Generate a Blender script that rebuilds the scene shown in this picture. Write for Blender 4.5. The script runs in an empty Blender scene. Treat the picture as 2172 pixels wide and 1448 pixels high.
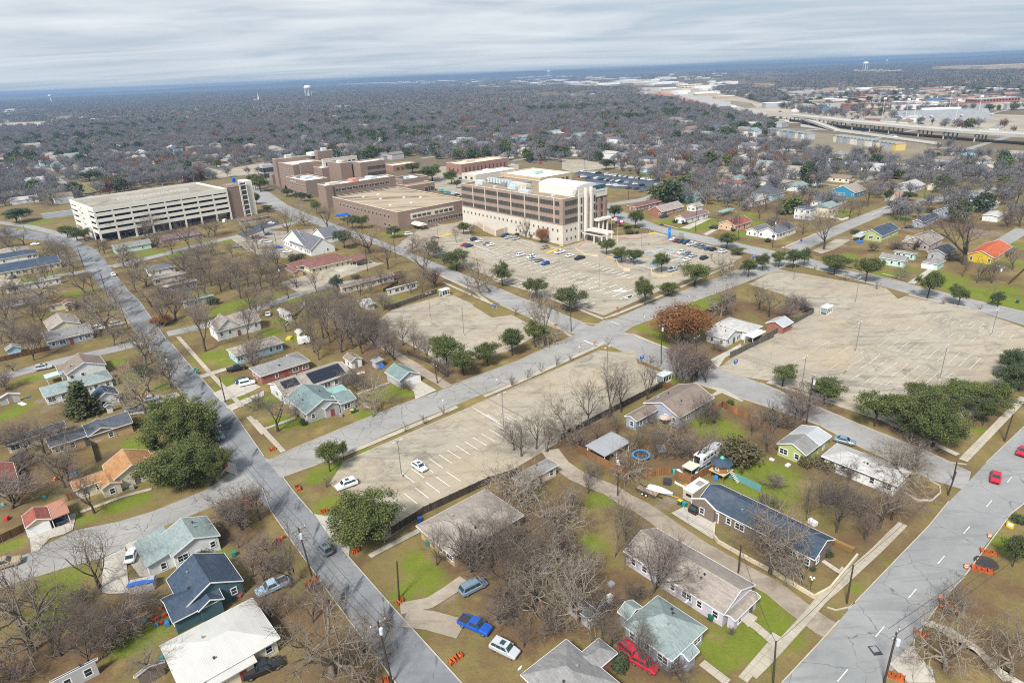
# Winter aerial view over a hospital campus and the small-town streets round it.
import bpy, math, random, time
import numpy as np
from mathutils import Matrix, Vector
T0 = time.time()
random.seed(7); rng = np.random.default_rng(7)
scene = bpy.context.scene
COL = scene.collection
R = math.radians
# ------------------------------------------------------------------ camera
PW, PH, FPX, CAM_Z = 2172., 1448., 1380., 82.
SLOPE, HOR0 = 0.0407, 198.
ROLL = math.atan(SLOPE)
PITCH = math.atan((PH/2 - (HOR0 - SLOPE*PW/2))*math.cos(ROLL)/FPX)
FWD = np.array([0, math.cos(PITCH), -math.sin(PITCH)])
_U0 = np.array([0, math.sin(PITCH), math.cos(PITCH)]); _R0 = np.array([1., 0, 0])
RGT = math.cos(ROLL)*_R0 - math.sin(ROLL)*_U0
UPV = math.sin(ROLL)*_R0 + math.cos(ROLL)*_U0
cam = bpy.data.cameras.new('camera'); camo = bpy.data.objects.new('camera', cam); COL.objects.link(camo)
m = Matrix.Identity(4)
for i, v in enumerate((RGT, UPV, -FWD)):
    for j in range(3): m[j][i] = v[j]
m[2][3] = CAM_Z
camo.matrix_world = m
cam.sensor_width = 36; cam.lens = FPX/PW*36; cam.clip_start = 1; cam.clip_end = 90000
scene.camera = camo

def G(p, z=0.):
    "survey helper: photograph point -> place on the level z"
    d = FWD + (p[0]-PW/2)/FPX*RGT + (PH/2-p[1])/FPX*UPV; d[2] = min(d[2], -.0075)
    t = (z-CAM_Z)/d[2]
    return np.array([d[0]*t, d[1]*t])
def proj(x, y, z):
    v = np.array([x, y, z-CAM_Z]); w = v@FWD
    return PW/2 + FPX*(v@RGT)/w, PH/2 - FPX*(v@UPV)/w, w
CR = {'A1':(0,1000,.30939),'A2':(540,1000,.30939),'A3':(1080,1000,.30939),'A4':(1612,1000,.30939),
'B1':(0,640,.26242),'B2':(540,640,.26242),'B3':(1080,640,.26242),'B4':(1612,640,.26242),
'C1':(0,360,.25783),'C2':(540,300,.25783),'C3':(960,300,.25783),'C4':(1400,300,.20715),'C5':(1772,340,.22099),
'D1':(0,120,.3499),'D2':(700,120,.3499),'D3':(1412,80,.3499),'E1':(990,360,.14733),'E2':(560,310,.14733),
'E3':(140,360,.19337),'E4':(1240,480,.14733),'E5':(1500,140,.3094),'E6':(800,300,.30387),'E7':(1370,960,.11047),'E8':(860,330,.07366),'Q':(0,0,1.)}
def cp(tag, x, y):
    a, b, s = CR[tag]; return (a+x*s, b+y*s)
def pts(s):
    "'A1 10,20 30,40 B2 5,6' -> list of photograph points"
    out = []; tag = 'Q'
    for tok in s.split():
        if ',' in tok:
            x, y = tok.split(','); out.append(cp(tag, float(x), float(y)))
        else: tag = tok
    return out
def gp(s, z=0.): return [G(p, z) for p in pts(s)]
def p1(s): return pts(s)[0]
# street grid: local x runs up-right (E2), local y runs up-left (E1)
YAW = R(40.2); CY, SY = math.cos(YAW), math.sin(YAW)
E2 = np.array([CY, SY]); E1 = np.array([-SY, CY])
def loc(w): return np.array([w[0]*CY + w[1]*SY, -w[0]*SY + w[1]*CY])
def wld(l): return np.array([l[0]*CY - l[1]*SY, l[0]*SY + l[1]*CY])

# ------------------------------------------------------------------ mesh builder
class MB:
    def __init__(s): s.v = []; s.f = []; s.m = []
    def add(s, vs, fs, mi=0):
        n = len(s.v); s.v.extend([tuple(map(float, v)) for v in vs])
        s.f.extend([tuple(n+i for i in f) for f in fs]); s.m.extend([mi]*len(fs)); return s
    def box(s, c, d, rot=0., mi=0):
        x, y, z = d[0]/2, d[1]/2, d[2]/2; ca, sa = math.cos(rot), math.sin(rot)
        vs = [(c[0]+px*ca-py*sa, c[1]+px*sa+py*ca, c[2]+pz) for pz in (-z, z) for px, py in ((-x,-y),(x,-y),(x,y),(-x,y))]
        return s.add(vs, [(3,2,1,0),(4,5,6,7),(0,1,5,4),(1,2,6,5),(2,3,7,6),(3,0,4,7)], mi)
    def bar(s, a, b, w, h=None, mi=0):
        h = h or w; a = Vector(a); b = Vector(b); d = (b-a).normalized()
        up = Vector((0,0,1)) if abs(d.z) < .95 else Vector((1,0,0))
        u = d.cross(up).normalized()*w/2; v = u.cross(d).normalized()*h/2
        vs = [p+q for p in (a, b) for q in (-u-v, u-v, u+v, -u+v)]
        return s.add(vs, [(3,2,1,0),(4,5,6,7),(0,1,5,4),(1,2,6,5),(2,3,7,6),(3,0,4,7)], mi)
    def tube(s, a, b, r0, r1=None, n=6, mi=0, cap=True):
        r1 = r0 if r1 is None else r1; a = Vector(a); b = Vector(b); d = (b-a).normalized()
        up = Vector((0,0,1)) if abs(d.z) < .9 else Vector((1,0,0))
        u = d.cross(up).normalized(); v = u.cross(d).normalized(); vs = []
        for p, r in ((a, r0), (b, r1)):
            for k in range(n):
                t = 2*math.pi*k/n; vs.append(p+u*(r*math.cos(t))+v*(r*math.sin(t)))
        fs = [(k, (k+1) % n, n+(k+1) % n, n+k) for k in range(n)]
        if cap: fs += [tuple(range(n-1,-1,-1)), tuple(range(n, 2*n))]
        return s.add(vs, fs, mi)
    def prism(s, poly, z0, z1, mi=0):
        n = len(poly)
        a = sum(poly[i][0]*poly[(i+1)%n][1]-poly[(i+1)%n][0]*poly[i][1] for i in range(n))
        if a < 0: poly = poly[::-1]
        vs = [(p[0],p[1],z0) for p in poly]+[(p[0],p[1],z1) for p in poly]
        return s.add(vs, [tuple(range(n-1,-1,-1)), tuple(range(n,2*n))]+[(i,(i+1)%n,n+(i+1)%n,n+i) for i in range(n)], mi)
    def extr(s, prof, y0, y1, ax='y', mi=0):
        "profile (u,z) swept along an axis"
        n = len(prof); f = (lambda u, z, t: (u, t, z)) if ax == 'y' else (lambda u, z, t: (t, u, z))
        vs = [f(u, z, y0) for u, z in prof]+[f(u, z, y1) for u, z in prof]
        return s.add(vs, [tuple(range(n)), tuple(range(2*n-1,n-1,-1))]+[(i,n+i,n+(i+1)%n,(i+1)%n) for i in range(n)], mi)
    def lathe(s, prof, c=(0,0), n=16, mi=0):
        vs = []; k = len(prof)
        for i in range(n):
            t = 2*math.pi*i/n
            vs += [(c[0]+r*math.cos(t), c[1]+r*math.sin(t), z) for r, z in prof]
        fs = [(i*k+j, ((i+1)%n)*k+j, ((i+1)%n)*k+j+1, i*k+j+1) for i in range(n) for j in range(k-1)]
        return s.add(vs, fs, mi)
    def mesh(s, name, mats=(), smooth=False):
        me = bpy.data.meshes.new(name); me.from_pydata(s.v, [], s.f)
        for mm in (mats if isinstance(mats, (list, tuple)) else [mats]): me.materials.append(mm)
        if any(s.m): me.polygons.foreach_set('material_index', s.m)
        if smooth: me.polygons.foreach_set('use_smooth', [True]*len(me.polygons))
        me.update(); return me
def npmesh(name, v, f, mat, sizes=None):
    me = bpy.data.meshes.new(name); v = np.asarray(v, np.float32); f = np.asarray(f, np.int32)
    me.vertices.add(len(v)); me.vertices.foreach_set('co', v.ravel())
    k = f.shape[1]; me.loops.add(f.size); me.loops.foreach_set('vertex_index', f.ravel())
    me.polygons.add(len(f)); me.polygons.foreach_set('loop_start', np.arange(0, f.size, k, dtype=np.int32))
    me.update(calc_edges=True); me.materials.append(mat); return me
def link(name, me, parent=None, loc=(0,0,0), rz=0., sc=None):
    o = bpy.data.objects.new(name, me); COL.objects.link(o)
    o.location = loc if len(loc) == 3 else (loc[0], loc[1], 0)
    if rz: o.rotation_euler = (0,0,rz)
    if sc is not None: o.scale = sc
    if parent is not None: o.parent = parent
    return o
def thing(name, label, cat, loc=(0,0,0), rz=0., group=None):
    o = link(name, None, None, loc, rz); o['label'] = label; o['category'] = cat
    if group: o['group'] = group
    o.empty_display_size = .5
    return o
def tag(o, label, cat, group=None):
    o['label'] = label; o['category'] = cat
    if group: o['group'] = group
    return o
def struct(o, kind='structure'):
    o['kind'] = kind; return o
def part(name, mb, mat, parent, **k): return link(name, mb.mesh(name, mat, k.pop('smooth', False)), parent, **k)
def mslot(o, mat):
    o.material_slots[0].link = 'OBJECT'; o.material_slots[0].material = mat; return o

# ------------------------------------------------------------------ materials
class NT:
    def __init__(s, name):
        s.mat = bpy.data.materials.new(name); s.mat.use_nodes = True; s.t = s.mat.node_tree
        s.b = s.t.nodes['Principled BSDF']
    def n(s, typ, **kw):
        o = s.t.nodes.new(typ)
        for k, v in kw.items():
            if k.startswith('_'): setattr(o, k[1:], v)
            else: s.set(o.inputs[k.replace('__', ' ')], v)
        return o
    def set(s, sock, v):
        if isinstance(v, bpy.types.NodeSocket): s.t.links.new(v, sock)
        elif isinstance(v, bpy.types.Node): s.t.links.new(v.outputs[0], sock)
        else:
            if hasattr(sock.default_value, '__len__') and len(sock.default_value) == 4 and len(v) == 3: v = (*v, 1)
            sock.default_value = v
    def math(s, op, a, b=0.):
        o = s.t.nodes.new('ShaderNodeMath'); o.operation = op; s.set(o.inputs[0], a); s.set(o.inputs[1], b); return o.outputs[0]
    def ramp(s, x, a, b):
        o = s.t.nodes.new('ShaderNodeMapRange'); o.clamp = True
        s.set(o.inputs[0], x); o.inputs[1].default_value = a; o.inputs[2].default_value = b; return o.outputs[0]
    def mix(s, f, a, b, mode='MIX'):
        o = s.t.nodes.new('ShaderNodeMix'); o.data_type = 'RGBA'; o.blend_type = mode
        s.set(o.inputs[0], f); s.set(o.inputs[6], a); s.set(o.inputs[7], b); return o.outputs[2]
    def coord(s, world=True, rot=0., scale=(1,1,1)):
        c = s.n('ShaderNodeNewGeometry').outputs['Position'] if world else s.n('ShaderNodeTexCoord').outputs['Object']
        mp = s.n('ShaderNodeMapping'); s.set(mp.inputs[0], c); mp.inputs['Rotation'].default_value = (0,0,rot); mp.inputs['Scale'].default_value = scale
        return mp.outputs[0]
    def noise(s, co, scale, det=4, rough=.6, dist=0.):
        return s.n('ShaderNodeTexNoise', Vector=co, Scale=scale, Detail=det, Roughness=rough, Distortion=dist).outputs[0]
    def done(s, col, rough=.85, spec=.3, bump=None, metal=0.):
        s.set(s.b.inputs['Base Color'], col); s.set(s.b.inputs['Roughness'], rough)
        s.b.inputs['Specular IOR Level'].default_value = spec; s.b.inputs['Metallic'].default_value = metal
        if bump is not None:
            h, d, st = bump; bn = s.n('ShaderNodeBump', Height=h, Distance=d, Strength=st); s.set(s.b.inputs['Normal'], bn)
        return s.mat
_MC = {}
def mat(name, col, rough=.8, var=.12, scale=.8, spec=.3, metal=0., fine=0., world=False):
    key = (name, tuple(col), rough, var, scale, spec, metal)
    if key in _MC: return _MC[key]
    t = NT(name); c = tuple(col)
    if var > 0:
        co = t.coord(world); nz = t.noise(co, scale, 5, .65)
        out = t.mix(t.ramp(nz, .25, .75), tuple(x*(1-var) for x in c), tuple(min(1, x*(1+var)) for x in c))
        if fine:
            out = t.mix(fine, out, t.mix(t.ramp(t.noise(co, scale*9, 2), .35, .65), tuple(x*.45 for x in c), tuple(min(1, x*1.5) for x in c)))
    else: out = (*c, 1)
    _MC[key] = t.done(out, rough, spec, None, metal); return _MC[key]
def shingle(name, col):
    key = ('sh', name, col)
    if key in _MC: return _MC[key]
    t = NT(name); co = t.coord(False); c = np.array(col)
    n1 = t.ramp(t.noise(co, .35, 4), .3, .7)
    br = t.n('ShaderNodeTexBrick', Vector=t.coord(False, R(90), (1,1,1)), Scale=1.)
    br.inputs['Brick Width'].default_value = .9; br.inputs['Row Height'].default_value = .32; br.inputs['Mortar Size'].default_value = .015
    br.inputs['Color1'].default_value = (*(c*.72), 1); br.inputs['Color2'].default_value = (*np.minimum(c*1.3, 1), 1); br.inputs['Mortar'].default_value = (*(c*.55), 1)
    base = t.mix(n1, tuple(c*.82), tuple(np.minimum(c*1.16, 1)))
    base = t.mix(.5, base, br.outputs[0])
    sp = t.ramp(t.noise(co, 3.2, 3, .7), .38, .66)
    base = t.mix(t.math('MULTIPLY', sp, .35), base, tuple(c*.55))
    ms = t.ramp(t.noise(co, .18, 3), .5, .75)
    base = t.mix(t.math('MULTIPLY', ms, .18), base, (.22,.2,.17))
    _MC[key] = t.done(base, .92, .2, (sp, .03, .4)); return _MC[key]
def seam(name, col, rough=.45, metal=0., pitch=1.1):
    key = ('sm', name, col)
    if key in _MC: return _MC[key]
    t = NT(name); co = t.coord(False); c = np.array(col)
    w = t.n('ShaderNodeTexWave', Vector=co, Scale=pitch)
    rib = t.math('MULTIPLY', t.ramp(w.outputs[1], .8, 1.), .35)
    dirt = t.ramp(t.noise(t.coord(False, 0, (1,.3,1)), .7, 5, .7), .35, .8)
    base = t.mix(t.math('MULTIPLY', dirt, .45), tuple(c), tuple(c*.6))
    base = t.mix(t.math('MULTIPLY', rib, .5), base, tuple(c*.5))
    _MC[key] = t.done(base, rough, .4, (rib, .05, .6), metal); return _MC[key]
def siding(name, col):
    key = ('sd', name, col)
    if key in _MC: return _MC[key]
    t = NT(name); co = t.coord(False); c = np.array(col)
    w = t.n('ShaderNodeTexWave', Vector=co, Scale=1.6, _bands_direction='Z', _wave_profile='SAW')
    d = t.ramp(t.noise(co, .6, 5, .7), .3, .75)
    base = t.mix(d, tuple(c*.86), tuple(np.minimum(c*1.08, 1)))
    base = t.mix(t.math('MULTIPLY', t.ramp(w.outputs[1], .8, 1), .3), base, tuple(c*.5))
    _MC[key] = t.done(base, .7, .3); return _MC[key]
def brick(name, col, sc=1.):
    key = ('br', name, col)
    if key in _MC: return _MC[key]
    t = NT(name); c = np.array(col); co = t.coord(False)
    sx = t.n('ShaderNodeSeparateXYZ', Vector=co); h = t.math('ADD', sx.outputs[0], sx.outputs[1])
    cb = t.n('ShaderNodeCombineXYZ', X=h, Y=sx.outputs[2])
    br = t.n('ShaderNodeTexBrick', Vector=cb, Scale=sc); br.inputs['Brick Width'].default_value = .5; br.inputs['Row Height'].default_value = .18; br.inputs['Mortar Size'].default_value = .02
    br.inputs['Color1'].default_value = (*(c*.75), 1); br.inputs['Color2'].default_value = (*np.minimum(c*1.25, 1), 1); br.inputs['Mortar'].default_value = (.3,.27,.24,1)
    big = t.ramp(t.noise(co, .25, 5, .7), .25, .75)
    base = t.mix(.55, br.outputs[0], t.mix(big, tuple(c*.82), tuple(c*1.14)))
    _MC[key] = t.done(base, .9, .2); return _MC[key]
def planks(name, col):
    key = ('pl', name, col)
    if key in _MC: return _MC[key]
    t = NT(name); c = np.array(col); co = t.coord(False)
    sx = t.n('ShaderNodeSeparateXYZ', Vector=co); h = t.math('ADD', sx.outputs[0], sx.outputs[1])
    cell = t.n('ShaderNodeTexWhiteNoise', _noise_dimensions='1D'); t.set(cell.inputs['W'], t.math('FLOOR', t.math('MULTIPLY', h, 3.5)))
    base = t.mix(cell.outputs[0], tuple(c*.62), tuple(np.minimum(c*1.3, 1)))
    base = t.mix(t.math('MULTIPLY', t.ramp(t.noise(co, .8, 4), .4, .7), .5), base, tuple(c*.6))
    _MC[key] = t.done(base, .9, .15); return _MC[key]
_G = mat('glass_dark', (.018,.024,.03), .06, 0, spec=.6)
GLASS = _G
WHITE = mat('white_paint', (.74,.74,.72), .55, .06, 1.5)
STEEL = mat('grey_steel', (.3,.31,.32), .45, .1, 2, metal=.4)
DARK = mat('dark_metal', (.035,.035,.038), .5, .1, 3)
WOODP = mat('pole_wood', (.055,.04,.03), .9, .3, 2)
# ------------------------------------------------------------------ light, sky, air
SUN_EL, SUN_AZ = R(48), R(205)          # azimuth clockwise from +Y: behind the camera, to its left
w = bpy.data.worlds.new('World'); scene.world = w; w.use_nodes = True
class WT(NT):
    def __init__(s): s.t = w.node_tree; s.b = None
t = WT(); nt = w.node_tree; bg = nt.nodes['Background']
sky = t.n('ShaderNodeTexSky', _sky_type='NISHITA', _sun_disc=False, _sun_elevation=SUN_EL, _sun_rotation=SUN_AZ, _air_density=1.2, _dust_density=1.5)
dr = t.n('ShaderNodeTexCoord').outputs['Generated']
sp = t.n('ShaderNodeSeparateXYZ', Vector=dr)
zc = t.math('ADD', t.math('MAXIMUM', sp.outputs[2], 0.), .06)
cb = t.n('ShaderNodeCombineXYZ', X=t.math('DIVIDE', sp.outputs[0], zc), Y=t.math('DIVIDE', sp.outputs[1], zc), Z=0.)
def cl(rot, sc, det, ro, dist):
    mp = t.n('ShaderNodeMapping', Vector=cb); mp.inputs['Rotation'].default_value = (0,0,rot); mp.inputs['Scale'].default_value = sc
    return t.noise(mp.outputs[0], 1., det, ro, dist)
c1 = cl(R(14), (.22,.36,1), 6, .52, 1.6); c2 = cl(R(-6), (.06,.2,1), 4, .5, 1.); c3 = cl(R(30), (.9,1.,1), 6, .62, 1.2)
lump = t.math('ADD', t.math('MULTIPLY', c1, .55), t.math('ADD', t.math('MULTIPLY', c2, .55), t.math('MULTIPLY', c3, .14)))
cloud = t.mix(t.ramp(lump, .50, .74), (3.5,3.95,4.5), (6.6,6.8,7.))
cover = t.math('MULTIPLY', t.ramp(lump, .40, .60), .95)
skyb = t.mix(1., sky, (.62,.80,1.0), 'MULTIPLY')
low = t.ramp(sp.outputs[2], .0, .14)
clear = t.mix(.7, skyb, (2.9,4.2,5.4))
allc = t.mix(t.math('MAXIMUM', cover, .25), clear, cloud)
allc = t.mix(t.math('MULTIPLY', t.math('SUBTRACT', 1., low), .55), allc, (3.6,4.3,4.9))
t.set(bg.inputs[0], allc); bg.inputs[1].default_value = .056
sl = bpy.data.lights.new('sun', 'SUN'); so = bpy.data.objects.new('sun', sl); COL.objects.link(so)
sl.energy = 2.5; sl.angle = R(11); sl.color = (1, .97, .93)
sd = Vector((math.sin(SUN_AZ)*math.cos(SUN_EL), math.cos(SUN_AZ)*math.cos(SUN_EL), math.sin(SUN_EL)))
so.rotation_euler = sd.to_track_quat('Z', 'Y').to_euler()
scene.view_settings.view_transform = 'Standard'; scene.view_settings.look = 'None'
scene.view_settings.exposure = 1.36
hz = bpy.data.materials.new('haze'); hz.use_nodes = True; hn = hz.node_tree; hn.nodes.clear()
ho = hn.nodes.new('ShaderNodeOutputMaterial'); hv = hn.nodes.new('ShaderNodeVolumePrincipled')
hv.inputs['Color'].default_value = (.36,.54,.80,1); hv.inputs['Density'].default_value = 1.4e-4; hv.inputs['Anisotropy'].default_value = .2
hn.links.new(hv.outputs[0], ho.inputs['Volume'])
b = MB(); b.box((0, 7000, 47), (44000, 19000, 98)); hazeo = struct(link('haze', b.mesh('haze', hz)), 'stuff')
scene.cycles.volume_max_steps = 64
scene.cycles.max_bounces = 6; scene.cycles.diffuse_bounces = 2; scene.cycles.glossy_bounces = 2; scene.cycles.transparent_max_bounces = 6; scene.cycles.volume_bounces = 0
scene.cycles.sample_clamp_indirect = 4; scene.cycles.use_denoising = False; scene.cycles.filter_width = 1.1

# ------------------------------------------------------------------ ground
def axis(lo, hi, step, far_lo, far_hi):
    a = list(np.arange(lo, hi+.1, step)); d = step
    while a[-1] < far_hi: d *= 1.5; a.append(a[-1]+d)
    d = step
    while a[0] > far_lo: d *= 1.5; a.insert(0, a[0]-d)
    return np.array(a)
gx = axis(-480, 480, 2, -12000, 12000); gy = axis(30, 660, 2, -1000, 10000)
nx, ny = len(gx), len(gy)
GXX, GYY = np.meshgrid(gx, gy)
cov = np.zeros((ny, nx, 4), np.float32); cov[..., 3] = np.clip((GYY-430)/250, 0, 1)
def blob(ch, p, rad, amt=1., asp=1.):
    c = G(p); L = loc(c)
    ys = np.where(abs(gy-c[1]) < rad*3)[0]; xs = np.where(abs(gx-c[0]) < rad*3)[0]
    if len(ys) == 0 or len(xs) == 0: return
    sl_ = np.ix_(ys, xs); X = GXX[sl_]-c[0]; Y = GYY[sl_]-c[1]
    lx = X*CY+Y*SY; ly = -X*SY+Y*CY
    q = np.exp(-((lx/rad/asp)**2+(ly/rad*asp)**2))
    cov[ys[0]:ys[-1]+1, xs[0]:xs[-1]+1, ch] = np.maximum(cov[ys[0]:ys[-1]+1, xs[0]:xs[-1]+1, ch], amt*q)
GREEN = """A2 1120,640,5 1180,720,5 1000,840,3 490,230,4 560,210,3 1170,1140,1.5 450,30,4 A3 1600,1180,5 1500,1250,4 1700,1050,4 1330,1190,3 1640,60,7 560,500,4 640,180,5
A4 150,1080,5 20,1200,4 690,800,2 880,600,2 30,130,7 60,900,4 1700,500,4 A1 480,320,3 590,330,3 880,210,4 780,250,3 960,190,3 60,510,3 420,760,6 1050,1100,4 900,1180,4 330,1000,4 1480,580,3
B1 1090,1140,4 1130,1180,4 1700,440,7 1850,480,6 1720,700,3 1850,640,4 250,620,4 150,850,5 1320,690,4 900,500,6 1100,600,6 1780,80,6 1400,850,3 50,920,5 1930,770,3
B2 1180,700,5 1050,740,5 230,970,5 420,960,5 900,900,4 80,800,5 240,150,6 130,250,6 300,300,4 560,1380,4 700,1350,4 1260,740,3 900,1200,2
B3 1640,1000,7 1760,1050,6 1600,930,6 1100,220,5 1250,330,4 250,110,4 1330,130,6 1800,1420,6 1950,1400,6 2100,1380,8 1200,260,4 1560,40,8 850,380,1.5 1250,480,2 1330,620,4
B4 50,1370,7 160,1390,6 30,1440,8 1800,1050,3 2080,40,6 1980,20,7
C1 270,900,9 380,870,8 1230,690,9 1120,720,8 1640,1040,6 1950,1110,9 650,1010,6 700,150,12 770,170,12 620,600,8 1680,580,6 1480,700,8 1880,590,6 330,430,10 240,470,10 400,650,8
C2 190,800,5 340,650,6 330,1300,7 150,1290,7 600,1250,6 1120,770,8 1200,730,7 1110,1310,5 890,1330,4 1520,350,8 600,730,6 1640,1030,4 1500,960,4 230,470,8
C3 1950,720,9 2060,700,9 2120,640,6 1820,660,7 1480,590,7 1650,270,16 1500,250,16 1700,290,12 2130,1290,7 2070,1330,7 1450,690,4
C4 300,900,8 430,880,9 520,840,8 880,760,9 1050,840,8 880,950,8 800,960,7 1800,740,8 1880,730,8 30,830,6 900,640,10 1700,1300,8
C5 980,1100,7 1060,1180,8 1150,1150,7 1250,1250,9 1400,1280,10 1550,1330,9 1700,1360,9 480,1090,6 600,1100,5 1750,820,8 640,560,7 760,480,7 430,470,5 1780,1000,8 1650,1250,9 130,920,6 700,1050,5 850,330,6 1480,1000,6"""
LEAF = """A1 130,1270,9 300,1300,9 500,1200,8 250,1150,8 650,1300,8 50,1400,9 850,950,6 1000,980,4 700,1150,7 1600,420,6 1700,300,6 100,420,4 190,560,3 550,400,4 350,20,6 500,1000,6
A2 400,1000,7 200,1000,7 600,1250,8 700,1400,8 760,1200,6 60,1000,6 1650,550,8 1500,760,5 1750,400,8 1300,660,5 700,620,3 1640,900,7 1750,1050,7 100,700,5 480,1150,4 1720,780,6 60,900,5
A3 150,300,9 80,450,9 300,650,9 500,600,6 600,800,7 700,800,6 200,900,9 60,800,8 420,1000,7 600,1000,5 820,770,5 100,1100,7 150,1000,7 900,1380,5 1050,1350,5 700,280,3 900,200,3 400,200,4 560,350,3 350,500,8
A4 780,340,6 700,450,5 900,300,5 620,490,4 500,560,3 1280,940,4 1100,250,3 950,240,5 380,1000,4 740,260,6 1700,800,5 1450,900,6 1300,1250,5 1550,1200,6
B1 250,320,4 350,1280,6 250,1380,7 500,1330,7 600,1200,5 80,850,5 60,720,4 1250,90,5 1380,150,5 900,1240,4 280,1450,6 850,400,5 1500,860,3 1650,900,5 1750,1330,4
B2 860,480,8 950,520,6 780,540,5 700,560,6 820,600,5 1000,380,8 700,330,8 600,200,8 900,250,7 1230,430,4 1350,470,4 1480,560,5 1560,640,4 350,900,3 900,560,5 480,330,5 100,760,3 1260,640,4 1700,610,3 1650,560,3
B3 700,1030,5 850,1020,5 800,1080,4 500,1180,7 600,1050,7 1000,1280,7 1250,1150,7 1400,1250,7 1500,1150,7 1350,1050,6 1150,1200,6 450,1230,5 1700,1150,6 1900,1250,7 2000,1150,7 1050,1330,6 1300,1350,6 850,1330,5 1600,1150,6 1900,900,6 2050,1000,7 1850,900,5 1500,440,4 1660,400,4 1750,60,10 2000,60,8 1900,20,8 600,960,4 1200,850,4 250,1280,7 100,1300,8 100,1430,8
B4 150,1050,8 60,1150,8 330,1010,5 250,1350,5 600,1350,6 850,1400,7 950,1420,6 600,880,3 1000,1000,3 1250,1090,3 1500,1230,3 1750,900,5 50,830,6 1150,960,3 1650,880,4 1900,950,4 150,110,8
C1 1020,860,7 1080,900,6 1100,940,5 1850,520,9 1780,550,8 1100,700,6 900,730,6 1350,770,7 1250,730,7 1400,1000,8 1600,800,8 1250,950,6 1100,1000,6 820,560,7 750,590,7 1250,780,7 1700,800,12 1900,850,12 600,130,9
C2 1020,900,9 900,850,8 1300,1150,8 1450,1130,7 860,1130,7 1080,950,6 1560,1010,4 1700,1080,4 560,1290,6 950,1290,6 450,1220,6 760,780,7 1050,1180,7
C3 1350,1000,5 1500,1080,4 1580,1080,4 1260,980,4 900,830,4 800,830,4 1900,100,20 1300,140,15 1700,130,15
C4 1650,1150,10 1750,1130,9 1850,1050,8 1550,1000,5 550,780,6 1100,1020,6 1250,1080,6 800,1000,6 1000,700,14 900,560,14 1100,660,12 1300,640,12 600,560,10 1400,560,10 800,480,10 300,430,10 1350,800,10 600,960,6
C5 80,850,8 150,870,8 560,830,6 240,880,7 1100,950,6 1200,1050,6 640,690,6 1050,760,6 1400,880,5 900,560,10 1100,620,12 1300,640,12 1500,640,10 330,400,9 620,420,8 1400,560,9"""
DIRT = """A2 1020,960,2.2 1300,880,2 1350,820,2 1420,760,1.6 1100,970,3 1200,1000,3 1680,950,1.6 1720,1000,1.6 700,570,1.5 A3 30,980,1.6 1100,210,3 1260,260,1.5 900,230,1.5 1000,250,1.5 A4 430,1060,3 330,960,2 B1 580,790,3 380,860,3 350,800,3 1340,770,3 1550,600,2
B2 1250,500,2 1500,620,2 1350,560,2 770,760,2 860,560,2 C2 300,770,6 450,720,6 200,760,6 700,1060,5 C5 1500,700,8 1400,720,8 1350,680,7 720,670,5 1650,720,6 850,590,5 C4 1800,1060,6 1900,1000,6"""
for s, ch, amt in ((GREEN, 0, 1.), (LEAF, 1, .95), (DIRT, 2, .9)):
    tg = 'Q'
    for tok in s.split():
        if ',' in tok:
            x, y, r = map(float, tok.split(',')); blob(ch, cp(tg, x, y), r, amt*(.75+.25*random.random()), random.uniform(.75,1.3))
        else: tg = tok
GX, GY = GXX.ravel(), GYY.ravel()
gv = np.stack([GX, GY, np.zeros_like(GX)], 1)
ii = (np.arange(ny-1)[:, None]*nx+np.arange(nx-1)[None]).ravel()
gf = np.stack([ii, ii+1, ii+nx+1, ii+nx], 1)
def ground_mat():
    t = NT('ground'); co = t.coord(True)
    at = t.n('ShaderNodeAttribute', _attribute_name='cover'); sp = t.n('ShaderNodeSeparateColor', Color=at.outputs['Color'])
    a = t.ramp(t.noise(co, .055, 6, .62), .3, .7); b_ = t.ramp(t.noise(co, .5, 5, .75), .28, .72); f = t.ramp(t.noise(co, 2.6, 4, .8), .3, .7)
    big = t.ramp(t.noise(co, .02, 4), .35, .65)
    grass = t.mix(a, (.182,.140,.052), (.265,.203,.088)); grass = t.mix(t.math('MULTIPLY', b_, .6), grass, (.150,.118,.048))
    grass = t.mix(t.math('MULTIPLY', t.ramp(t.noise(co, .16, 5, .7), .5, .72), .55), grass, (.115,.135,.028))
    grass = t.mix(t.math('MULTIPLY', t.ramp(t.noise(co, .085, 4, .6), .54, .66), .6), grass, (.31,.23,.095))
    green = t.mix(b_, (.105,.165,.012), (.18,.23,.022))
    leaf = t.mix(b_, (.085,.052,.030), (.18,.095,.045)); leaf = t.mix(t.math('MULTIPLY', f, .6), leaf, (.20,.135,.08)); leaf = t.mix(t.math('MULTIPLY', a, .5), leaf, (.14,.108,.062))
    dirt = t.mix(b_, (.15,.115,.085), (.30,.24,.18))
    n2 = t.noise(co, .33, 7, .78)
    def msk(ch): return t.ramp(t.math('ADD', sp.outputs[ch], t.math('MULTIPLY', t.math('SUBTRACT', n2, .5), 1.6)), .33, .66)
    wood = t.mix(t.ramp(t.noise(co, .012, 6, .7), .3, .7), (.105,.085,.062), (.18,.145,.09))
    wood = t.mix(t.math('MULTIPLY', t.ramp(t.noise(co, .0016, 6, .65), .56, .68), .7), wood, (.20,.155,.085))
    lm = t.math('MAXIMUM', msk(1), t.math('MULTIPLY', t.ramp(t.noise(co, .05, 7, .74), .49, .60), .82)); c = t.mix(t.math('MULTIPLY', lm, .92), grass, leaf); c = t.mix(t.math('MULTIPLY', msk(0), .78), c, green); c = t.mix(msk(2), c, dirt)
    c = t.mix(t.math('MULTIPLY', f, .42), c, t.mix(1., c, (.45,.42,.4), 'MULTIPLY'))
    c = t.mix(at.outputs['Alpha'], c, wood)
    return t.done(c, .95, .1, (f, .12, .5))
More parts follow.
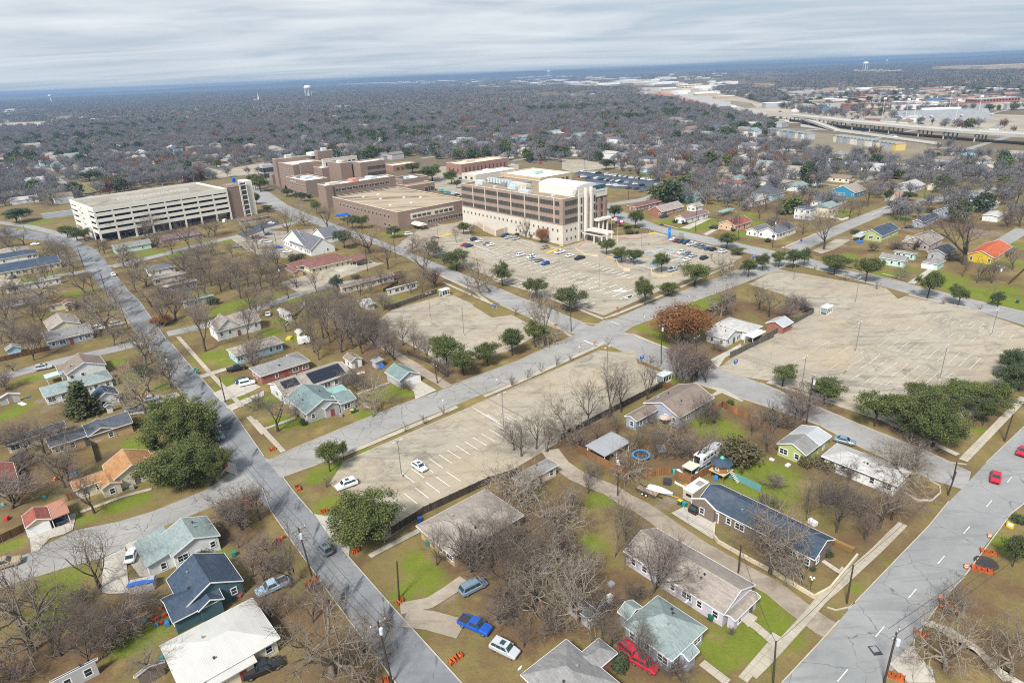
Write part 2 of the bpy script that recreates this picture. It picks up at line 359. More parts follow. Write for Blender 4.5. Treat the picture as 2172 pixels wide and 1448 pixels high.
gme = npmesh('ground', gv, gf, ground_mat())
ca = gme.color_attributes.new('cover', 'FLOAT_COLOR', 'POINT'); ca.data.foreach_set('color', cov.reshape(-1))
struct(link('ground', gme))

# ------------------------------------------------------------------ paved surfaces
def crackmat(name, c0, c1, dark, crack=.35, scale=.11, patch=.3, joints=None, stain=.3, grit=.25, tint=None):
    t = NT(name); co = t.coord(True, -YAW)
    n1 = t.ramp(t.noise(co, .06, 6, .65, .4), .3, .7); n2 = t.ramp(t.noise(co, .8, 5, .75), .3, .7)
    c = t.mix(n1, c0, c1)
    mp = t.coord(True, -YAW, (.05,.32,1) if patch < .5 else (.22,.06,1))
    pt = t.ramp(t.noise(mp, 1., 6, .72, .6), .52, .62); c = t.mix(t.math('MULTIPLY', pt, patch), c, dark)
    st = t.ramp(t.noise(co, .11, 7, .7, 1.2), .52, .72); c = t.mix(t.math('MULTIPLY', st, stain), c, dark)
    if tint: c = t.mix(t.math('MULTIPLY', t.ramp(t.noise(co, .045, 4, .6), .45, .7), .55), c, tint)
    if crack > 0:
        warp = t.n('ShaderNodeVectorMath', _operation='ADD'); t.set(warp.inputs[0], co)
        wn = t.n('ShaderNodeTexNoise', Vector=co, Scale=.7, Detail=3); sc_ = t.n('ShaderNodeVectorMath', _operation='SCALE'); t.set(sc_.inputs[0], wn.outputs[1]); sc_.inputs['Scale'].default_value = 1.5
        t.set(warp.inputs[1], sc_.outputs[0])
        vo = t.n('ShaderNodeTexVoronoi', Vector=warp.outputs[0], Scale=scale, _feature='DISTANCE_TO_EDGE')
        ln = t.math('SUBTRACT', 1., t.ramp(vo.outputs[0], .0025*scale/.11, .0085*scale/.11)); mk = t.ramp(t.noise(co, .09, 3), .36, .5)
        c = t.mix(t.math('MULTIPLY', t.math('MULTIPLY', ln, mk), crack), c, (.055,.055,.056))
    if joints:
        br = t.n('ShaderNodeTexBrick', Vector=co, Scale=1., _offset=0.); br.inputs['Brick Width'].default_value = joints; br.inputs['Row Height'].default_value = joints; br.inputs['Mortar Size'].default_value = .05
        br.inputs['Color1'].default_value = (.96,.96,.96,1); br.inputs['Color2'].default_value = (1.03,1.03,1.03,1); br.inputs['Mortar'].default_value = (.74,.72,.68,1)
        c = t.mix(1., c, br.outputs[0], 'MULTIPLY')
    c = t.mix(t.math('MULTIPLY', n2, grit), c, t.mix(1., c, (.62,.61,.6), 'MULTIPLY'))
    return t.done(c, .9, .2)
M_ASPH = crackmat('asphalt_worn', (.165,.172,.18), (.255,.26,.265), (.045,.05,.057), .35, .09, .95, None, .45)
M_STREET = crackmat('street_pale', (.245,.237,.222), (.335,.322,.30), (.13,.125,.118), .62, .23, .3, None, .25)
M_STREETC = crackmat('street_concrete', (.245,.24,.23), (.335,.325,.31), (.14,.135,.128), .2, .12, .3, None, .3)
M_AVE = crackmat('avenue', (.215,.22,.218), (.295,.295,.288), (.10,.10,.10), .6, .12, .25, 0, .2)
M_LOT = crackmat('lot_concrete', (.30,.264,.206), (.395,.352,.278), (.105,.097,.083), .3, .06, .45, 4.6, .72, .3, (.385,.305,.20))
M_DRIVE = crackmat('drive_concrete', (.38,.345,.29), (.50,.46,.40), (.2,.17,.14), .3, .25, .2, 3., .35)
M_WALK = crackmat('walk_concrete', (.36,.32,.255), (.46,.41,.33), (.2,.17,.13), 0, .2, .2, 1.5, .3)
M_BLACK = crackmat('asphalt_new', (.050,.062,.082), (.085,.098,.12), (.03,.035,.045), 0, .1, .2, None, .3)
M_DIRT = crackmat('gravel_dirt', (.25,.205,.155), (.40,.345,.275), (.12,.095,.07), 0, .2, .3, None, .5, .5)
M_KERB = mat('kerb_concrete', (.40,.36,.30), .9, .18, .4, world=True)
M_LINE = mat('line_paint', (.66,.65,.62), .7, .25, .5, world=True)
ROADS = []       # world polygons kept clear of trees
NF = [0]
def flat(name, poly, m, z, keep=True):
    NF[0] += 1
    z += .0041*(NF[0] % 9); b = MB(); n = len(poly)
    a = sum(poly[i][0]*poly[(i+1)%n][1]-poly[(i+1)%n][0]*poly[i][1] for i in range(n))
    if a < 0: poly = poly[::-1]
    b.add([(p[0], p[1], z) for p in poly], [tuple(range(n))])
    if keep: ROADS.append(np.array(poly))
    return struct(link(name, b.mesh(name, m)))
def strip(line, wd):
    line = [np.asarray(p, float) for p in line]; L, Rr = [], []
    for i, p in enumerate(line):
        d = line[min(i+1, len(line)-1)]-line[max(i-1, 0)]; d /= np.hypot(*d)+1e-9; n = np.array([-d[1], d[0]])*wd/2
        L.append(p+n); Rr.append(p-n)
    return L+Rr[::-1]
def road(s, wd, m, z, name='road', keep=True): return flat(name, strip(gp(s), wd), m, z, keep)
A_R = "Q 1060,1540 1004,1476 979,1448 831,1285 741,1182.5 664,1090 623.5,1043 590,1004 560,968 496,876 420,795 359.5,724 296.5,640 273,618 227,556 204,530 180.5,518 155,507 60,488 -60,476"
A_L = "Q -60,494 103,512 155,525 167.6,551 198,592 232,632 258,659 278,692 325,748 373,818 394,845 480,968 506,1006 540,1052 574,1083 633,1167 713,1278 837,1445 860,1476 915,1540"
def wavy(line, amp=.25, step=4.):
    out = []
    for i in range(len(line)-1):
        p, q = np.array(line[i]), np.array(line[i+1]); n = max(1, int(np.hypot(*(q-p))/step)); d = (q-p)/(np.hypot(*(q-p))+1e-9)
        for k in range(n): out.append(p+(q-p)*k/n+np.array([-d[1], d[0]])*random.uniform(-amp, amp)*(k > 0))
    out.append(np.array(line[-1])); return out
flat('road', gp(A_R)+gp(A_L), M_ASPH, .020)
flat('road', gp("Q -60,1222 0,1198 65,1170 161,1124 254,1105 325,1083.5 433,1040 492,1000 520,1000 556,1034 483,1062 350,1114.5 291,1148.5 216.6,1182.5 117.6,1210 0,1247.5 -60,1275"), M_STREET, .028)
flat('road', gp("Q 560,972 582,972 621,952 797,879 881,847 954.6,820 1100,765 1159,737 1208.6,716 1240,702 1277,681 1297.5,679 1368,649 1475.7,607 1560,574 1640,545 1690,524 1720,545 1640,576 1533,617 1461,643.5 1402,670 1342,692.5 1319,705.6 1290,730 1261,738 1100,806 991,849 860,903 737,957.5 671,986 595,1014 585,1000"), M_STREET, .028)
flat('road', gp("Q 545,412 602,432 684,466 798,507 854.6,530 927,559 963,573 1038,604 1100,630 1166.6,655 1237,685 1248,690 1290,700 1342,708 1421,741 1505,770 1612,812 1722,858 1822,900 1961,955 2016,981 2060,1000 2050,1040 1977,1018 1919,991.6 1822,947 1738,902 1640,867 1500,821 1429,795 1363,766 1316,743 1260,720 1210,706 1145.6,684 1080,656 1048,638 1004,618 942,586 888,561 860,546 800,520 730,498 679,480 581,444 530,424"), M_STREETC, .024)
flat('road', gp("Q 1490,1630 1540,1575 1658,1448 1736,1365 1810,1281.5 1866,1223 1971,1114.5 2017,1059 2042,1034 2092,981 2172,905 2300,775 2420,830 2300,960 2172,1068 2144,1090 2095,1148.5 2045,1223 1996,1275 1940,1353 1875,1448 1810,1535 1730,1640"), M_AVE, .020)
flat('road', gp("Q 1240,430 1290,438 1330,452 1400,480 1632,530 1725,551.7 1772,567.6 1924.5,601 2059,634 2172,660 2300,692 2300,725 2172,690 2081,662 1931,624 1772,580 1669,556 1603,541 1400,493 1320,470 1270,455"), M_STREETC, .020)
for s, wd in (("Q 1685,530 1742,502 1801,477 1849,457 1896,439 1960,426 2040,412 2172,392", 9), ("Q -20,806 0,801 131,766 249,739 300,726", 6.5), ("Q 236,566 353,538 454,512 560,489 640,468", 7), ("Q 80,592 124,585 205,572", 6),
    ("Q 355,708 430,692 548,654 643,620 700,606 770,594", 6), ("Q -20,470 60,480 180,510 300,500 430,470", 6), ("Q 640,468 600,440 560,410 520,392 440,398", 9), ("C5 1810,660 1650,760 1580,800", 7), ("C5 860,395 1000,380 1250,345 1450,300 1560,240", 9),
    ("C3 1330,620 1240,560 1300,520 1560,480 1700,440 1800,400 1850,380", 9), ("C2 1180,900 1330,800 1560,720 1780,650", 9), ("C3 1640,450 1780,400 1900,380 2172,400", 8)):
    road(s, wd, M_STREETC, .026)
# parking lots and other concrete
LOTS = ["Q 727.6,980 739,973 994,864 1100,820 1271.6,743 1311,747 1345,742 1352,770 1408,792 1408,816 1305.7,873.6 1190,935 1100,989 1035,1022 899,1088 889.6,1096 815,1148.5 780,1120 744,1092 722.5,1046 700,1024",
 "Q 831,658 927,630 963,627 1004,645.5 1002,648 1028,664 1044,674 1085,668 1128,690 1140,706 1130,716 1078,745 1010,760 934,772 907,752 815.5,702 802,678",
 "Q 1523,782 1547,763 1612,727 1722,664 1722,655 1660,625 1588,603 1648.6,571 1800,598 1869,608.5 1880,612 1904.6,634 1922,628 2060,655 2172,695 2300,735 2300,760 2172,812 2116,850 2076,880 1927,904 1793,862 1701,826 1631,808 1560,797",
 "Q 1280,670 1233,654 1045,589 960,556 862,522 849,516 896,491 991,470 998.7,501 1104,506 1193,525 1250,508 1290,500 1340,498 1393,493 1430,502 1537.6,528 1575,545 1560,554 1470,589 1409,613",
 "C2 0,730 260,740 480,720 480,900 300,960 100,960 -60,900 -200,800", "C2 200,1170 420,1080 640,1060 900,1000 1080,1000 900,1060 640,1150 500,1220 380,1250",
 "C2 1200,830 1400,690 1600,680 1800,640 1800,700 1600,760 1380,830", "C2 1440,320 1560,290 1800,240 1790,470 1750,480 1650,440 1500,400", "C3 900,150 1060,150 1200,180 1480,200 1480,230 1280,225 1100,240 1000,260 900,230",
 "C2 1380,250 1500,210 2172,190 2172,230 1900,260 1440,300", "C1 1650,40 2172,-60 2172,30 1800,70", "C4 1780,1110 1650,1150 1560,1120 1800,1000 1950,1010"]
for s in LOTS: flat('parking_lot', gp(s), M_LOT, .068)
flat('parking_lot', gp("C3 1000,262 1070,238 1290,268 1680,330 1810,385 1790,412 1640,410 1500,395 1300,385 1280,360 1110,330"), M_BLACK, .106)
flat('parking_lot', gp("C1 1950,530 2172,450 2172,500 2010,560"), M_BLACK, .106); flat('parking_lot', gp("C2 -40,700 190,640 200,680 0,740"), M_BLACK, .106)
DRIVES = ["A2 405,290 480,305 565,300 700,300 800,400 720,430 665,500 645,570 530,470", "A1 205,460 230,430 330,395 420,370 490,290 525,290 500,400 440,430 340,460 260,550 215,555", "B2 1220,670 1335,635 1470,715 1300,790 1290,730",
 "A3 1110,285 1200,240 1425,340 1400,385 1395,465", "B1 1720,740 1900,660 2020,640 2110,690 1960,760 1790,810", "B1 1820,850 2134,720 2134,760 1880,880", "B1 920,920 1200,870 1300,760 1430,730 1470,770 1330,800 1200,900 950,930", "A1 700,830 700,600 860,520 870,640 880,740 900,830 760,840",
 "A1 860,500 940,470 1000,660 1040,720 960,720 900,640", "B3 1620,470 1780,390 1870,340 1880,370 1740,460 1690,540 1650,500", "A4 890,1320 1010,1210 1060,1190 1080,1280 1180,1350 1200,1448 1010,1448", "A4 1130,1040 1180,1020 1810,1448 1760,1480 1550,1270",
 "C5 690,1180 760,1130 900,1040 960,1040 860,1120 760,1190", "C4 200,890 430,800 530,790 300,900", "C4 440,950 600,870 620,890 480,965", "C1 0,900 180,900 140,950 0,960", "B2 190,230 330,140 400,0 500,60 420,20 360,100 210,215", "C2 560,1000 960,980 1000,1000 700,1080",
 "Q 480,1000 505,1010 500,985 470,975", "B1 1600,600 1870,520 1880,540 1640,620", "A4 420,620 440,605 570,690 545,705", "B3 1600,685 1720,700 1900,800 1880,810 1700,730 1660,760 1640,750 1680,720"]
for s in DRIVES: flat('driveway', gp(s), M_DRIVE, .106, True)
for s, wd in (("B3 330,1200 420,1320 A3 460,30 700,130 1000,310 1300,520 1600,690 1810,800 A4 250,930 430,1060 500,1100", 4.2), ("B2 560,50 860,250 1100,400 1300,520 1450,620 1560,690", 3.2), ("A2 1030,1000 1200,1020 1420,1080", 4), ("A2 1000,940 1200,900 1440,740", 2.6)):
    flat('dirt_lane', strip(wavy(gp(s), .3, 3), wd), M_DIRT, .106)
WALKS = [("B2 600,1300 720,1240 1200,1040 1640,850", 1.5), ("B2 1850,770 2134,650 B3 700,370 770,330", 1.5), ("E4 -100,1190 0,1232 260,1335 400,1290 1000,1050 1900,650 2150,560", 1.6), ("C3 330,1140 700,1250 1000,1370", 1.4),
 ("B4 60,650 430,770 1000,960 1600,1240", 1.6), ("B4 1640,1285 1840,1080 2134,775", 1.7), ("B1 1440,285 1560,420 1700,580 1960,850", 1.3), ("B2 0,960 90,1060 235,1215", 1.3), ("B1 2010,930 2134,1070", 1.3), ("A4 980,360 800,540 690,640 560,760 420,880 300,1020 100,1240 -60,1400", 1.6), ("A3 1810,1180 1600,1430", 1.4),
 ("A2 1130,405 840,555 790,585", 1.3), ("A3 1610,1010 1700,1070 1790,1150", 1.5), ("A3 1320,1310 1500,1448", 1.4), ("B2 80,1030 330,940", 1.2), ("B2 830,750 1090,655", 1.), ("B2 830,800 935,865", 1.), ("B3 1740,720 1640,760", 1.2), ("C2 1430,1060 1800,1230 1930,1330", 1.4), ("C2 1550,1160 1750,1250 1980,1350", 1.4),
 ("C4 1250,1095 1620,940", 1.6), ("C4 1260,1225 1460,1275 1931,1395", 1.4), ("C5 0,1100 420,1205", 1.4), ("C5 700,1295 1300,1430", 1.4), ("C5 340,530 490,470", 1.5), ("C5 450,1090 690,1150", 1.2), ("A4 1100,1030 1300,1090 1500,1230 1700,1440", 1.4), ("C4 0,845 190,895", 1.2), ("B3 100,90 290,140 500,280", 1.4), ("B3 1010,275 1290,385", 1.3), ("A1 550,280 850,170 1040,120", 1.1)]
for s, wd in WALKS: flat('pavement', strip(gp(s), wd), M_WALK, .145, False)
# kerbs: a low concrete upstand along the edges
kb = MB()
def kerb(s, h=.2, wd=.17):
    line = gp(s)
    for i in range(len(line)-1): kb.bar((*line[i], h/2), (*line[i+1], h/2), wd, h)
for s in ("Q 1004,1476 979,1448 831,1285 741,1182.5 690,1120", "Q 664,1090 623.5,1043 600,1012", "Q 560,968 496,876 420,795 365,730", "Q 352,718 296.5,640 273,618 240,578", "Q 258,661 278,692 325,748 373,818 394,845 480,966", "Q 556,1034 574,1083 633,1167 713,1278 837,1445 860,1476",
 "Q 582,972 621,952 797,879 881,847", "Q 940,824 1100,765 1159,737 1208.6,716 1228,706", "Q 860,903 737,957.5 671,986 610,1008", "Q 1282,728 1261,738 1100,806 1000,845", "Q 1277,681 1297.5,679 1368,649 1475.7,607 1560,574 1640,545", "Q 1319,708 1342,692.5 1402,670 1461,643.5 1533,617 1640,576 1700,550",
 "Q 1045,606 1100,630 1166.6,655 1237,685 1268,688", "Q 1200,704 1145.6,684 1060,646", "Q 1316,743 1300,735 1282,728", "Q 1342,708 1421,741 1500,768", "Q 1612,812 1722,858 1822,900 1961,955 2016,981 2050,985", "Q 1977,1018 1919,991.6 1822,947 1738,902 1640,867 1500,821 1429,795 1360,764", "Q 1658,1448 1736,1365 1780,1316", "Q 1800,1292 1866,1223 1971,1114.5 2012,1064", "Q 2092,981 2172,905", "Q 1950,1340 1996,1275 2045,1223 2144,1090 2172,1068",
 "Q 727.6,980 994,866", "Q 1000,862 1271,744", "Q 701,1025 722.5,1046 748,1090", "Q 1631,808 1701,826 1793,862 1927,904 2076,880 2116,850 2172,812", "Q 1130,716 1078,745 934,772", "Q 1280,668 1045,587 980,562", "Q 1284,668 1409,611 1560,554", "A2 645,575 655,500 690,440 720,425", "A2 420,300 470,310 560,300", "Q 1632,532 1725,551.7 1924,601", "Q 1940,606 2059,636 2172,662", "A4 460,930 520,950 610,930 650,900", "A4 1060,1140 1050,1220 1140,1330"):
    kerb(s)
for s in ("B1 1820,1250 1840,1340 1780,1410 1700,1448", "A4 990,150 1080,200 1180,200 1235,150 1230,100 1160,60"): kerb(s, .35, .25)
struct(link('kerb', kb.mesh('kerb', M_KERB)))
# painted markings (the worn ones of the big lot apart)
lb = MB(); ZL = .19
def dash(p, q, wd=.12, z=ZL, b=None):
    p = np.array(p); q = np.array(q); d = (q-p)/(np.hypot(*(q-p))+1e-9); n = np.array([-d[1], d[0]])*wd/2
    (b or lb).add([(*(p+n), z), (*(p-n), z), (*(q-n), z), (*(q+n), z)], [(0,1,2,3)])
def stalls(a, b, n, ln, sgn=1, wd=.15):
    "n stall lines from photo point a to b, each ln metres at right angles"
    A, B = G(p1(a)), G(p1(b)); d = (B-A)/np.hypot(*(B-A)); nn = np.array([d[1], -d[0]])*sgn; ax_ = max((E1, -E1, E2, -E2), key=lambda e: float(e@nn)); nn = ax_
    for k in range(n): p = A+(B-A)*k/(n-1); dash(p, p+nn*ln, wd)
stalls("B2 1186,1385", "B2 1960,1005", 12, 5.3); stalls("A2 1037,265", "A2 1415,72", 6, 5.2, -1); stalls("B2 1870,920", "B2 1880,915", 2, 5)
for s in ("B2 1760,855 2060,1040", "B2 1990,890 2134,970", "B2 2020,930 2134,990"): L = gp(s); dash(L[0], L[1], .18)
stalls("C3 190,865", "C3 1480,1265", 26, 5.2, -1, .42); stalls("C3 175,870", "C3 1450,1275", 26, 5.2, 1, .42); stalls("C3 560,815", "C3 690,850", 6, 5, 1, .42); stalls("C3 330,1135", "C3 1090,1360", 17, 5.2, -1, .42); stalls("C3 1090,985", "C3 1500,1110", 11, 5, 1, .42); stalls("C3 430,860", "C3 900,1000", 12, 4.8, 1, .42)
for s in ("C3 180,862 395,935", "C3 560,810 715,858", "C3 160,852 400,930"): L = gp(s); dash(L[0], L[1], .3)
lb0 = lb; lb = MB()
for a, b_, n, ln, sg in (("B4 790,490", "B4 1400,610", 8, 6.2, -1), ("B4 780,490", "B4 1390,620", 8, 5.4, 1), ("B4 500,300", "B4 1500,560", 3, 1, 1), ("B4 1000,330", "B4 1740,500", 10, 5.2, -1), ("B4 1000,335", "B4 1740,505", 10, 5.2, 1), ("B4 620,130", "B4 1700,330", 14, 5, -1), ("B4 640,420", "B4 900,480", 3, 6, -1), ("B4 560,550", "B4 1000,690", 5, 5.2, -1), ("B4 1230,60", "B4 1900,200", 9, 5, 1), ("B4 1440,120", "B4 2050,270", 9, 5, 1), ("B4 40,440", "B4 330,300", 6, 4.8, 1), ("C4 1180,1370", "C4 1900,1440", 9, 5, 1), ("B4 700,560", "B4 1090,700", 5, 5, 1)):
    stalls(a, b_, n, ln, sg)
L = gp("B4 800,440 1400,605"); dash(L[0], L[1], .14)
for s in ("B4 460,380 620,295", "B4 480,395 640,305", "B4 270,490 390,440", "B4 700,235 800,185", "B4 1600,480 1740,420", "B4 1040,735 1100,695", "B4 1450,615 1510,575", "B4 1500,620 1560,580", "B4 920,100 1070,30"): 
    L = gp(s); dash(L[0], L[1], .14)
    d = L[1]-L[0]; 
    for k in range(8): p = L[0]+d*k/8; dash(p, p+d/8*.5+np.array([d[1], -d[0]])/np.hypot(*d)*1.2, .12)
struct(link('worn_markings', lb.mesh('worn_markings', mat('line_worn', (.55,.52,.455), .8, .2, .4, world=True)))); lb = lb0
for k in range(16):     # avenue lane dashes
    a, b_ = G((1777.5,1444)), G((2147,1011)); d = (b_-a)/75.1
    p = a+d*(k*12.0-24.2); dash(p, p+d*3.0, .14)
L = gp("B3 600,315 680,350"); dash(L[0], L[1], .5); L = gp("B3 825,165 895,190"); dash(L[0], L[1], .4)
# hatched accessible bays by the entrance
for s in ("E4 810,390 950,345", "E4 950,345 1150,470", "E4 1010,370 1140,320", "E4 1150,390 1330,360", "E4 1180,400 1430,460", "E4 1250,500 1420,460", "E4 400,470 640,520", "E4 700,545 880,510", "E4 640,520 1040,635", "E4 990,615 1080,580", "E4 1010,105 1190,150", "E4 560,480 700,450"):
    L = gp(s); d = L[1]-L[0]; ln = np.hypot(*d); u = d/ln; v = np.array([-u[1], u[0]])
    for k in range(int(ln/.95)): p = L[0]+u*k*.95; dash(p-v*.8, p+v*.8, .42)
for s in ("E4 150,1070 0,1000", "E4 1040,600 900,560", "E4 900,560 1000,520", "E4 860,430 760,420"): L = gp(s); dash(L[0], L[1], .16)
stalls("E4 1230,190", "E4 1960,350", 12, 5.2, 1); stalls("E4 880,600", "E4 1000,640", 3, 4.6, -1); stalls("E4 1330,370", "E4 1640,440", 6, 5, 1)
for x, y, r in ((480,925,1.9),(560,940,1.3),(620,1020,1.9),(660,1015,1.2)): c = G(cp('E4', x, y)); lb.add([(c[0]+r*1.4*math.cos(k*.7)*CY-r*.6*math.sin(k*.7)*SY, c[1]+r*1.4*math.cos(k*.7)*SY+r*.6*math.sin(k*.7)*CY, ZL) for k in range(9)], [tuple(range(9))])
struct(link('painted_markings', lb.mesh('painted_markings', M_LINE)))
lb = MB()
for x, y in ((1070,310),(1185,335),(1255,352),(895,408),(975,425),(1215,485),(935,535),(1020,560),(1160,595),(1345,520),(790,490),(480,445)): c = G(cp('E4', x, y)); lb.box((c[0], c[1], ZL+.008), (1.7,1.7,.004), YAW)
struct(link('blue_markings', lb.mesh('blue_markings', mat('blue_paint', (.10,.32,.62), .7, .1))))
lb = MB()
for s, wd in (("E4 920,115 1030,92", 2.2), ("E4 320,450 400,455", 2), ("E1 1150,1205 1300,1150", 1.6), ("E1 1200,1120 1310,1145", 1.2), ("E1 1330,1090 1390,1110", 1.2), ("E4 1180,160 1270,150", 1), ("C2 1500,790 1620,760", 2.6)): L = gp(s); dash(L[0], L[1], wd, ZL+.006, lb)
struct(link('yellow_markings', lb.mesh('yellow_markings', mat('yellow_paint', (.72,.42,.04), .7, .15))))
lb = MB()
for s in ("E4 480,180 620,190 760,180 920,140", "E1 1610,1110 1650,1070 1700,1045", "E1 1830,1140 1880,1120", "E4 1110,190 1130,215 1190,222"):
    L = gp(s)
    for i in range(len(L)-1): lb.bar((*L[i], .1), (*L[i+1], .1), .35, .16)
struct(link('red_kerb', lb.mesh('red_kerb', mat('red_paint', (.50,.08,.05), .7, .15))))
# ------------------------------------------------------------------ houses
BLOCKS = []      # grid-frame rectangles that trees stay out of
LAND = []        # (short name, world position): landmarks used to describe trees and cars
_wm = {}
TRIM = mat('trim_white', (.72,.72,.70), .6, .08, 1.)
def winmesh(wd, ht, fm):
    k = (wd, ht, fm.name)
    if k not in _wm:
        f = MB(); t = .15
        for c, d in (((0,-.03,ht-t/2),(wd,.08,t)), ((0,-.03,t/2),(wd+.06,.1,t)), ((-wd/2+t/2,-.03,ht/2),(t,.08,ht-2*t)), ((wd/2-t/2,-.03,ht/2),(t,.08,ht-2*t)), ((0,-.025,ht/2),(wd-2*t,.06,.05))): f.box(c, d)
        if wd > 1.3: f.box((0,-.028,ht/2), (.09,.07,ht-2*t-.002))
        p = MB().box((0,-.012,ht/2), (wd-2*t-.004,.03,ht-2*t-.004))
        _wm[k] = (f.mesh('window', fm), p.mesh('pane', GLASS))
    return _wm[k]
FACES = {'f': (0,-1,0.), 'b': (0,1,math.pi), 'l': (-1,0,-math.pi/2), 'r': (1,0,math.pi/2)}
def put_window(parent, x, y, z, face, wd=1., ht=1.35, fm=None):
    fr, pn = winmesh(wd, ht, fm or TRIM); nx_, ny_, rz = FACES[face]
    o = link('window', fr, parent, (x, y, z), rz); link('pane', pn, o); return o
def rect(c1, c2=None, h=0., depth=None):
    a = loc(G(c1, h)); b = loc(G(c2, h))
    if depth is None: return [min(a[0],b[0]), min(a[1],b[1]), max(a[0],b[0]), max(a[1],b[1])]
    y = (a[1]+b[1])/2; return [min(a[0],b[0]), min(y, y+depth), max(a[0],b[0]), max(y, y+depth)]
def wing_geo(parent, r, h, typ, ridge, pitch, wm, rm, ov, first, tm=TRIM, z0=0.):
    "walls, roof and trim of one rectangular wing; r is the roof outline in the house frame"
    x0, y0, x1, y1 = r; sw, sd = x1-x0, y1-y0; T = .16
    fl = ridge == 'b'                       # ridge along local x
    span, ln = (sd, sw) if fl else (sw, sd)
    rise = span/2*pitch; cx, cy = (x0+x1)/2, (y0+y1)/2
    a, l2 = span/2, ln/2
    def P(u, t, z): return (cx+t, cy+u, z) if fl else (cx+u, cy+t, z)
    wmb, rmb, tmb = MB(), MB(), MB()
    iw, il = a-ov, l2-(ov if typ != 'gable' else min(ov, .35))
    if typ == 'gable':
        hw = h-ov*pitch*0-.14; pk = hw+iw*pitch+ov*pitch-.05
        prof = [(-iw, z0), (iw, z0), (iw, hw+ov*pitch-.05), (0, pk), (-iw, hw+ov*pitch-.05)]
        n = 5; vs = [P(u, -il, z) for u, z in prof]+[P(u, il, z) for u, z in prof]
        wmb.add(vs, [tuple(range(n)), tuple(range(9,4,-1))]+[(i, n+i, n+(i+1) % n, (i+1) % n) for i in range(n)])
        pr = [(-a, h), (0, h+rise), (a, h), (a, h-T), (0, h+rise-T), (-a, h-T)]
        vs = [P(u, -l2, z) for u, z in pr]+[P(u, l2, z) for u, z in pr]
        rmb.add(vs, [tuple(range(6)), tuple(range(11,5,-1))]+[(i, 6+i, 6+(i+1) % 6, (i+1) % 6) for i in range(6)])
        for e in (-1, 1):
            for s in (-1, 1): tmb.bar(P(s*a, e*(l2+.03), h-.06), P(0, e*(l2+.03), h+rise-.06), .05, .22)
            tmb.bar(P(e*(a+.03), -l2, h-.06), P(e*(a+.03), l2, h-.06), .05, .18)
    elif typ == 'hip':
        wmb.add([P(sx*iw, sy*il, z) for z in (z0, h-.05) for sx, sy in ((-1,-1),(1,-1),(1,1),(-1,1))], [(3,2,1,0),(4,5,6,7),(0,1,5,4),(1,2,6,5),(2,3,7,6),(3,0,4,7)])
        rr = max(l2-a, .02) if l2 > a else .02; tz = h+min(a, l2)*pitch
        vs = [P(sx*a, sy*l2, z) for z in (h-T, h) for sx, sy in ((-1,-1),(1,-1),(1,1),(-1,1))]+[P(0, -rr, tz), P(0, rr, tz)]
        rmb.add(vs, [(3,2,1,0),(0,1,5,4),(1,2,6,5),(2,3,7,6),(3,0,4,7),(4,5,8),(5,6,9,8),(6,7,9),(7,4,8,9)])
        for e in (-1, 1):
            tmb.bar(P(e*(a+.03), -l2, h-.08), P(e*(a+.03), l2, h-.08), .05, .17); tmb.bar(P(-a, e*(l2+.03), h-.08), P(a, e*(l2+.03), h-.08), .05, .17)
    elif typ in ('shed', 'open'):
        zl, zr = h, h+span*pitch
        if typ == 'shed': wmb.add([P(u, t, z) for t in (-il, il) for u, z in ((-iw,z0),(iw,z0),(iw,zr-.25),(-iw,zl-.12))], [(3,2,1,0),(4,5,6,7),(0,1,5,4),(1,2,6,5),(2,3,7,6),(3,0,4,7)])
        else:
            for u in (-iw, iw):
                for t_ in np.linspace(-il, il, max(2, int(ln/4)+1)): wmb.box(P(u, t_, (h-.1)/2+z0/2), (.14,.14,h-.1-z0))
        rmb.add([P(u, t, z) for t in (-l2, l2) for u, z in ((-a,zl-T),(a,zr-T),(a,zr),(-a,zl))], [(3,2,1,0),(4,5,6,7),(0,1,5,4),(1,2,6,5),(2,3,7,6),(3,0,4,7)])
    part('post' if typ == 'open' else 'wall', wmb, wm, parent); part('roof', rmb, rm, parent)
    if tmb.v: part('trim', tmb, tm, parent)
    return iw, il, cx, cy, fl
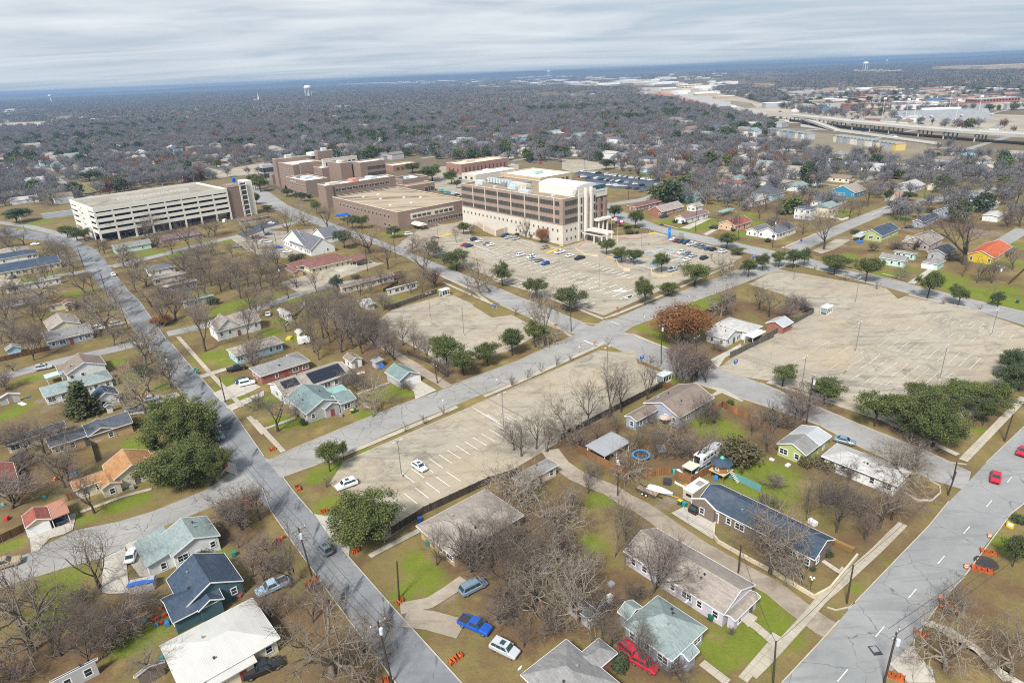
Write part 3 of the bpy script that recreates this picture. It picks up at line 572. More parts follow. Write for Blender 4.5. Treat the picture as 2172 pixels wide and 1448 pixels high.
def house(label, short, cat, wm, rm, wings, ov=.4, win=True, name=None, seed=0, vents=2, chimney=None, tm=TRIM, grp=None):
    rs = random.Random(seed or label)
    rcs = []
    for wg in wings:
        P = pts(wg[0]); h = wg[1]; rcs.append(rect(P[0], P[1], h, wg[5] if len(wg) > 5 else None))
    c = np.array([(rcs[0][0]+rcs[0][2])/2, (rcs[0][1]+rcs[0][3])/2]); wc = wld(c)
    o = thing(name or 'house', label, cat, wc, YAW, grp); LAND.append((short, wc))
    loc_r = [[r[0]-c[0], r[1]-c[1], r[2]-c[0], r[3]-c[1]] for r in rcs]
    for wg, r, rg in zip(wings, loc_r, rcs):
        wing_geo(o, r, wg[1], wg[2], wg[3], wg[4], wm, wg[6] if len(wg) > 6 else rm, ov, False, tm); BLOCKS.append([rg[0]-.5, rg[1]-.5, rg[2]+.5, rg[3]+.5])
    if win:
        nd = 0
        for k, (wg, r) in enumerate(zip(wings, loc_r)):
            if wg[2] in ('open',) or wg[1] < 2.1: continue
            for fc in 'flrb':
                nx_, ny_, _ = FACES[fc]
                gable = wg[2] == 'gable'
                end = (fc in 'fb') == (wg[3] == 'a')
                d = min(ov, .35) if (gable and end) else ov
                horiz = fc in 'fb'
                lo, hi = (r[0]+ov, r[2]-ov) if horiz else (r[1]+ov, r[3]-ov)
                q = (r[1]+d if fc == 'f' else r[3]-d) if horiz else (r[0]+d if fc == 'l' else r[2]-d)
                n = int((hi-lo)/2.5)
                for i in range(n):
                    u = lo+(hi-lo)*(i+.5)/n+rs.uniform(-.25,.25)
                    x, y = (u, q) if horiz else (q, u)
                    if any(j != k and rr[0]+.2 < x+nx_*.4 < rr[2]-.2 and rr[1]+.2 < y+ny_*.4 < rr[3]-.2 for j, rr in enumerate(loc_r)): continue
                    if rs.random() < .2: continue
                    if fc == 'f' and nd == 0 and (i == n//2 or n == 1):
                        nd = 1; b = MB(); b.box((0,-.04,1.02), (1.,.09,2.04)); dm = rs.choice(((.6,.6,.58),(.25,.06,.05),(.10,.10,.11),(.3,.2,.12)))
                        link('door', b.mesh('door', mat('door_paint', dm, .5, .05)), o, (x, y, .05)); continue
                    wd = rs.choice((1.1, 1.2, 2.0)); zt = max(.3, wg[1]-2.15)
                    put_window(o, x, y, zt, fc, wd, 1.5, tm)
                    if wg[1] > 4.6: put_window(o, x, y, .9, fc, wd, 1.3, tm)
    wg, r = wings[0], loc_r[0]
    if wg[2] in ('gable', 'hip'):
        fl = wg[3] == 'b'; span = (r[3]-r[1]) if fl else (r[2]-r[0]); ln = (r[2]-r[0]) if fl else (r[3]-r[1])
        for k in range(vents):
            u = rs.uniform(.25,.8)*rs.choice((-1,-1,1))*span/2*.8; t = rs.uniform(-.55,.55)*ln/2*(.6 if wg[2] == 'hip' else 1); z = wg[1]+(span/2-abs(u))*wg[4]
            x, y = ((r[0]+r[2])/2+t, (r[1]+r[3])/2+u) if fl else ((r[0]+r[2])/2+u, (r[1]+r[3])/2+t)
            b = MB(); b.tube((x,y,z-.1), (x,y,z+.28), .11); b.box((x,y,z+.33), (.34,.34,.1)); part('roof_vent', b, STEEL if k % 2 else DARK, o)
        if chimney:
            z = wg[1]+span/2*wg[4]; x, y = (r[0]+r[2])/2+(.22*ln if fl else .15*span), (r[1]+r[3])/2+(.1*span if fl else .2*ln)
            b = MB(); b.box((x,y,z-.2), (.8,.8,2.2)); b.box((x,y,z+.95), (.95,.95,.12)); part('chimney', b, chimney, o)
    return o
def lbox(name, o, m, c, d): return part(name, MB().box(c, d), m, o)
SH = lambda n: {'tan': shingle('shingle_tan', (.30,.26,.225)), 'brown': shingle('shingle_brown', (.215,.17,.14)), 'grey': shingle('shingle_grey', (.23,.225,.22)), 'slate': shingle('shingle_slate', (.085,.095,.115)), 'navy': shingle('shingle_navy', (.050,.072,.105)),
 'green': shingle('shingle_green', (.225,.275,.265)), 'teal': shingle('shingle_teal', (.165,.225,.22)), 'orange': shingle('shingle_orange', (.36,.19,.085)), 'red': shingle('shingle_red', (.27,.085,.065)), 'rust': shingle('shingle_rust', (.19,.09,.075)), 'purple': shingle('shingle_purple', (.20,.12,.135)), 'light': shingle('shingle_light', (.40,.39,.375)), 'greyblue': shingle('shingle_greyblue', (.13,.135,.15))}[n]
WHM = seam('metal_white', (.50,.49,.45)); GRM = seam('metal_grey', (.36,.37,.385), .4, .2); REDM = seam('metal_rust', (.38,.18,.12)); GALV = seam('metal_galv', (.50,.515,.52), .35, .3); TEALM = seam('metal_teal', (.20,.36,.34))
def W(n): return {'white': siding('siding_white', (.66,.67,.66)), 'cream': siding('siding_cream', (.64,.575,.43)), 'teal': siding('siding_teal', (.055,.115,.135)), 'grey': siding('siding_grey', (.40,.395,.40)), 'bluegrey': siding('siding_bluegrey', (.30,.335,.40)), 'lblue': siding('siding_lightblue', (.36,.58,.70)), 'tanbrick': brick('brick_tan', (.43,.30,.16)),
 'redbrick': brick('brick_red', (.28,.10,.07)), 'brnbrick': brick('brick_brown', (.15,.115,.095)), 'green': siding('siding_green', (.36,.42,.17)), 'lilac': siding('siding_lilac', (.47,.45,.50)), 'yellow': siding('siding_yellow', (.62,.42,.02)), 'mint': siding('siding_mint', (.45,.66,.57)), 'peach': siding('siding_peach', (.60,.39,.24)), 'blue': siding('siding_blue', (.03,.22,.36)), 'pale': siding('siding_pale', (.62,.55,.46)), 'pyel': siding('siding_paleyellow', (.66,.61,.42)), 'wood': planks('wood_wall', (.30,.16,.06)), 'metal': seam('metal_wall', (.42,.46,.50)), 'pink': siding('siding_pink', (.56,.45,.41)), 'tealw': siding('siding_sea', (.12,.34,.38))}[n]
HS = [
 ("cream house with a broad orange brown roof beside the big live oaks", "orange roofed house", "house", W('cream'), SH('orange'), [("A1 505,130 Q 330,958", 2.9, 'hip', 'b', .42), ("B1 885,1440 1290,1335", 2.85, 'gable', 'a', .5, 9), ("A1 690,130 835,68", 2.5, 'gable', 'a', .45, 5)], {}),
 ("cream garage with a dark red roof at the left street", "red roofed garage", "garage", W('cream'), SH('red'), [("A1 172,388 325,240", 2.6, 'gable', 'a', .5)], dict(win=False, vents=0)),
 ("cream building with a red roof cut by the left picture edge", "small red roofed building", "house", W('cream'), SH('red'), [("Q -40,1046 B1 105,1295", 2.7, 'gable', 'a', .5)], {}),
 ("white house with a worn grey green roof next to the dark teal house", "grey green roofed house", "house", W('white'), SH('green'), [("A1 1175,585 1415,303", 3.3, 'gable', 'a', .42), ("A1 1000,660 1130,400", 2.6, 'shed', 'a', .2)], {}),
 ("dark teal house with navy shingles and white window frames", "dark teal house", "house", W('teal'), SH('navy'), [("A1 1140,740 1668,745", 3.2, 'gable', 'a', .55), ("A1 1180,1032 1535,868", 2.9, 'gable', 'b', .5, 7), ("A1 1362,962 1535,865", 2.95, 'gable', 'a', .55, 4)], {}),
 ("house under a large white ribbed metal roof at the bottom", "white metal roofed house", "house", W('cream'), WHM, [("A1 1095,1190 Q 594,1352", 3.0, 'hip', 'b', .22), ("Q 450,1470 540,1392", 2.6, 'shed', 'b', .05, 6)], dict(ov=.5)),
 ("outbuilding with dark blue shingles cut by the bottom picture edge", "dark blue roofed outbuilding", "house", W('grey'), SH('navy'), [("A1 345,1445 665,1275", 2.7, 'gable', 'b', .5)], dict(vents=1)),
 ("small weathered grey shed beside the white metal roof", "weathered grey shed", "shed", W('brnbrick'), SH('grey'), [("A1 915,1400 1130,1300", 2.4, 'gable', 'a', .3)], dict(win=False, vents=0)),
 ("tan brick house with a wide grey roof behind the parking lot fence", "wide grey roofed house", "house", W('tanbrick'), SH('tan'), [("A2 1105,370 Q 1112,1092", 3.0, 'hip', 'b', .3)], dict(ov=.6)),
 ("low house with a flat grey brown roof hidden among bare trees", "half hidden house", "house", W('pale'), SH('grey'), [("Q 1085,1012 1185,985", 2.8, 'hip', 'b', .28)], {}),
 ("very long lilac grey house with mottled grey brown shingles", "long shingled house", "house", W('lilac'), SH('tan'), [("A3 785,545 1690,775", 3.0, 'gable', 'a', .42), ("A3 1478,975 1725,855", 2.5, 'gable', 'b', .3)], dict(vents=5)),
 ("bluish grey house with a pale blue green roof by the green lawn", "pale blue roofed house", "house", W('bluegrey'), SH('green'), [("A3 775,1045 1358,1070", 3.2, 'hip', 'a', .55), ("A3 742,960 920,930", 3.0, 'gable', 'a', .5), ("A3 1145,1235 1305,1230", 2.8, 'gable', 'b', .5)], dict(vents=4)),
 ("house with a grey brown hip roof cut by the bottom edge", "bottom hip roofed house", "house", W('redbrick'), SH('grey'), [("A3 78,1390 760,1448", 2.9, 'hip', 'a', .45), ("A3 440,1280 745,1240", 2.8, 'hip', 'b', .5)], {}),
 ("old shed with half dark half tan roof under the gnarled oak", "old shed", "shed", W('grey'), SH('slate'), [("A3 385,890 625,965", 2.5, 'gable', 'a', .45)], dict(win=False, vents=0)),
 ("small grey shed lost in the bare thicket", "small grey shed", "shed", W('grey'), SH('greyblue'), [("A3 195,680 300,640", 2.3, 'gable', 'a', .45)], dict(win=False, vents=0)),
 ("long brown brick house with a navy roof and two garage doors", "navy roofed brick house", "house", W('brnbrick'), SH('navy'), [("Q 1480,1061 A4 520,462", 2.9, 'gable', 'a', .5), ("A3 1425,270 1250,180", 2.85, 'gable', 'b', .5, None)], dict(vents=4)),
 ("pale blue house with pinkish grey roof behind a wooden fence", "pink grey roofed house", "house", W('bluegrey'), SH('brown'), [("B3 1345,925 1690,785", 3.1, 'gable', 'b', .4, 11), ("B3 930,922 1250,845", 2.9, 'gable', 'b', .35)], dict(vents=3)),
 ("white cottage with pale grey roof between russet tree and lot", "white cottage", "house", W('white'), SH('light'), [("B3 1585,255 1890,240", 2.8, 'gable', 'a', .38), ("B3 1670,175 2052,195", 3.1, 'hip', 'a', .35)], {}),
 ("old brick shed with tin roof by the parking lot fence", "tin roofed shed", "shed", W('redbrick'), GALV, [("B4 45,170 272,165", 2.6, 'gable', 'b', .45)], dict(win=False, vents=0)),
 ("lime green cottage with a weathered grey and tin roof", "lime green cottage", "house", W('green'), SH('grey'), [("B4 132,1145 480,1160", 2.9, 'gable', 'b', .45), ("B4 240,1065 582,1085", 2.7, 'gable', 'b', .3, None, GALV)], dict(vents=0)),
 ("house with a broad white grey roof behind a bare tree", "broad pale roofed house", "house", W('white'), SH('light'), [("B4 495,1245 1230,1365", 3.0, 'hip', 'a', .32)], dict(ov=.6)),
 ("tan brick house with blue slate roof and pale gable", "tan brick house", "house", W('tanbrick'), SH('slate'), [("B1 398,1178 920,930", 2.9, 'hip', 'b', .42), ("B1 706,1088 1075,975", 2.85, 'gable', 'b', .42, 8), ("B1 705,1087 950,1020", 2.8, 'gable', 'a', .42, 6)], {}),
 ("long low trailer home with dark and white roof", "trailer home", "trailer home", W('pale'), SH('slate'), [("B1 40,1160 515,960", 2.7, 'gable', 'b', .12)], dict(vents=3)),
 ("small white house with dark blue roof and white front gable", "dark blue roofed white house", "house", W('white'), SH('navy'), [("B1 768,806 925,690", 3., 'gable', 'a', .6), ("B1 845,850 915,830", 2.3, 'gable', 'a', .5, 1.5)], {}),
 ("long white house with a pale green roof and carport", "pale green roofed house", "house", W('white'), SH('green'), [("B1 352,772 862,548", 2.8, 'hip', 'b', .38)], {}),
 ("white house with brown roof and a light blue side porch", "brown roofed white house", "house", W('white'), SH('brown'), [("B1 530,592 805,432", 3.1, 'gable', 'a', .45), ("B1 470,570 640,470", 2.9, 'gable', 'b', .4), ("B1 365,620 490,555", 2.3, 'open', 'a', .05, None, siding('roof_sky', (.40,.58,.72)))], {}),
 ("blue grey house with grey roof and three white windows", "blue grey house", "house", W('bluegrey'), SH('grey'), [("B1 375,328 705,178", 2.8, 'gable', 'b', .38), ("B1 650,250 775,230", 2.3, 'open', 'b', .05, 5)], {}),
 ("pale house with tan gable roof behind the blue grey house", "tan gabled house", "house", W('pyel'), SH('tan'), [("B1 392,232 600,105", 3., 'gable', 'a', .45)], {}),
 ("light blue storage shed near the left edge", "light blue shed", "shed", W('lblue'), SH('grey'), [("B1 45,396 162,346", 2.3, 'gable', 'a', .5)], dict(vents=0)),
 ("little pale grey shed cut by the left picture edge", "pale grey shed", "shed", W('grey'), SH('light'), [("B1 -20,790 160,735", 2.3, 'gable', 'a', .4)], dict(vents=0)),
 ("pale house with dark red roof beside the left road", "dark red roofed house", "house", W('pyel'), SH('rust'), [("C1 388,1120 600,1070", 2.9, 'gable', 'b', .45), ("C1 520,1110 615,1095", 2.9, 'gable', 'a', .5, 5)], {}),
 ("tall white cottage with steep grey brown roof", "steep roofed cottage", "house", W('white'), SH('tan'), [("B1 1745,245 2110,150", 3.6, 'gable', 'b', .7, 9), ("B1 1745,247 1960,190", 3.5, 'gable', 'a', .8, 8)], dict(vents=1)),
 ("light blue house with grey brown hip roof", "light blue house", "house", W('lblue'), SH('tan'), [("B1 1900,440 B2 155,275", 2.9, 'hip', 'b', .35)], {}),
 ("red brick house with mottled grey roof", "red brick house", "house", W('redbrick'), SH('grey'), [("B2 45,605 350,412", 2.9, 'hip', 'b', .38), ("B2 370,508 425,458", 2.85, 'hip', 'b', .38, 9)], {}),
 ("white house with black solar panels on its roof", "solar roofed house", "house", W('white'), SH('tan'), [("B2 232,760 645,487", 3.0, 'gable', 'b', .35)], dict(vents=1)),
 ("grey corner house with a blue green roof", "grey corner house", "house", W('grey'), SH('teal'), [("B2 412,905 720,800", 3., 'gable', 'a', .45, 13), ("B2 570,872 692,815", 2.95, 'gable', 'a', .5, 4), ("B2 680,822 832,787", 2.9, 'gable', 'b', .4, 7), ("B2 650,780 800,745", 2.7, 'shed', 'b', .12, 6, mat('roof_felt', (.20,.33,.31), .85, .2, .5))], dict(vents=4)),
 ("detached grey garage with green roof and white door", "detached green roofed garage", "garage", W('grey'), SH('teal'), [("B2 1050,568 1337,577", 2.7, 'gable', 'a', .5)], dict(win=False, vents=0)),
 ("white garden shed with brown roof near the dirt alley", "white garden shed", "shed", W('white'), SH('brown'), [("B2 712,448 870,457", 2.6, 'gable', 'a', .55)], dict(vents=0)),
 ("grey tin shed with a blue tarp on its front", "tarp fronted shed", "shed", W('metal'), GALV, [("B2 932,470 1045,470", 2.2, 'shed', 'a', .1)], dict(win=False, vents=0)),
 ("cream garden shed with pale roof behind the light blue house", "cream garden shed", "shed", W('pyel'), SH('light'), [("B2 322,240 417,245", 2.3, 'gable', 'a', .6)], dict(win=False, vents=0)),
 ("white little garage beside a parked white car", "little white garage", "garage", W('white'), SH('light'), [("B2 180,65 307,98", 2.6, 'gable', 'a', .5)], dict(vents=0)),
 ("white long house with dark blue roof at the left edge", "left dark roofed house", "house", W('white'), SH('navy'), [("C1 -120,755 292,657", 3.2, 'hip', 'b', .35)], {}),
 ("pale yellow house with dark blue roof and white garage doors", "pale yellow house", "house", W('pyel'), SH('navy'), [("C1 -60,860 465,722", 2.9, 'gable', 'b', .4), ("C1 250,790 325,775", 2.9, 'gable', 'a', .55, 5)], {}),
 ("white house with tan roofs under bare trees at the left", "tan roofed white house", "house", W('white'), SH('tan'), [("C1 30,965 500,885", 2.9, 'hip', 'b', .4), ("C1 40,970 130,945", 2.85, 'gable', 'a', .5, 6)], {}),
 ("white house with grey blue roof just above the dark red one", "grey blue roofed house", "house", W('white'), SH('greyblue'), [("C1 0,1085 370,1015", 2.9, 'gable', 'b', .42)], {}),
 ("house with a tan hip roof at the far left corner", "far left tan roofed house", "house", W('pale'), SH('tan'), [("C1 -40,700 220,630", 2.9, 'hip', 'b', .35)], {}),
 ("blue grey metal building with a flat white roof", "flat metal building", "warehouse", W('metal'), mat('roof_white', (.74,.75,.77), .6, .1, .2), [("C1 335,365 625,325", 3.6, 'shed', 'b', .02)], dict(win=False, vents=0)),
 ("mint white house with grey roof in front of the garage", "mint white house", "house", W('mint'), SH('grey'), [("C1 942,655 1215,585", 2.9, 'gable', 'b', .5)], {}),
 ("low tan brick house with a pinkish roof before the garage", "pinkish roofed house", "house", W('tanbrick'), SH('purple'), [("C1 1325,580 1630,500", 2.7, 'hip', 'b', .3)], {}),
 ("tan brick office with a brown roof beside a small lot", "brown roofed office", "office", W('pale'), SH('rust'), [("C2 -130,650 125,600", 2.9, 'hip', 'b', .35)], dict(ov=.8)),
 ("house with a slate blue hip roof near the curved street", "slate hip roofed house", "house", W('white'), SH('greyblue'), [("C1 1222,835 1405,768", 2.9, 'hip', 'b', .45)], {}),
 ("house with a big tan hip roof near the curved street", "big tan hip roofed house", "house", W('pale'), SH('tan'), [("C1 1255,905 1510,835", 2.9, 'hip', 'b', .45)], {}),
 ("grey blue house with pale tan roof beside a russet shrub", "pale tan roofed house", "house", W('bluegrey'), SH('light'), [("C1 1345,968 1605,900", 2.9, 'gable', 'b', .4)], {}),
 ("weathered house with grey green roof in the thicket", "grey green house", "house", W('grey'), SH('green'), [("C1 1490,1080 1760,1030", 2.9, 'hip', 'b', .45)], {}),
 ("office with slate roof, dark dormer and tall white gable", "slate roofed office", "office", W('white'), SH('greyblue'), [("C2 455,897 668,855", 3.1, 'gable', 'a', .75, 26), ("C2 590,800 705,760", 3.2, 'gable', 'b', .5, 16), ("C2 265,800 420,880", 3.0, 'gable', 'b', .5)], dict(vents=3)),
 ("long clinic with a rosy brown hip roof and white porches", "rosy roofed clinic", "clinic", W('pyel'), SH('rust'), [("C2 420,1030 845,985", 3., 'hip', 'b', .42, 14), ("C2 318,1035 565,985", 2.9, 'hip', 'a', .42, 9), ("C2 820,985 958,965", 2.9, 'open', 'a', .12, 10)], dict(ov=.7)),
 ("small brick garage with a rosy brown roof by the clinic", "clinic garage", "garage", W('tanbrick'), SH('rust'), [("C2 250,1045 405,1060", 2.7, 'gable', 'a', .45)], dict(win=False, vents=0)),
 ("long low house with brown grey roof near the bus shelter", "long low brown house", "house", W('pale'), SH('brown'), [("C2 715,1205 1110,1080", 2.8, 'gable', 'b', .35)], {}),
 ("white house with pale roof by the lot's wooden fence", "pale white house", "house", W('white'), SH('light'), [("C2 1087,1220 1335,1150", 2.8, 'gable', 'b', .4)], {}),
 ("small white tin roofed shed among bare trees", "white tin shed", "shed", W('white'), GALV, [("C2 848,1310 992,1330", 2.4, 'gable', 'b', .3)], dict(win=False, vents=0)),
 ("brick house with a dark red hip roof past the entrance", "dark red hip roofed house", "house", W('redbrick'), SH('rust'), [("C3 1437,530 1725,490", 3., 'hip', 'b', .4)], {}),
 ("brick bungalow with tan roof and front gables past the entrance", "tan brick bungalow", "house", W('redbrick'), SH('tan'), [("C3 1612,565 1905,535", 3., 'gable', 'b', .6)], {}),
 ("small white garage with tan roof behind the purple roofed house", "small white garage", "garage", W('white'), SH('tan'), [("C3 1922,530 2065,525", 2.8, 'gable', 'b', .5)], dict(vents=0)),
 ("white house with a purple brown roof and porch", "purple roofed house", "house", W('white'), SH('purple'), [("C3 1825,625 2112,585", 2.9, 'gable', 'b', .4)], {}),
 ("peach cottage with a red roof across the street", "peach cottage", "house", W('peach'), SH('red'), [("C4 590,840 945,815", 2.9, 'gable', 'b', .45), ("C4 735,840 880,830", 2.9, 'gable', 'a', .5, 5)], {}),
 ("white bungalow with slate roof and nested front gables", "white bungalow", "house", W('white'), SH('greyblue'), [("C4 1000,920 1405,880", 3., 'gable', 'b', .5), ("C4 1000,925 1150,880", 2.7, 'gable', 'b', .4, 7)], dict(chimney=brick('brick_red', (.28,.10,.07)))),
 ("tall white two storey house with a dark hip roof", "tall white house", "house", W('white'), SH('slate'), [("C4 1370,680 1610,680", 6., 'hip', 'b', .35)], {}),
 ("light blue house with a dark pyramid roof", "pyramid roofed blue house", "house", W('lblue'), SH('slate'), [("C4 920,525 1285,515", 3.6, 'hip', 'a', .6)], {}),
 ("white house with sea green roof beside a tall cedar", "sea green roofed house", "house", W('white'), SH('teal'), [("C4 725,375 905,370", 3.4, 'hip', 'a', .6)], {}),
 ("house with a dark red hip roof near the white sycamore", "red hip roofed house", "house", W('pale'), SH('rust'), [("C4 530,470 740,460", 3., 'hip', 'a', .5)], {}),
 ("white house with wide charcoal roof by the street corner", "charcoal roofed house", "house", W('white'), SH('slate'), [("C4 1495,600 1925,575", 3.2, 'hip', 'b', .4)], {}),
 ("bright blue house with tan roof and gabled porch", "bright blue house", "house", W('blue'), SH('tan'), [("C5 -60,290 305,280", 3., 'gable', 'b', .45), ("C5 70,290 140,275", 3., 'gable', 'a', .7, 4)], {}),
 ("white house with a pale red pyramid roof in the trees", "red pyramid roofed house", "house", W('white'), SH('red'), [("C4 1450,390 1690,380", 3.6, 'hip', 'a', .6)], {}),
 ("white porch house with pinkish tan roof in the trees", "porch house", "house", W('white'), SH('tan'), [("C4 1180,420 1370,400", 3., 'hip', 'a', .5)], {}),
 ("little garage with teal roof behind the peach cottage", "teal roofed garage", "garage", W('pale'), SH('teal'), [("C4 558,560 665,545", 2.8, 'hip', 'a', .6)], dict(vents=0)),
 ("long teal cottage behind the black parking lot", "long teal cottage", "house", W('tealw'), SH('teal'), [("C4 190,560 470,560", 2.9, 'gable', 'b', .4)], {}),
 ("open shed with pale green metal roof behind the peach cottage", "green metal carport", "carport", W('redbrick'), TEALM, [("C4 575,720 770,690", 2.6, 'open', 'b', .05)], dict(win=False, vents=0)),
 ("craftsman house with navy roof and two skylights", "navy craftsman house", "house", W('green'), SH('navy'), [("C5 245,700 622,655", 3., 'gable', 'b', .5), ("C5 240,740 330,700", 2.5, 'open', 'a', .05, 4, GALV)], {}),
 ("pinkish stucco house with tan roof next to the mint house", "pinkish stucco house", "house", W('pink'), SH('tan'), [("C5 640,775 1042,745", 3., 'gable', 'b', .5), ("C5 690,790 900,775", 2.95, 'gable', 'a', .5, 5)], {}),
 ("mint green cottage with grey roof facing the street", "mint green cottage", "house", W('mint'), SH('grey'), [("C5 420,930 715,940", 2.9, 'gable', 'a', .45), ("C5 560,870 795,890", 2.8, 'hip', 'b', .4)], {}),
 ("mint green garage with grey roof and white door", "mint green garage", "garage", W('mint'), SH('grey'), [("C5 838,975 1062,960", 2.7, 'hip', 'a', .45)], dict(win=False, vents=0)),
 ("ruined grey barn house with sagging roof behind the mint garage", "grey barn house", "barn", W('grey'), SH('slate'), [("C5 880,880 1165,850", 2.9, 'gable', 'b', .5)], dict(vents=0)),
 ("bright yellow house with an orange red roof", "bright yellow house", "house", W('yellow'), shingle('shingle_orangered', (.45,.11,.05)), [("C5 1256,900 1700,830", 3., 'gable', 'b', .45), ("C5 1640,880 1790,850", 2.5, 'open', 'b', .05, 6, SH('slate'))], {}),
 ("long house with navy roofs and grey gable at the corner", "long navy roofed house", "house", W('bluegrey'), SH('navy'), [("C5 735,585 1000,530", 3., 'gable', 'b', .5), ("C5 930,490 1300,460", 3.2, 'gable', 'b', .5)], {}),
 ("sage green house with a tan roof and blue annex", "sage green house", "house", siding('siding_sage', (.33,.40,.34)), SH('tan'), [("C5 1375,425 1585,405", 3., 'gable', 'b', .4), ("C5 1220,420 1375,400", 2.6, 'gable', 'a', .3, None, GALV)], {}),
 ("white metal garage building behind the navy roofs", "white metal garage", "garage", W('white'), WHM, [("C5 1405,525 1640,505", 3., 'gable', 'b', .15)], dict(win=False, vents=0)),
 ("pale house with orange tan roof near the dark shrub", "orange tan roofed house", "house", W('pale'), shingle('shingle_terra', (.36,.22,.16)), [("C5 470,345 680,325", 3., 'gable', 'b', .4)], {}),
 ("long grey house with pale roof up the side street", "long grey house", "house", W('grey'), SH('light'), [("C5 550,245 870,230", 3., 'gable', 'b', .4)], {}),
 ("cream cottage with grey roof up the side street", "cream cottage", "house", W('cream'), SH('grey'), [("C5 880,240 1030,225", 3., 'gable', 'b', .5)], {}),
 ("house with a dark navy roof near the right edge", "right navy roofed house", "house", W('mint'), SH('navy'), [("C5 1320,365 1480,340", 3., 'gable', 'b', .45)], {}),
]
HO = {}
for a in HS:
    nm = {'garage': 'garage', 'shed': 'shed', 'trailer home': 'trailer_home', 'office': 'office_building', 'clinic': 'clinic', 'carport': 'carport', 'barn': 'barn', 'warehouse': 'metal_building'}.get(a[2], 'house')
    wl = [tuple(w_) for w_ in a[5]]
    HO[a[1]] = (house(*a[:5], wl, name=nm, **a[6]), wl)
def on(short, photo, z):
    "local coordinates of a photo point on a house"
    o = HO[short][0]; l = loc(G(p1(photo), z)); c = loc(np.array(o.location[:2])); return o, l-c
# garage doors: (house, photo point of the door foot, face, width)
for s, p, fc, wd in (("red roofed garage", "A1 270,400", 'f', 4.), ("detached green roofed garage", "B2 1258,645", 'f', 4.9), ("mint green garage", "C5 915,1020", 'l', 4.6), ("white garden shed", "B2 832,510", 'f', 1.4)):
    o, l = on(s, p, 0); rr = rect(*pts(HO[s][1][0][0]), HO[s][1][0][1]); c = loc(np.array(o.location[:2]))
    g = HO[s][1][0]; d = .35 if g[2] == 'gable' else .4
    if fc == 'f': x, y = l[0], rr[1]-c[1]+d-.03; b = MB().box((x, y, 1.08), (wd,.12,2.1)); [b.box((x, y-.07, .3+.5*k), (wd-.1,.02,.03)) for k in range(4)]
    else: x, y = rr[0]-c[0]+.4-.03, l[1]; b = MB().box((x, y, 1.08), (.12,wd,2.1))
    part('garage_door', b, WHITE, o)
# carports, tin shelters and other open roofs
for lab, s, rm_, wg in (("rust striped metal carport beside the red roofed garage", "rust striped carport", REDM, [("A1 338,332 440,182", 2.5, 'open', 'a', .04)]), ("broad grey metal carport in the fenced yard", "grey metal carport", GRM, [("B3 615,1168 985,1128", 2.7, 'open', 'b', .05)]), ("white flat carport beside the white cottage", "white carport", mat('roof_white', (.74,.75,.77), .6, .1, .2), [("B3 1895,268 2078,238", 2.7, 'open', 'b', .02)])):
    HO[s] = (house(lab, s, 'carport', WHITE, rm_, wg, name='carport', win=False, vents=0), wg)
# solar panels
o = HO["solar roofed house"][0]; c = loc(np.array(o.location[:2])); sm = mat('solar_cell', (.006,.009,.018), .25, .1, 3, .6)
rr = rect(*pts("B2 232,760 645,487"), 3.); span = rr[3]-rr[1]
for fa, fb, nr in ((.44, .93, 3), (.07, .29, 2)):
    x0, x1 = rr[0]+(rr[2]-rr[0])*fa, rr[0]+(rr[2]-rr[0])*fb; b = MB(); n = max(2, round((x1-x0)/1.05))
    for i in range(n):
        for j in range(3-nr, 3):
            yy = [rr[1]+.55+j*1.55, rr[1]+.55+j*1.55+1.48]; xa, xb = x0+(x1-x0)*i/n+.02, x0+(x1-x0)*(i+1)/n-.02
            zz = [3.+(y-rr[1])*.35+.1 for y in yy]
            b.add([(xa-c[0],yy[0]-c[1],zz[0]),(xb-c[0],yy[0]-c[1],zz[0]),(xb-c[0],yy[1]-c[1],zz[1]),(xa-c[0],yy[1]-c[1],zz[1])]+[(xa-c[0],yy[0]-c[1],zz[0]-.05),(xb-c[0],yy[0]-c[1],zz[0]-.05),(xb-c[0],yy[1]-c[1],zz[1]-.05),(xa-c[0],yy[1]-c[1],zz[1]-.05)], [(0,1,2,3),(4,7,6,5),(0,4,5,1),(1,5,6,2),(2,6,7,3),(3,7,4,0)])
    part('solar_panel', b, sm, o)
# the navy house: two garage doors facing the lane, the open one a near-black panel painted as its shaded inside
o = HO["navy roofed brick house"][0]; c = loc(np.array(o.location[:2])); rr = rect(*pts("A3 1425,270 1250,180"), 2.85)
for p, m_ in (("A3 1300,280", mat('garage_inside_shade', (.012,.012,.014), .9, 0)), ("A3 1385,325", mat('door_brown', (.17,.14,.11), .6, .1))):
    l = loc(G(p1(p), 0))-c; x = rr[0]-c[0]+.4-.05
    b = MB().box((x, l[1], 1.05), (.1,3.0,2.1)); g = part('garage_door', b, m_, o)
    b = MB(); [b.box((x-.04, l[1]+e*1.6, 1.1), (.14,.2,2.3)) for e in (-1,1)]; b.box((x-.04, l[1], 2.2), (.14,3.4,.2)); part('frame', b, TRIM, g)
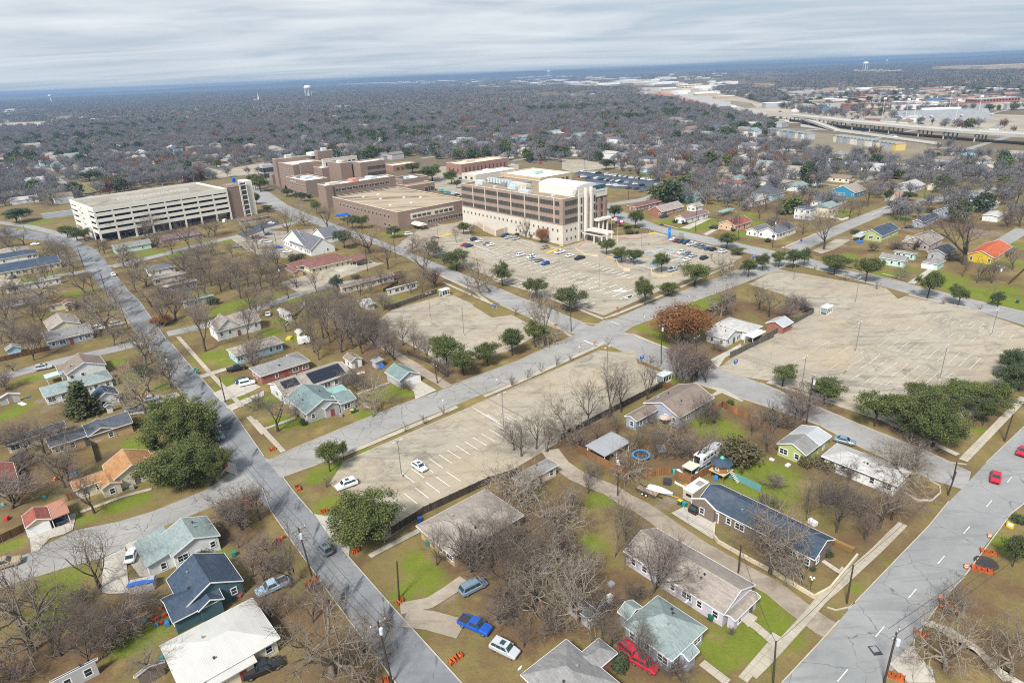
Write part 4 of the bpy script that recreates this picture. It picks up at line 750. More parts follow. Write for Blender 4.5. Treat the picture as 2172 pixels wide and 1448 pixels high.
# ------------------------------------------------------------------ hospital campus
BRK = brick('brick_campus', (.225,.155,.12), .7); CRM = mat('cream_panel', (.545,.505,.435), .8, .07, .25, fine=.12); WROOF = mat('membrane_white', (.60,.585,.54), .8, .14, .12, fine=.12); CAP = mat('coping', (.62,.55,.46), .7, .1, .5)
GRAV = mat('roof_gravel', (.27,.215,.145), .95, .22, .09, fine=.25); BRK2 = brick('brick_salmon', (.27,.135,.105), .7)
def roofmat_clinic():
    t = NT('roof_streaked'); co = t.coord(True, -YAW, (.012,.10,1)); n = t.ramp(t.noise(co, 1., 7, .7, .6), .48, .60); c = t.mix(n, (.38,.31,.22), (.12,.09,.065))
    c = t.mix(t.math('MULTIPLY', t.ramp(t.noise(t.coord(True), .5, 5, .8), .3, .7), .3), c, (.30,.24,.17)); return t.done(c, .95, .1)
STREAK = roofmat_clinic()
_bar = {}
def strip_window(wd, ht, nmul, fm):
    k = (round(wd, 2), round(ht, 2), nmul, fm.name)
    if k not in _bar:
        f = MB(); t = .12
        f.box((0,-.03,ht-t/2), (wd,.1,t)); f.box((0,-.05,t/2), (wd,.16,t))
        for i in range(nmul+1): f.box((-wd/2+t/2+(wd-t)*i/nmul, -.025, ht/2), (t*.7,.08,ht-2*t))
        _bar[k] = (f.mesh('window', fm), MB().box((0,-.01,ht/2), (wd-.02,.03,ht-2*t)).mesh('pane', mat('glass_office', (.055,.052,.048), .2, .35, .5, .6)))
    return _bar[k]
def wrow(o, r, face, n, z, wd, ht, mul=1, fm=CAP, lo=None, hi=None, skip=()):
    "a row of n windows on one face of the block r (local frame)"
    nx_, ny_, rz = FACES[face]; h_ = face in 'fb'
    a, b = (r[0], r[2]) if h_ else (r[1], r[3]); q = {'f': r[1], 'b': r[3], 'l': r[0], 'r': r[2]}[face]
    if face in 'l': a, b = b, a                      # left face reads far end first
    lo = 0 if lo is None else lo; hi = 1 if hi is None else hi
    fr, pn = strip_window(wd, ht, mul, fm)
    for i in range(n):
        if i in skip: continue
        u = a+(b-a)*(lo+(hi-lo)*(i+.5)/n); x, y = (u, q) if h_ else (q, u)
        w_ = link('window', fr, o, (x, y, z), rz); link('pane', pn, w_)
def block(o, c, s, z, wm, rm, z0=0., par=.7, capm=CAP, rg=None, base=None):
    "a flat roofed block: walls with parapet, coping, roof; returns its local rectangle"
    g = rg or rect(*pts(s), z); BLOCKS.append([g[0]-1, g[1]-1, g[2]+1, g[3]+1])
    x0, y0, x1, y1 = g[0]-c[0], g[1]-c[1], g[2]-c[0], g[3]-c[1]; T = .35; b = MB()
    for cc, d in ((((x0+x1)/2, y0+T/2), (x1-x0, T)), (((x0+x1)/2, y1-T/2), (x1-x0, T)), ((x0+T/2, (y0+y1)/2), (T, y1-y0-2*T)), ((x1-T/2, (y0+y1)/2), (T, y1-y0-2*T))): b.box((*cc, (z0+z)/2), (*d, z-z0))
    part('wall', b, wm, o); b = MB()
    for cc, d in ((((x0+x1)/2, y0+T/2-.03), (x1-x0+.12, T+.1)), (((x0+x1)/2, y1-T/2+.03), (x1-x0+.12, T+.1)), ((x0+T/2-.03, (y0+y1)/2), (T+.1, y1-y0-2*T-.1)), ((x1-T/2+.03, (y0+y1)/2), (T+.1, y1-y0-2*T-.1))): b.box((*cc, z+.09), (*d, .16))
    part('coping', b, capm, o)
    part('roof', MB().box(((x0+x1)/2, (y0+y1)/2, z-par-.1), (x1-x0-2*T+.02, y1-y0-2*T+.02, .2)), rm, o)
    return [x0, y0, x1, y1]
def roofbox(o, r, fx, fy, z, d, m, name='roof_unit'):
    x, y = r[0]+(r[2]-r[0])*fx, r[1]+(r[3]-r[1])*fy; b = MB().box((x, y, z+d[2]/2), d)
    for k in range(3): b.box((x-d[0]/2+d[0]*(k+.5)/3, y-d[1]/2-.03, z+d[2]/2), (d[0]/4,.05,d[2]*.6))
    part(name, b, m, o)
ACM = mat('unit_metal', (.46,.52,.54), .5, .15, .8); ACT = mat('unit_tan', (.50,.46,.37), .6, .15, .8)
# --- main medical office block
Z = 23.
fc = loc(G(p1("E1 1385,1085"), 0)); lc = loc(G(p1("E1 80,735"), 0)); x0, y0, y1 = fc[0], fc[1], lc[1]
br = loc(G(p1("E1 2045,930"), 0)); x1 = br[0]+1.
c = np.array([(x0+x1)/2, (y0+y1)/2]); o = thing('medical_building', 'five storey brick and cream medical office building with white entrance fins', 'medical building', wld(c), YAW); LAND.append(('medical office building', wld(c)))
ZC = 9.6
r = [x0-c[0], y0-c[1], x1-c[0], y1-c[1]]
ra = block(o, c, None, ZC, CRM, GRAV, 0, .3, CAP, [x0-.12, y0-.12, x1+.12, y1+.12])
BRKM = brick('brick_tower_tan', (.285,.205,.16), .7); rb = block(o, c, None, Z, BRKM, GRAV, ZC+.2, 1.0, CAP, [x0, y0, x1, y1])
wdk = mat('mullion_dark', (.17,.155,.14), .5, .1, 2)
L = y1-y0; bay = L/7.55
for k in range(8):                 # pilaster strips and strip windows on the long side
    yb = r[3]-bay*k if k else r[3]-.5
    if k: part('pilaster', MB().box((r[0]-.1, r[3]-bay*k, (ZC+Z)/2+.4), (.26,.42,Z-ZC-1)), mat('stone_pink', (.56,.45,.37), .8, .06, .5), o)
for lv in range(3):
    z = ZC+1.0+lv*4.35
    for k in range(8):
        wd = bay-1.0 if k < 7 else bay*.28; u = r[3]-bay*(k+.5) if k < 7 else r[3]-bay*7.0-bay*.2
        fr, pn = strip_window(wd, 2.35, 9 if k < 7 else 2, wdk); w_ = link('window', fr, o, (r[0]-.01, u, z), -math.pi/2); link('pane', pn, w_)
    fr, pn = strip_window((x1-x0)*.30, 2.5, 6, wdk); w_ = link('window', fr, o, (r[0]+(x1-x0)*.195, r[1]-.01, z), 0); link('pane', pn, w_)
sm_ = mat('frame_grey', (.30,.28,.25), .6, .1, 2)
for k in range(23):
    fr, pn = strip_window(1.05, 1.35, 1, sm_); w_ = link('window', fr, o, (ra[0], r[3]-1.9-(L-6.5)*k/22*1.0-(.5*(k//3)*.3), 6.3), -math.pi/2); link('pane', pn, w_)
    if k > 11 and k % 3 != 0: w_ = link('window', fr, o, (ra[0], r[3]-1.9-(L-6.5)*k/22-(.5*(k//3)*.3), 2.0), -math.pi/2); link('pane', pn, w_)
for k in range(3):
    for z in (6.3, 2.):
        fr, pn = strip_window(1.05, 1.35, 1, sm_); w_ = link('window', fr, o, (r[0]+(x1-x0)*(.08+.095*k), ra[1], z), 0); link('pane', pn, w_)
# entrance front: cream bays, fins, brick piers
S = x1-x0; X = lambda f: r[0]+S*f
PNK = mat('stone_pale', (.64,.585,.52), .75, .05, .5)
b = MB(); b.box((X(.375), r[1]-.35, (Z+1)/2), (S*.10,.7,Z+1)); b.box((X(.665), r[1]-.35, (Z+2.5)/2), (S*.07,.7,Z+2.5)); b.box((X(.44), r[1]-.2, Z+1), (S*.22,.5,4.2)); b.box((X(.80), r[1]-.2, Z-.4), (S*.36,.5,3.6))
for k in range(4): b.box((X(.33), r[1]+2+.02, Z+.3+k*.75), (S*.12,.3,.28))
part('entrance_bay', b, CRM, o)
b = MB()
for f in (.47, .585): b.box((X(f), r[1]-1.0, (Z+3.6)/2), (.9,1.6,Z+3.6)); 
for f in (.505, .62): b.box((X(f), r[1]-.9, (Z+1)/2), (.35,1.3,Z+1))
part('fin', b, PNK, o)
for k in range(5):
    part('spandrel', MB().box((X(.53), r[1]-.18, 4.9+4.3*k), (S*.07,.3,1.3)), mat('spandrel_pink', (.44,.31,.27), .8, .05), o)
    fr, pn = strip_window(S*.07, 2.9, 2, wdk)
    w_ = link('window', fr, o, (X(.53), r[1]-.06, 5.6+4.3*k if k < 4 else 1.2), 0); link('pane', pn, w_)
    for f in (.375, .665):
        fr, pn = strip_window(S*.045, 3.4, 1, mat('frame_mint', (.42,.46,.40), .5, .1)); w_ = link('window', fr, o, (X(f)+.3, r[1]-.71, 1.2+4.4*k), 0); link('pane', pn, w_)
for f in (.79, .93): part('pier', MB().box((X(f), r[1]-.45, (Z-3.5)/2), (S*.05,.9,Z-3.5)), BRK, o)
for k in range(4):
    for f in (.735, .86):
        fr, pn = strip_window(S*.065, 2.6, 2, wdk); w_ = link('window', fr, o, (X(f), r[1]-.02, 5.6+4.2*k), 0); link('pane', pn, w_)
for f in (.70, .80, .90): part('column', MB().box((X(f), r[1]-3.2, 4.4), (.7,.7,8.8)), PNK, o)
part('porch_roof', MB().box((X(.82), r[1]-2., 9.3), (S*.32,4.,.9)), PNK, o)
# canopy
b = MB(); yy = r[1]-8
for f in (.50, .60): b.box((X(f), yy, 5.2), (1.0,15.5,1.3))
part('canopy_beam', b, PNK, o)
b = MB(); b.box((X(.43), yy-.5, 4.4), (4.8,13.,.5)); part('canopy', b, CRM, o); part('canopy_top', MB().box((X(.43), yy-.5, 4.72), (3.6,12.,.1)), DARK, o)
for f in (.37, .49, .60):
    for dy in (-7, -2): part('column', MB().box((X(f), r[1]-8+dy, 2.1), (.55,.55,4.2)), PNK, o)
# roof: penthouse with curved top, glass wedge, plant
b = MB(); ph = [(X(.42)-0, Z-1), (X(.86), Z-1)]
yy0, yy1 = r[1]+2.0, r[1]+30; pr = []
for k in range(9): t_ = k/8; pr.append((X(.36)+(X(.80)-X(.36))*t_, Z+3.6+1.6*math.sin(math.pi*(.1+.75*t_))))
b.extr([(X(.36), Z-1.1)]+pr+[(X(.80), Z-1.1)], yy0, yy1); part('penthouse', b, mat('penthouse_white', (.60,.585,.55), .7, .06, .2), o)
b = MB(); b.add([(X(.70),r[1]+1,Z+.3),(X(.985),r[1]+1,Z+.3),(X(.985),r[1]+14,Z+.3),(X(.70),r[1]+1,Z+3.4),(X(.985),r[1]+1,Z+3.4),(X(.985),r[1]+14,Z+3.4)], [(0,2,1),(3,4,5),(0,1,4,3),(1,2,5,4),(2,0,3,5)]); part('glass_wedge', b, mat('glass_teal', (.03,.09,.12), .1, .1, 1, .6), o)
for k in range(8): lb_ = MB(); lb_.box((X(.10)+S*.36, r[3]-8-k*2.6, Z+1.), (2.2,1.7,2.6)); part('chiller', lb_, ACM, o)
for fx, fy, d, m_ in ((.30,.93,(3,7,2.2),ACM), (.48,.62,(3.5,9,2.6),ACM), (.40,.52,(4,8,3.),ACT), (.30,.58,(2.5,6,2.),ACM), (.15,.40,(2.6,8,1.8),ACM), (.55,.55,(3,4,3.5),STEEL), (.2,.72,(1.5,2,1.2),ACT), (.36,.70,(2,4,2.4),STEEL), (.12,.88,(1.2,1.2,.9),ACM), (.2,.16,(1.6,1.6,1.),ACM)): roofbox(o, r, fx, fy, Z-1, d, m_)
b = MB()
for k in range(6):
    y_ = r[3]-30-k*3; b.box((X(.38), y_, Z+1.4), (5,.15,.15)); b.box((X(.38)-2.4, y_, Z+.2), (.15,.15,2.4)); b.box((X(.38)+2.4, y_, Z+.2), (.15,.15,2.4))
part('pipe_rack', b, WHITE, o)
b = MB(); [b.box((X(.80)+(k-3.5)*.85, r[1]-.47, Z+.3), (.5 if k % 3 else .3,.06,.55)) for k in range(9)]; part('sign_lettering', b, mat('sign_teal', (.05,.25,.24), .5, 0), o)
MED = o
# walled yard on the long side
o = thing('yard_wall', 'pinkish walled service yard against the medical office building', 'wall', G(p1("E1 420,960")), 0); b0 = G(p1("E1 420,960")); ln = gp("E1 110,770 250,880 420,955 540,920 640,890")
b = MB(); [b.bar((*(ln[i]-b0), 1.6), (*(ln[i+1]-b0), 1.6), .3, 3.2) for i in range(4)]; part('panel', b, mat('wall_pink', (.52,.42,.34), .85, .15, .4), o)
for q in ln: part('post', MB().box((*(q-b0), 1.75), (.5,.5,3.5), YAW), PNK, o)
# --- brick clinic with streaked roof
def campus(name, label, cat, short, ref, z=0):
    c = loc(G(p1(ref), z)); o = thing(name, label, cat, wld(c), YAW); LAND.append((short, wld(c))); return o, c
o, c = campus('brick_building', 'long low brick clinic with a streaked tan flat roof', 'clinic building', 'flat roofed brick clinic', "C2 1200,480", 11)
r = block(o, c, "C2 640,458 1745,478", 11., BRK, STREAK, 0, .5)
wrow(o, r, 'l', 14, 6.2, 2.4, 2.0, 1, CAP, .10, .90); wrow(o, r, 'l', 2, 1.2, 2.6, 2., 1, CAP, .78, .90)
part('panel', MB().box((r[0]+(r[2]-r[0])*.48, r[1]-.06, 7.2), ((r[2]-r[0])*.62,.14,3.4)), CRM, o)
wrow(o, [r[0], r[1]-.13, r[2], r[3]], 'f', 4, 6.1, 3., 1.9, 1, CAP, .19, .46); wrow(o, [r[0], r[1]-.13, r[2], r[3]], 'f', 4, 6.1, 3., 1.9, 1, CAP, .50, .78); wrow(o, r, 'f', 8, 1.3, 3.6, 2.2, 2, CAP, .40, 1.)
for fx, fy in ((.2,.3),(.35,.6),(.45,.25),(.6,.5),(.75,.4),(.5,.8),(.28,.8)): roofbox(o, r, fx, fy, 10.5, (1.2,1.2,.7), WHITE, 'roof_vent')
b = MB(); ac = loc(G(p1("C2 1300,740"), 0))-c; pr = [(2.6*math.cos(math.pi*k/8), 2.8+1.4*math.sin(math.pi*k/8)) for k in range(9)]
b.extr([(u+r[0]+(r[2]-r[0])*.22, z) for u, z in pr], r[1]-9, r[1]-.05); part('awning', b, mat('awning_white', (.66,.62,.52), .7, .06), o)
part('low_wall', MB().box((r[0]+(r[2]-r[0])*.36, r[1]-6, 1.2), ((r[2]-r[0])*.2,.4,2.4)), BRK, o)
b = MB(); ac = loc(G(p1("C2 725,615"), 2))-c; b.extr([(2.2*math.cos(math.pi*k/6)+ac[1], 2.4+1.3*math.sin(math.pi*k/6)) for k in range(7)], ac[0]-3.5, ac[0]+3.5, 'x'); part('blue_awning', b, mat('awning_blue', (.01,.10,.42), .6, .08), o)
for e in (-3, 3): part('post', MB().box((ac[0]+e, ac[1]-1.8, 1.2), (.15,.15,2.4)), DARK, o)
# --- old hospital: stepped brick blocks
o, c = campus('hospital', 'old stepped brick hospital with white roofs and many wings', 'hospital', 'old brick hospital', "C2 640,330", 14)
r = block(o, c, "C2 515,352 1152,285", 15., BRK, WROOF); wrow(o, r, 'f', 10, 10.2, 4.0, 2.0, 2, CAP, .12, .92); wrow(o, r, 'f', 11, 6., 3.6, 2.0, 2, CAP, .10, .9); part('pilaster', MB().box((r[0]+1.6, r[1]-.5, 7.6), (5.5,1.,15.3)), BRK, o); part('pilaster', MB().box((r[2]-2.5, r[1]-.4, 7.6), (5,.8,15.2)), BRK, o)
roofbox(o, r, .45, .5, 14.3, (5,7,2.2), mat('unit_salmon', (.48,.22,.16), .7, .1), 'roof_unit'); roofbox(o, r, .15, .5, 14.3, (8,6,1.6), ACT); roofbox(o, r, .72, .6, 14.3, (5,9,1.8), ACM); roofbox(o, r, .82, .3, 14.3, (3,5,1.2), WHITE); roofbox(o, r, .6, .3, 14.3, (1.5,1.5,.9), WHITE)
r = block(o, c, "C2 258,292 600,300", 13., BRK, WROOF); wrow(o, r, 'l', 9, 8., 2.0, 1.6, 1, CAP, .05, .95)
for k in range(4): wrow(o, r, 'l', 1, .4, 4.2, 3.6, 1, CAP, .1+.22*k, .26+.22*k)
roofbox(o, r, .5, .5, 12.3, (6,9,1.5), ACM); roofbox(o, r, .3, .7, 12.3, (3,3,1.8), STEEL)
b = MB(); [b.box((r[0]-.04, r[3]-8-k*1.1, 10.9), (.06, .5 if k % 2 else .75, .55 if k % 4 else .8)) for k in range(9)]; part('sign_lettering', b, mat('sign_white', (.55,.56,.62), .5, 0), o)
r = block(o, c, "C2 145,165 560,165", 20., BRK, WROOF)
for lv in range(3): wrow(o, r, 'l', 12, 6.5+4*lv, 1.3, 1.7, 1, CAP, .08, .92)
r = block(o, c, "C2 370,180 520,160", 21.5, BRK, WROOF)
r = block(o, c, "C2 460,205 795,190", 17.5, BRK, WROOF); wrow(o, r, 'l', 9, 10.5, 2., 1.8, 1, CAP, .1, .9)
r = block(o, c, "C2 595,165 795,170", 22., BRK, GRAV); roofbox(o, r, .5, .5, 21, (3,4,2), WHITE)
r = block(o, c, "C2 790,165 1072,150", 22., BRK, WROOF)
for lv in range(3): wrow(o, r, 'f', 3, 7+4.5*lv, 6.5, 2.4, 3, wdk, .3, .95)
r = block(o, c, "C2 145,145 560,105", 22.5, BRK, WROOF); roofbox(o, r, .3, .6, 21.8, (5,4,3), ACT); roofbox(o, r, .8, .5, 21.8, (6,8,3), WHITE)
r = block(o, c, "C2 560,150 830,115", 23., mat('panel_pale', (.50,.47,.42), .8, .1, .3), WROOF); wrow(o, r, 'f', 7, 17.5, 3., 3., 1, CAP, .05, .95); wrow(o, r, 'f', 7, 11.5, 3., 3., 1, CAP, .05, .95)
r = block(o, c, "C2 490,80 640,70", 26., BRK, GRAV); roofbox(o, r, .5, .4, 25.3, (4,4,3), ACM)
r = block(o, c, "C2 120,270 255,260", 8.5, BRK, WROOF)
r = block(o, c, "C2 35,195 150,190", 13., mat('glass_frame', (.40,.42,.44), .5, .1), WROOF)
for lv in range(2): wrow(o, r, 'l', 3, 2+5*lv, 5., 3.8, 3, wdk, .05, .95); wrow(o, r, 'f', 2, 2+5*lv, 5., 3.8, 3, wdk, .05, .95)
r = block(o, c, "C2 1120,300 1420,285", 9.5, BRK, M_BLACK); roofbox(o, r, .5, .3, 9, (6,9,1.2), WHITE); roofbox(o, r, .3, .3, 9, (3,4,1.6), ACM)
r = block(o, c, "C2 1150,350 1480,335", 6.5, BRK, GRAV)
for f in (.72, .86): wrow(o, r, 'f', 1, .4, 5.2, 3.6, 1, CAP, f-.05, f+.05)
# garden wall in front of the hospital
o = thing('garden_wall', 'dark brick garden wall with brick piers beside the old hospital', 'wall', G(p1("C2 180,390"))); b0 = G(p1("C2 180,390")); ln = gp("C2 100,330 100,370 250,410 260,350"); b = MB(); [b.bar((*(ln[i]-b0), 1.2), (*(ln[i+1]-b0), 1.2), .35, 2.4) for i in range(3)]; part('panel', b, brick('brick_dark', (.12,.07,.06)), o)
# --- other campus buildings
o, c = campus('brick_building', 'salmon brick building with a cream flat roof behind the campus', 'building', 'salmon brick building', "C3 200,160", 8)
r = block(o, c, "C3 -55,175 452,135", 9., BRK2, mat('roof_cream', (.66,.57,.38), .85, .12, .15)); wrow(o, r, 'f', 11, 1.6, 1.6, 4.2, 1, wdk, .05, .97); wrow(o, r, 'l', 3, 2, 2., 3, 1, wdk, .1, .9); roofbox(o, r, .35, .6, 8.3, (10,6,1.8), ACT)
o, c = campus('clinic_building', 'low white clinic with a long white flat roof', 'clinic building', 'long white roofed clinic', "C3 300,240", 5)
r = block(o, c, "C3 75,262 520,225", 5., CRM, WROOF); wrow(o, r, 'l', 2, 1, 3, 2, 1, mat('awning_green', (.05,.13,.11), .6, .1), .1, .9); roofbox(o, r, .5, .7, 4.4, (5,4,1.8), WHITE)
o, c = campus('clinic_building', 'square cream clinic with a bright white flat roof', 'clinic building', 'square white roofed clinic', "C3 650,250", 6)
r = block(o, c, "C3 395,260 985,255", 6., mat('wall_tan', (.46,.36,.22), .85, .1, .4), mat('roof_bright', (.68,.66,.62), .7, .08, .2)); roofbox(o, r, .5, .5, 5.4, (9,8,2.2), mat('unit_mint', (.42,.50,.43), .6, .1)); wrow(o, r, 'f', 6, 1.5, 3, 2, 1, wdk, .1, .9)
o, c = campus('clinic_building', 'low salmon brick clinic with a pale flat roof behind the hospital', 'clinic building', 'low salmon clinic', "C2 1180,180", 5)
r = block(o, c, "C2 1060,190 1330,175", 5.5, BRK2, mat('roof_cream', (.66,.57,.38), .85, .12, .15)); wrow(o, r, 'f', 4, 1.2, 3, 2.2, 1, wdk, .1, .9)
o, c = campus('service_building', 'narrow service wing between the clinic and the medical building', 'service building', 'narrow service wing', "C2 1760,560", 6)
r = block(o, c, "C2 1735,490 1795,475", 8.5, CRM, GRAV); wrow(o, r, 'l', 2, 4.5, 1., 1.6, 1, sm_, .1, .9); wrow(o, r, 'f', 1, 4.5, 1.2, 1.6, 1, sm_, .2, .8)
# --- parking garage, set at its own angle
gz = 18.8
n0 = G(p1("E3 395,800"), 0); ga = R(44.8); d = np.array([math.cos(ga), math.sin(ga)]); GL = 77.5
bk = np.array([-d[1], d[0]]); GD = 49.2
o = thing('parking_garage', 'five level cream concrete parking garage with open decks', 'parking garage', n0, ga); LAND.append(('cream parking garage', n0+d*GL/2))
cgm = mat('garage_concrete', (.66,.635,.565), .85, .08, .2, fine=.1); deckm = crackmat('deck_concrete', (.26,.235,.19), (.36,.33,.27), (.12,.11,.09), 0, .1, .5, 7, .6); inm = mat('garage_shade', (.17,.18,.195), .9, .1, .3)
lev = [0, 5.6, 8.9, 12.2, 15.5]
for k, z in enumerate(lev[1:]+[gz]):
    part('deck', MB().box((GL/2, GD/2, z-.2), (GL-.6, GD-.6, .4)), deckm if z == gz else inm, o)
    b = MB(); hh = 1.9; zz = z+.2
    if z == gz: hh = 2.5; zz = z-.1
    for cc, dd in (((GL/2, .2), (GL,.4)), ((GL/2, GD-.2), (GL,.4)), ((.2, GD/2), (.4,GD-.8)), ((GL-.2, GD/2), (.4,GD-.8))): b.box((*cc, zz), (*dd, hh))
    part('spandrel', b, cgm, o)
nb = 8
for i in range(nb+1):
    x = GL*i/nb; x = min(max(x, .45), GL-.45)
    for y in (.5, GD-.5): part('column', MB().box((x, y, gz/2-.6), (.9,.95,gz-1.2)), cgm, o)
for y in (GD*.35, GD*.65): part('column', MB().box((.45, y, gz/2-.6), (.9,GD*.16,gz-1.2)), cgm, o)
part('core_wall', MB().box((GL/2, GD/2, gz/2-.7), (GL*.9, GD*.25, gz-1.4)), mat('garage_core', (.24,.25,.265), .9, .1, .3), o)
part('end_panel', MB().box((-.12, GD*.33, gz/2+.3), (.3, GD*.26, gz+.6)), cgm, o)
for k in range(17): part('ramp_wall', MB().box((GL*(.27+.033*k), GD*.5, gz+.55), (2.2,.35,1.1)), cgm, o); 
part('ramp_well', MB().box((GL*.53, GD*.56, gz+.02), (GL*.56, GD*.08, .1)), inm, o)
tz = 22.5
part('stair_tower', MB().box((GL+4.5, 5.5, tz/2-.5), (8,9,tz-1)), brick('brick_tower', (.22,.14,.11)), o)
part('stair_tower', MB().box((GL+15.5, 7, tz/2), (5,10,tz)), cgm, o)
part('glass_front', MB().box((GL+11, 5, tz/2-.3), (4.2,8,tz-.8)), mat('glass_office', (.055,.052,.048), .2, .35, .5, .6), o)
b = MB()
for k in range(7): b.box((GL+11, .9, 1.2+3.2*k), (5,.3,.5))
for k in (8.7, 9.3, 13.2): b.box((GL+k, .8, tz/2+.3), (.35,.5,tz+.6))
for k in range(5): b.box((GL+4.5, .95, tz-2.2+.6*k*.8), (8.2,.25,.2))
part('tower_trim', b, cgm, o)
part('blue_sign', MB().box((GL+8, 6, tz+1.2), (1.8,1.8,2.6)), mat('sign_blue', (.01,.09,.42), .5, .05), o)
GAR = (n0, ga, GL, GD)
ROADS.append(np.array([n0-bk*3, n0+d*(GL+22)-bk*3, n0+d*(GL+22)+bk*(GD+4), n0-d*3+bk*(GD+4)]))
# ------------------------------------------------------------------ trees
def barkmat(name, c, var=.35):
    t = NT(name); co = t.coord(False); n = t.ramp(t.noise(co, 1.3, 4, .7), .3, .7)
    rd = t.n('ShaderNodeObjectInfo').outputs['Random']
    base = t.mix(n, tuple(x*(1-var) for x in c), tuple(min(1, x*(1+var)) for x in c))
    base = t.mix(1., base, t.mix(rd, (.78,.76,.76), (1.22,1.2,1.16)), 'MULTIPLY')
    return t.done(base, .95, .1)
BARK = barkmat('bark_grey', (.085,.07,.06)); BARKL = barkmat('bark_pale', (.17,.145,.12)); BARKD = barkmat('bark_dark', (.055,.045,.038))
TWIG = barkmat('twigs_grey', (.165,.137,.115), .3); TWIGL = barkmat('twigs_pale', (.245,.212,.17), .35); TWIGP = barkmat('twigs_pinkish', (.185,.148,.13), .25); TWIGW = barkmat('twigs_white', (.50,.45,.38), .2)
def leafmat(name, a, b, c):
    t = NT(name); at = t.n('ShaderNodeAttribute', _attribute_name='tone'); rd = t.n('ShaderNodeObjectInfo').outputs['Random']
    s = t.n('ShaderNodeSeparateColor', Color=at.outputs['Color'])
    col = t.mix(s.outputs[0], a, b); col = t.mix(t.math('MULTIPLY', s.outputs[1], .6), col, c)
    col = t.mix(1., col, t.mix(rd, (.8,.82,.85), (1.2,1.16,1.05)), 'MULTIPLY')
    t.done(col, .7, .25); t.b.inputs['Subsurface Weight'].default_value = 0
    return t.mat
LEAF_E = leafmat('leaves_evergreen', (.042,.062,.020), (.102,.130,.036), (.15,.14,.045)); LEAF_D = leafmat('leaves_dark', (.030,.050,.024), (.065,.092,.036), (.10,.115,.05))
LEAF_R = leafmat('leaves_russet', (.13,.052,.016), (.27,.115,.038), (.20,.11,.055)); LEAF_J = leafmat('leaves_cedar', (.035,.05,.018), (.085,.10,.030), (.13,.11,.04)); LEAF_O = leafmat('leaves_olive', (.06,.06,.025), (.12,.105,.05), (.17,.13,.09))
class Seg:
    def __init__(s): s.L = []
def grow(rs, out, p, d, ln, r, lev, P):
    n = 3 if lev < 2 else 2
    pts_ = [p]; q = p; dd = d
    for k in range(n):
        j = P['wig'][lev]
        dd = (dd+Vector((rs.gauss(0,j), rs.gauss(0,j), rs.gauss(0,j)+P['up'][lev]))).normalized()
        q2 = q+dd*ln/n; r0, r1 = r*(1-.45*k/n), r*(1-.45*(k+1)/n)
        out.append((lev, q, q2, r0, r1)); q = q2; pts_.append(q)
    if lev >= P['max']: return
    m = P['kids'][lev]; m = m if rs.random() < .7 else m+rs.choice((-1,1))
    ph = rs.random()*6.28
    for k in range(max(1, m)):
        t = 1. if k == 0 else rs.uniform(P['lo'][lev], 1.)
        i = min(int(t*n), n-1); f = t*n-i; o = pts_[i].lerp(pts_[i+1], f)
        ang = rs.uniform(*P['ang'][lev])*(.45 if k == 0 else 1); ph += 2.4+rs.uniform(-.5,.5)
        up = Vector((0,0,1)) if abs(dd.z) < .9 else Vector((1,0,0))
        u = dd.cross(up).normalized(); v = u.cross(dd).normalized()
        nd = (dd*math.cos(ang)+(u*math.cos(ph)+v*math.sin(ph))*math.sin(ang)).normalized()
        grow(rs, out, o, nd, ln*rs.uniform(*P['dec'][lev]), max(P['rmin'], r*(1-.45*t)*P['rdec'][lev]), lev+1, P)
def segmesh(name, segs, m, rb=0.):
    vs, fs = [], []; nv = 0
    for lev, a, b, r0, r1 in segs:
        n = 6 if lev == 0 else 5 if lev == 1 else 4 if lev == 2 else 3
        d = (b-a).normalized(); up = Vector((0,0,1)) if abs(d.z) < .9 else Vector((1,0,0)); u = d.cross(up).normalized(); v = u.cross(d)
        for p, r in ((a, r0+rb), (b, r1+rb)):
            for k in range(n): t = 6.2832*k/n; w_ = p+u*(r*math.cos(t))+v*(r*math.sin(t)); vs.append((w_.x, w_.y, w_.z))
        fs += [(nv+k, nv+(k+1) % n, nv+n+(k+1) % n, nv+n+k) for k in range(n)]; nv += 2*n
    return npmesh(name, vs, fs, m)
PB = dict(wig=[.08,.16,.22,.28,.32], up=[.05,.14,.09,.05,.03], kids=[5,5,5,4,0], lo=[.55,.35,.25,.2], ang=[(.35,.85),(.35,.9),(.4,1.1),(.4,1.2)], dec=[(1.25,1.7),(.55,.8),(.5,.75),(.5,.8)], rdec=[.62,.62,.6,.58], rmin=.021, max=4)
PO = dict(PB, wig=[.12,.34,.42,.45,.45], up=[.03,.02,.05,.05,.04], ang=[(.8,1.35),(.5,1.2),(.5,1.3),(.5,1.3)], dec=[(1.3,1.9),(.6,.85),(.5,.75),(.45,.7)], rdec=[.66,.68,.66,.6], rmin=.027, kids=[6,6,5,4,0])
PP = dict(PB, kids=[7,6,5,4,0], ang=[(.25,.7),(.3,.8),(.35,.9),(.4,1.)], up=[.05,.16,.12,.08,.05], lo=[.25,.3,.25,.2])
PT = dict(PB, kids=[9,4,4,3,0], ang=[(.35,.8),(.35,.8),(.4,1),(.4,1)], lo=[.2,.3,.3,.2], dec=[(.4,.6),(.5,.7),(.5,.8),(.6,.8)])
VAR = {}
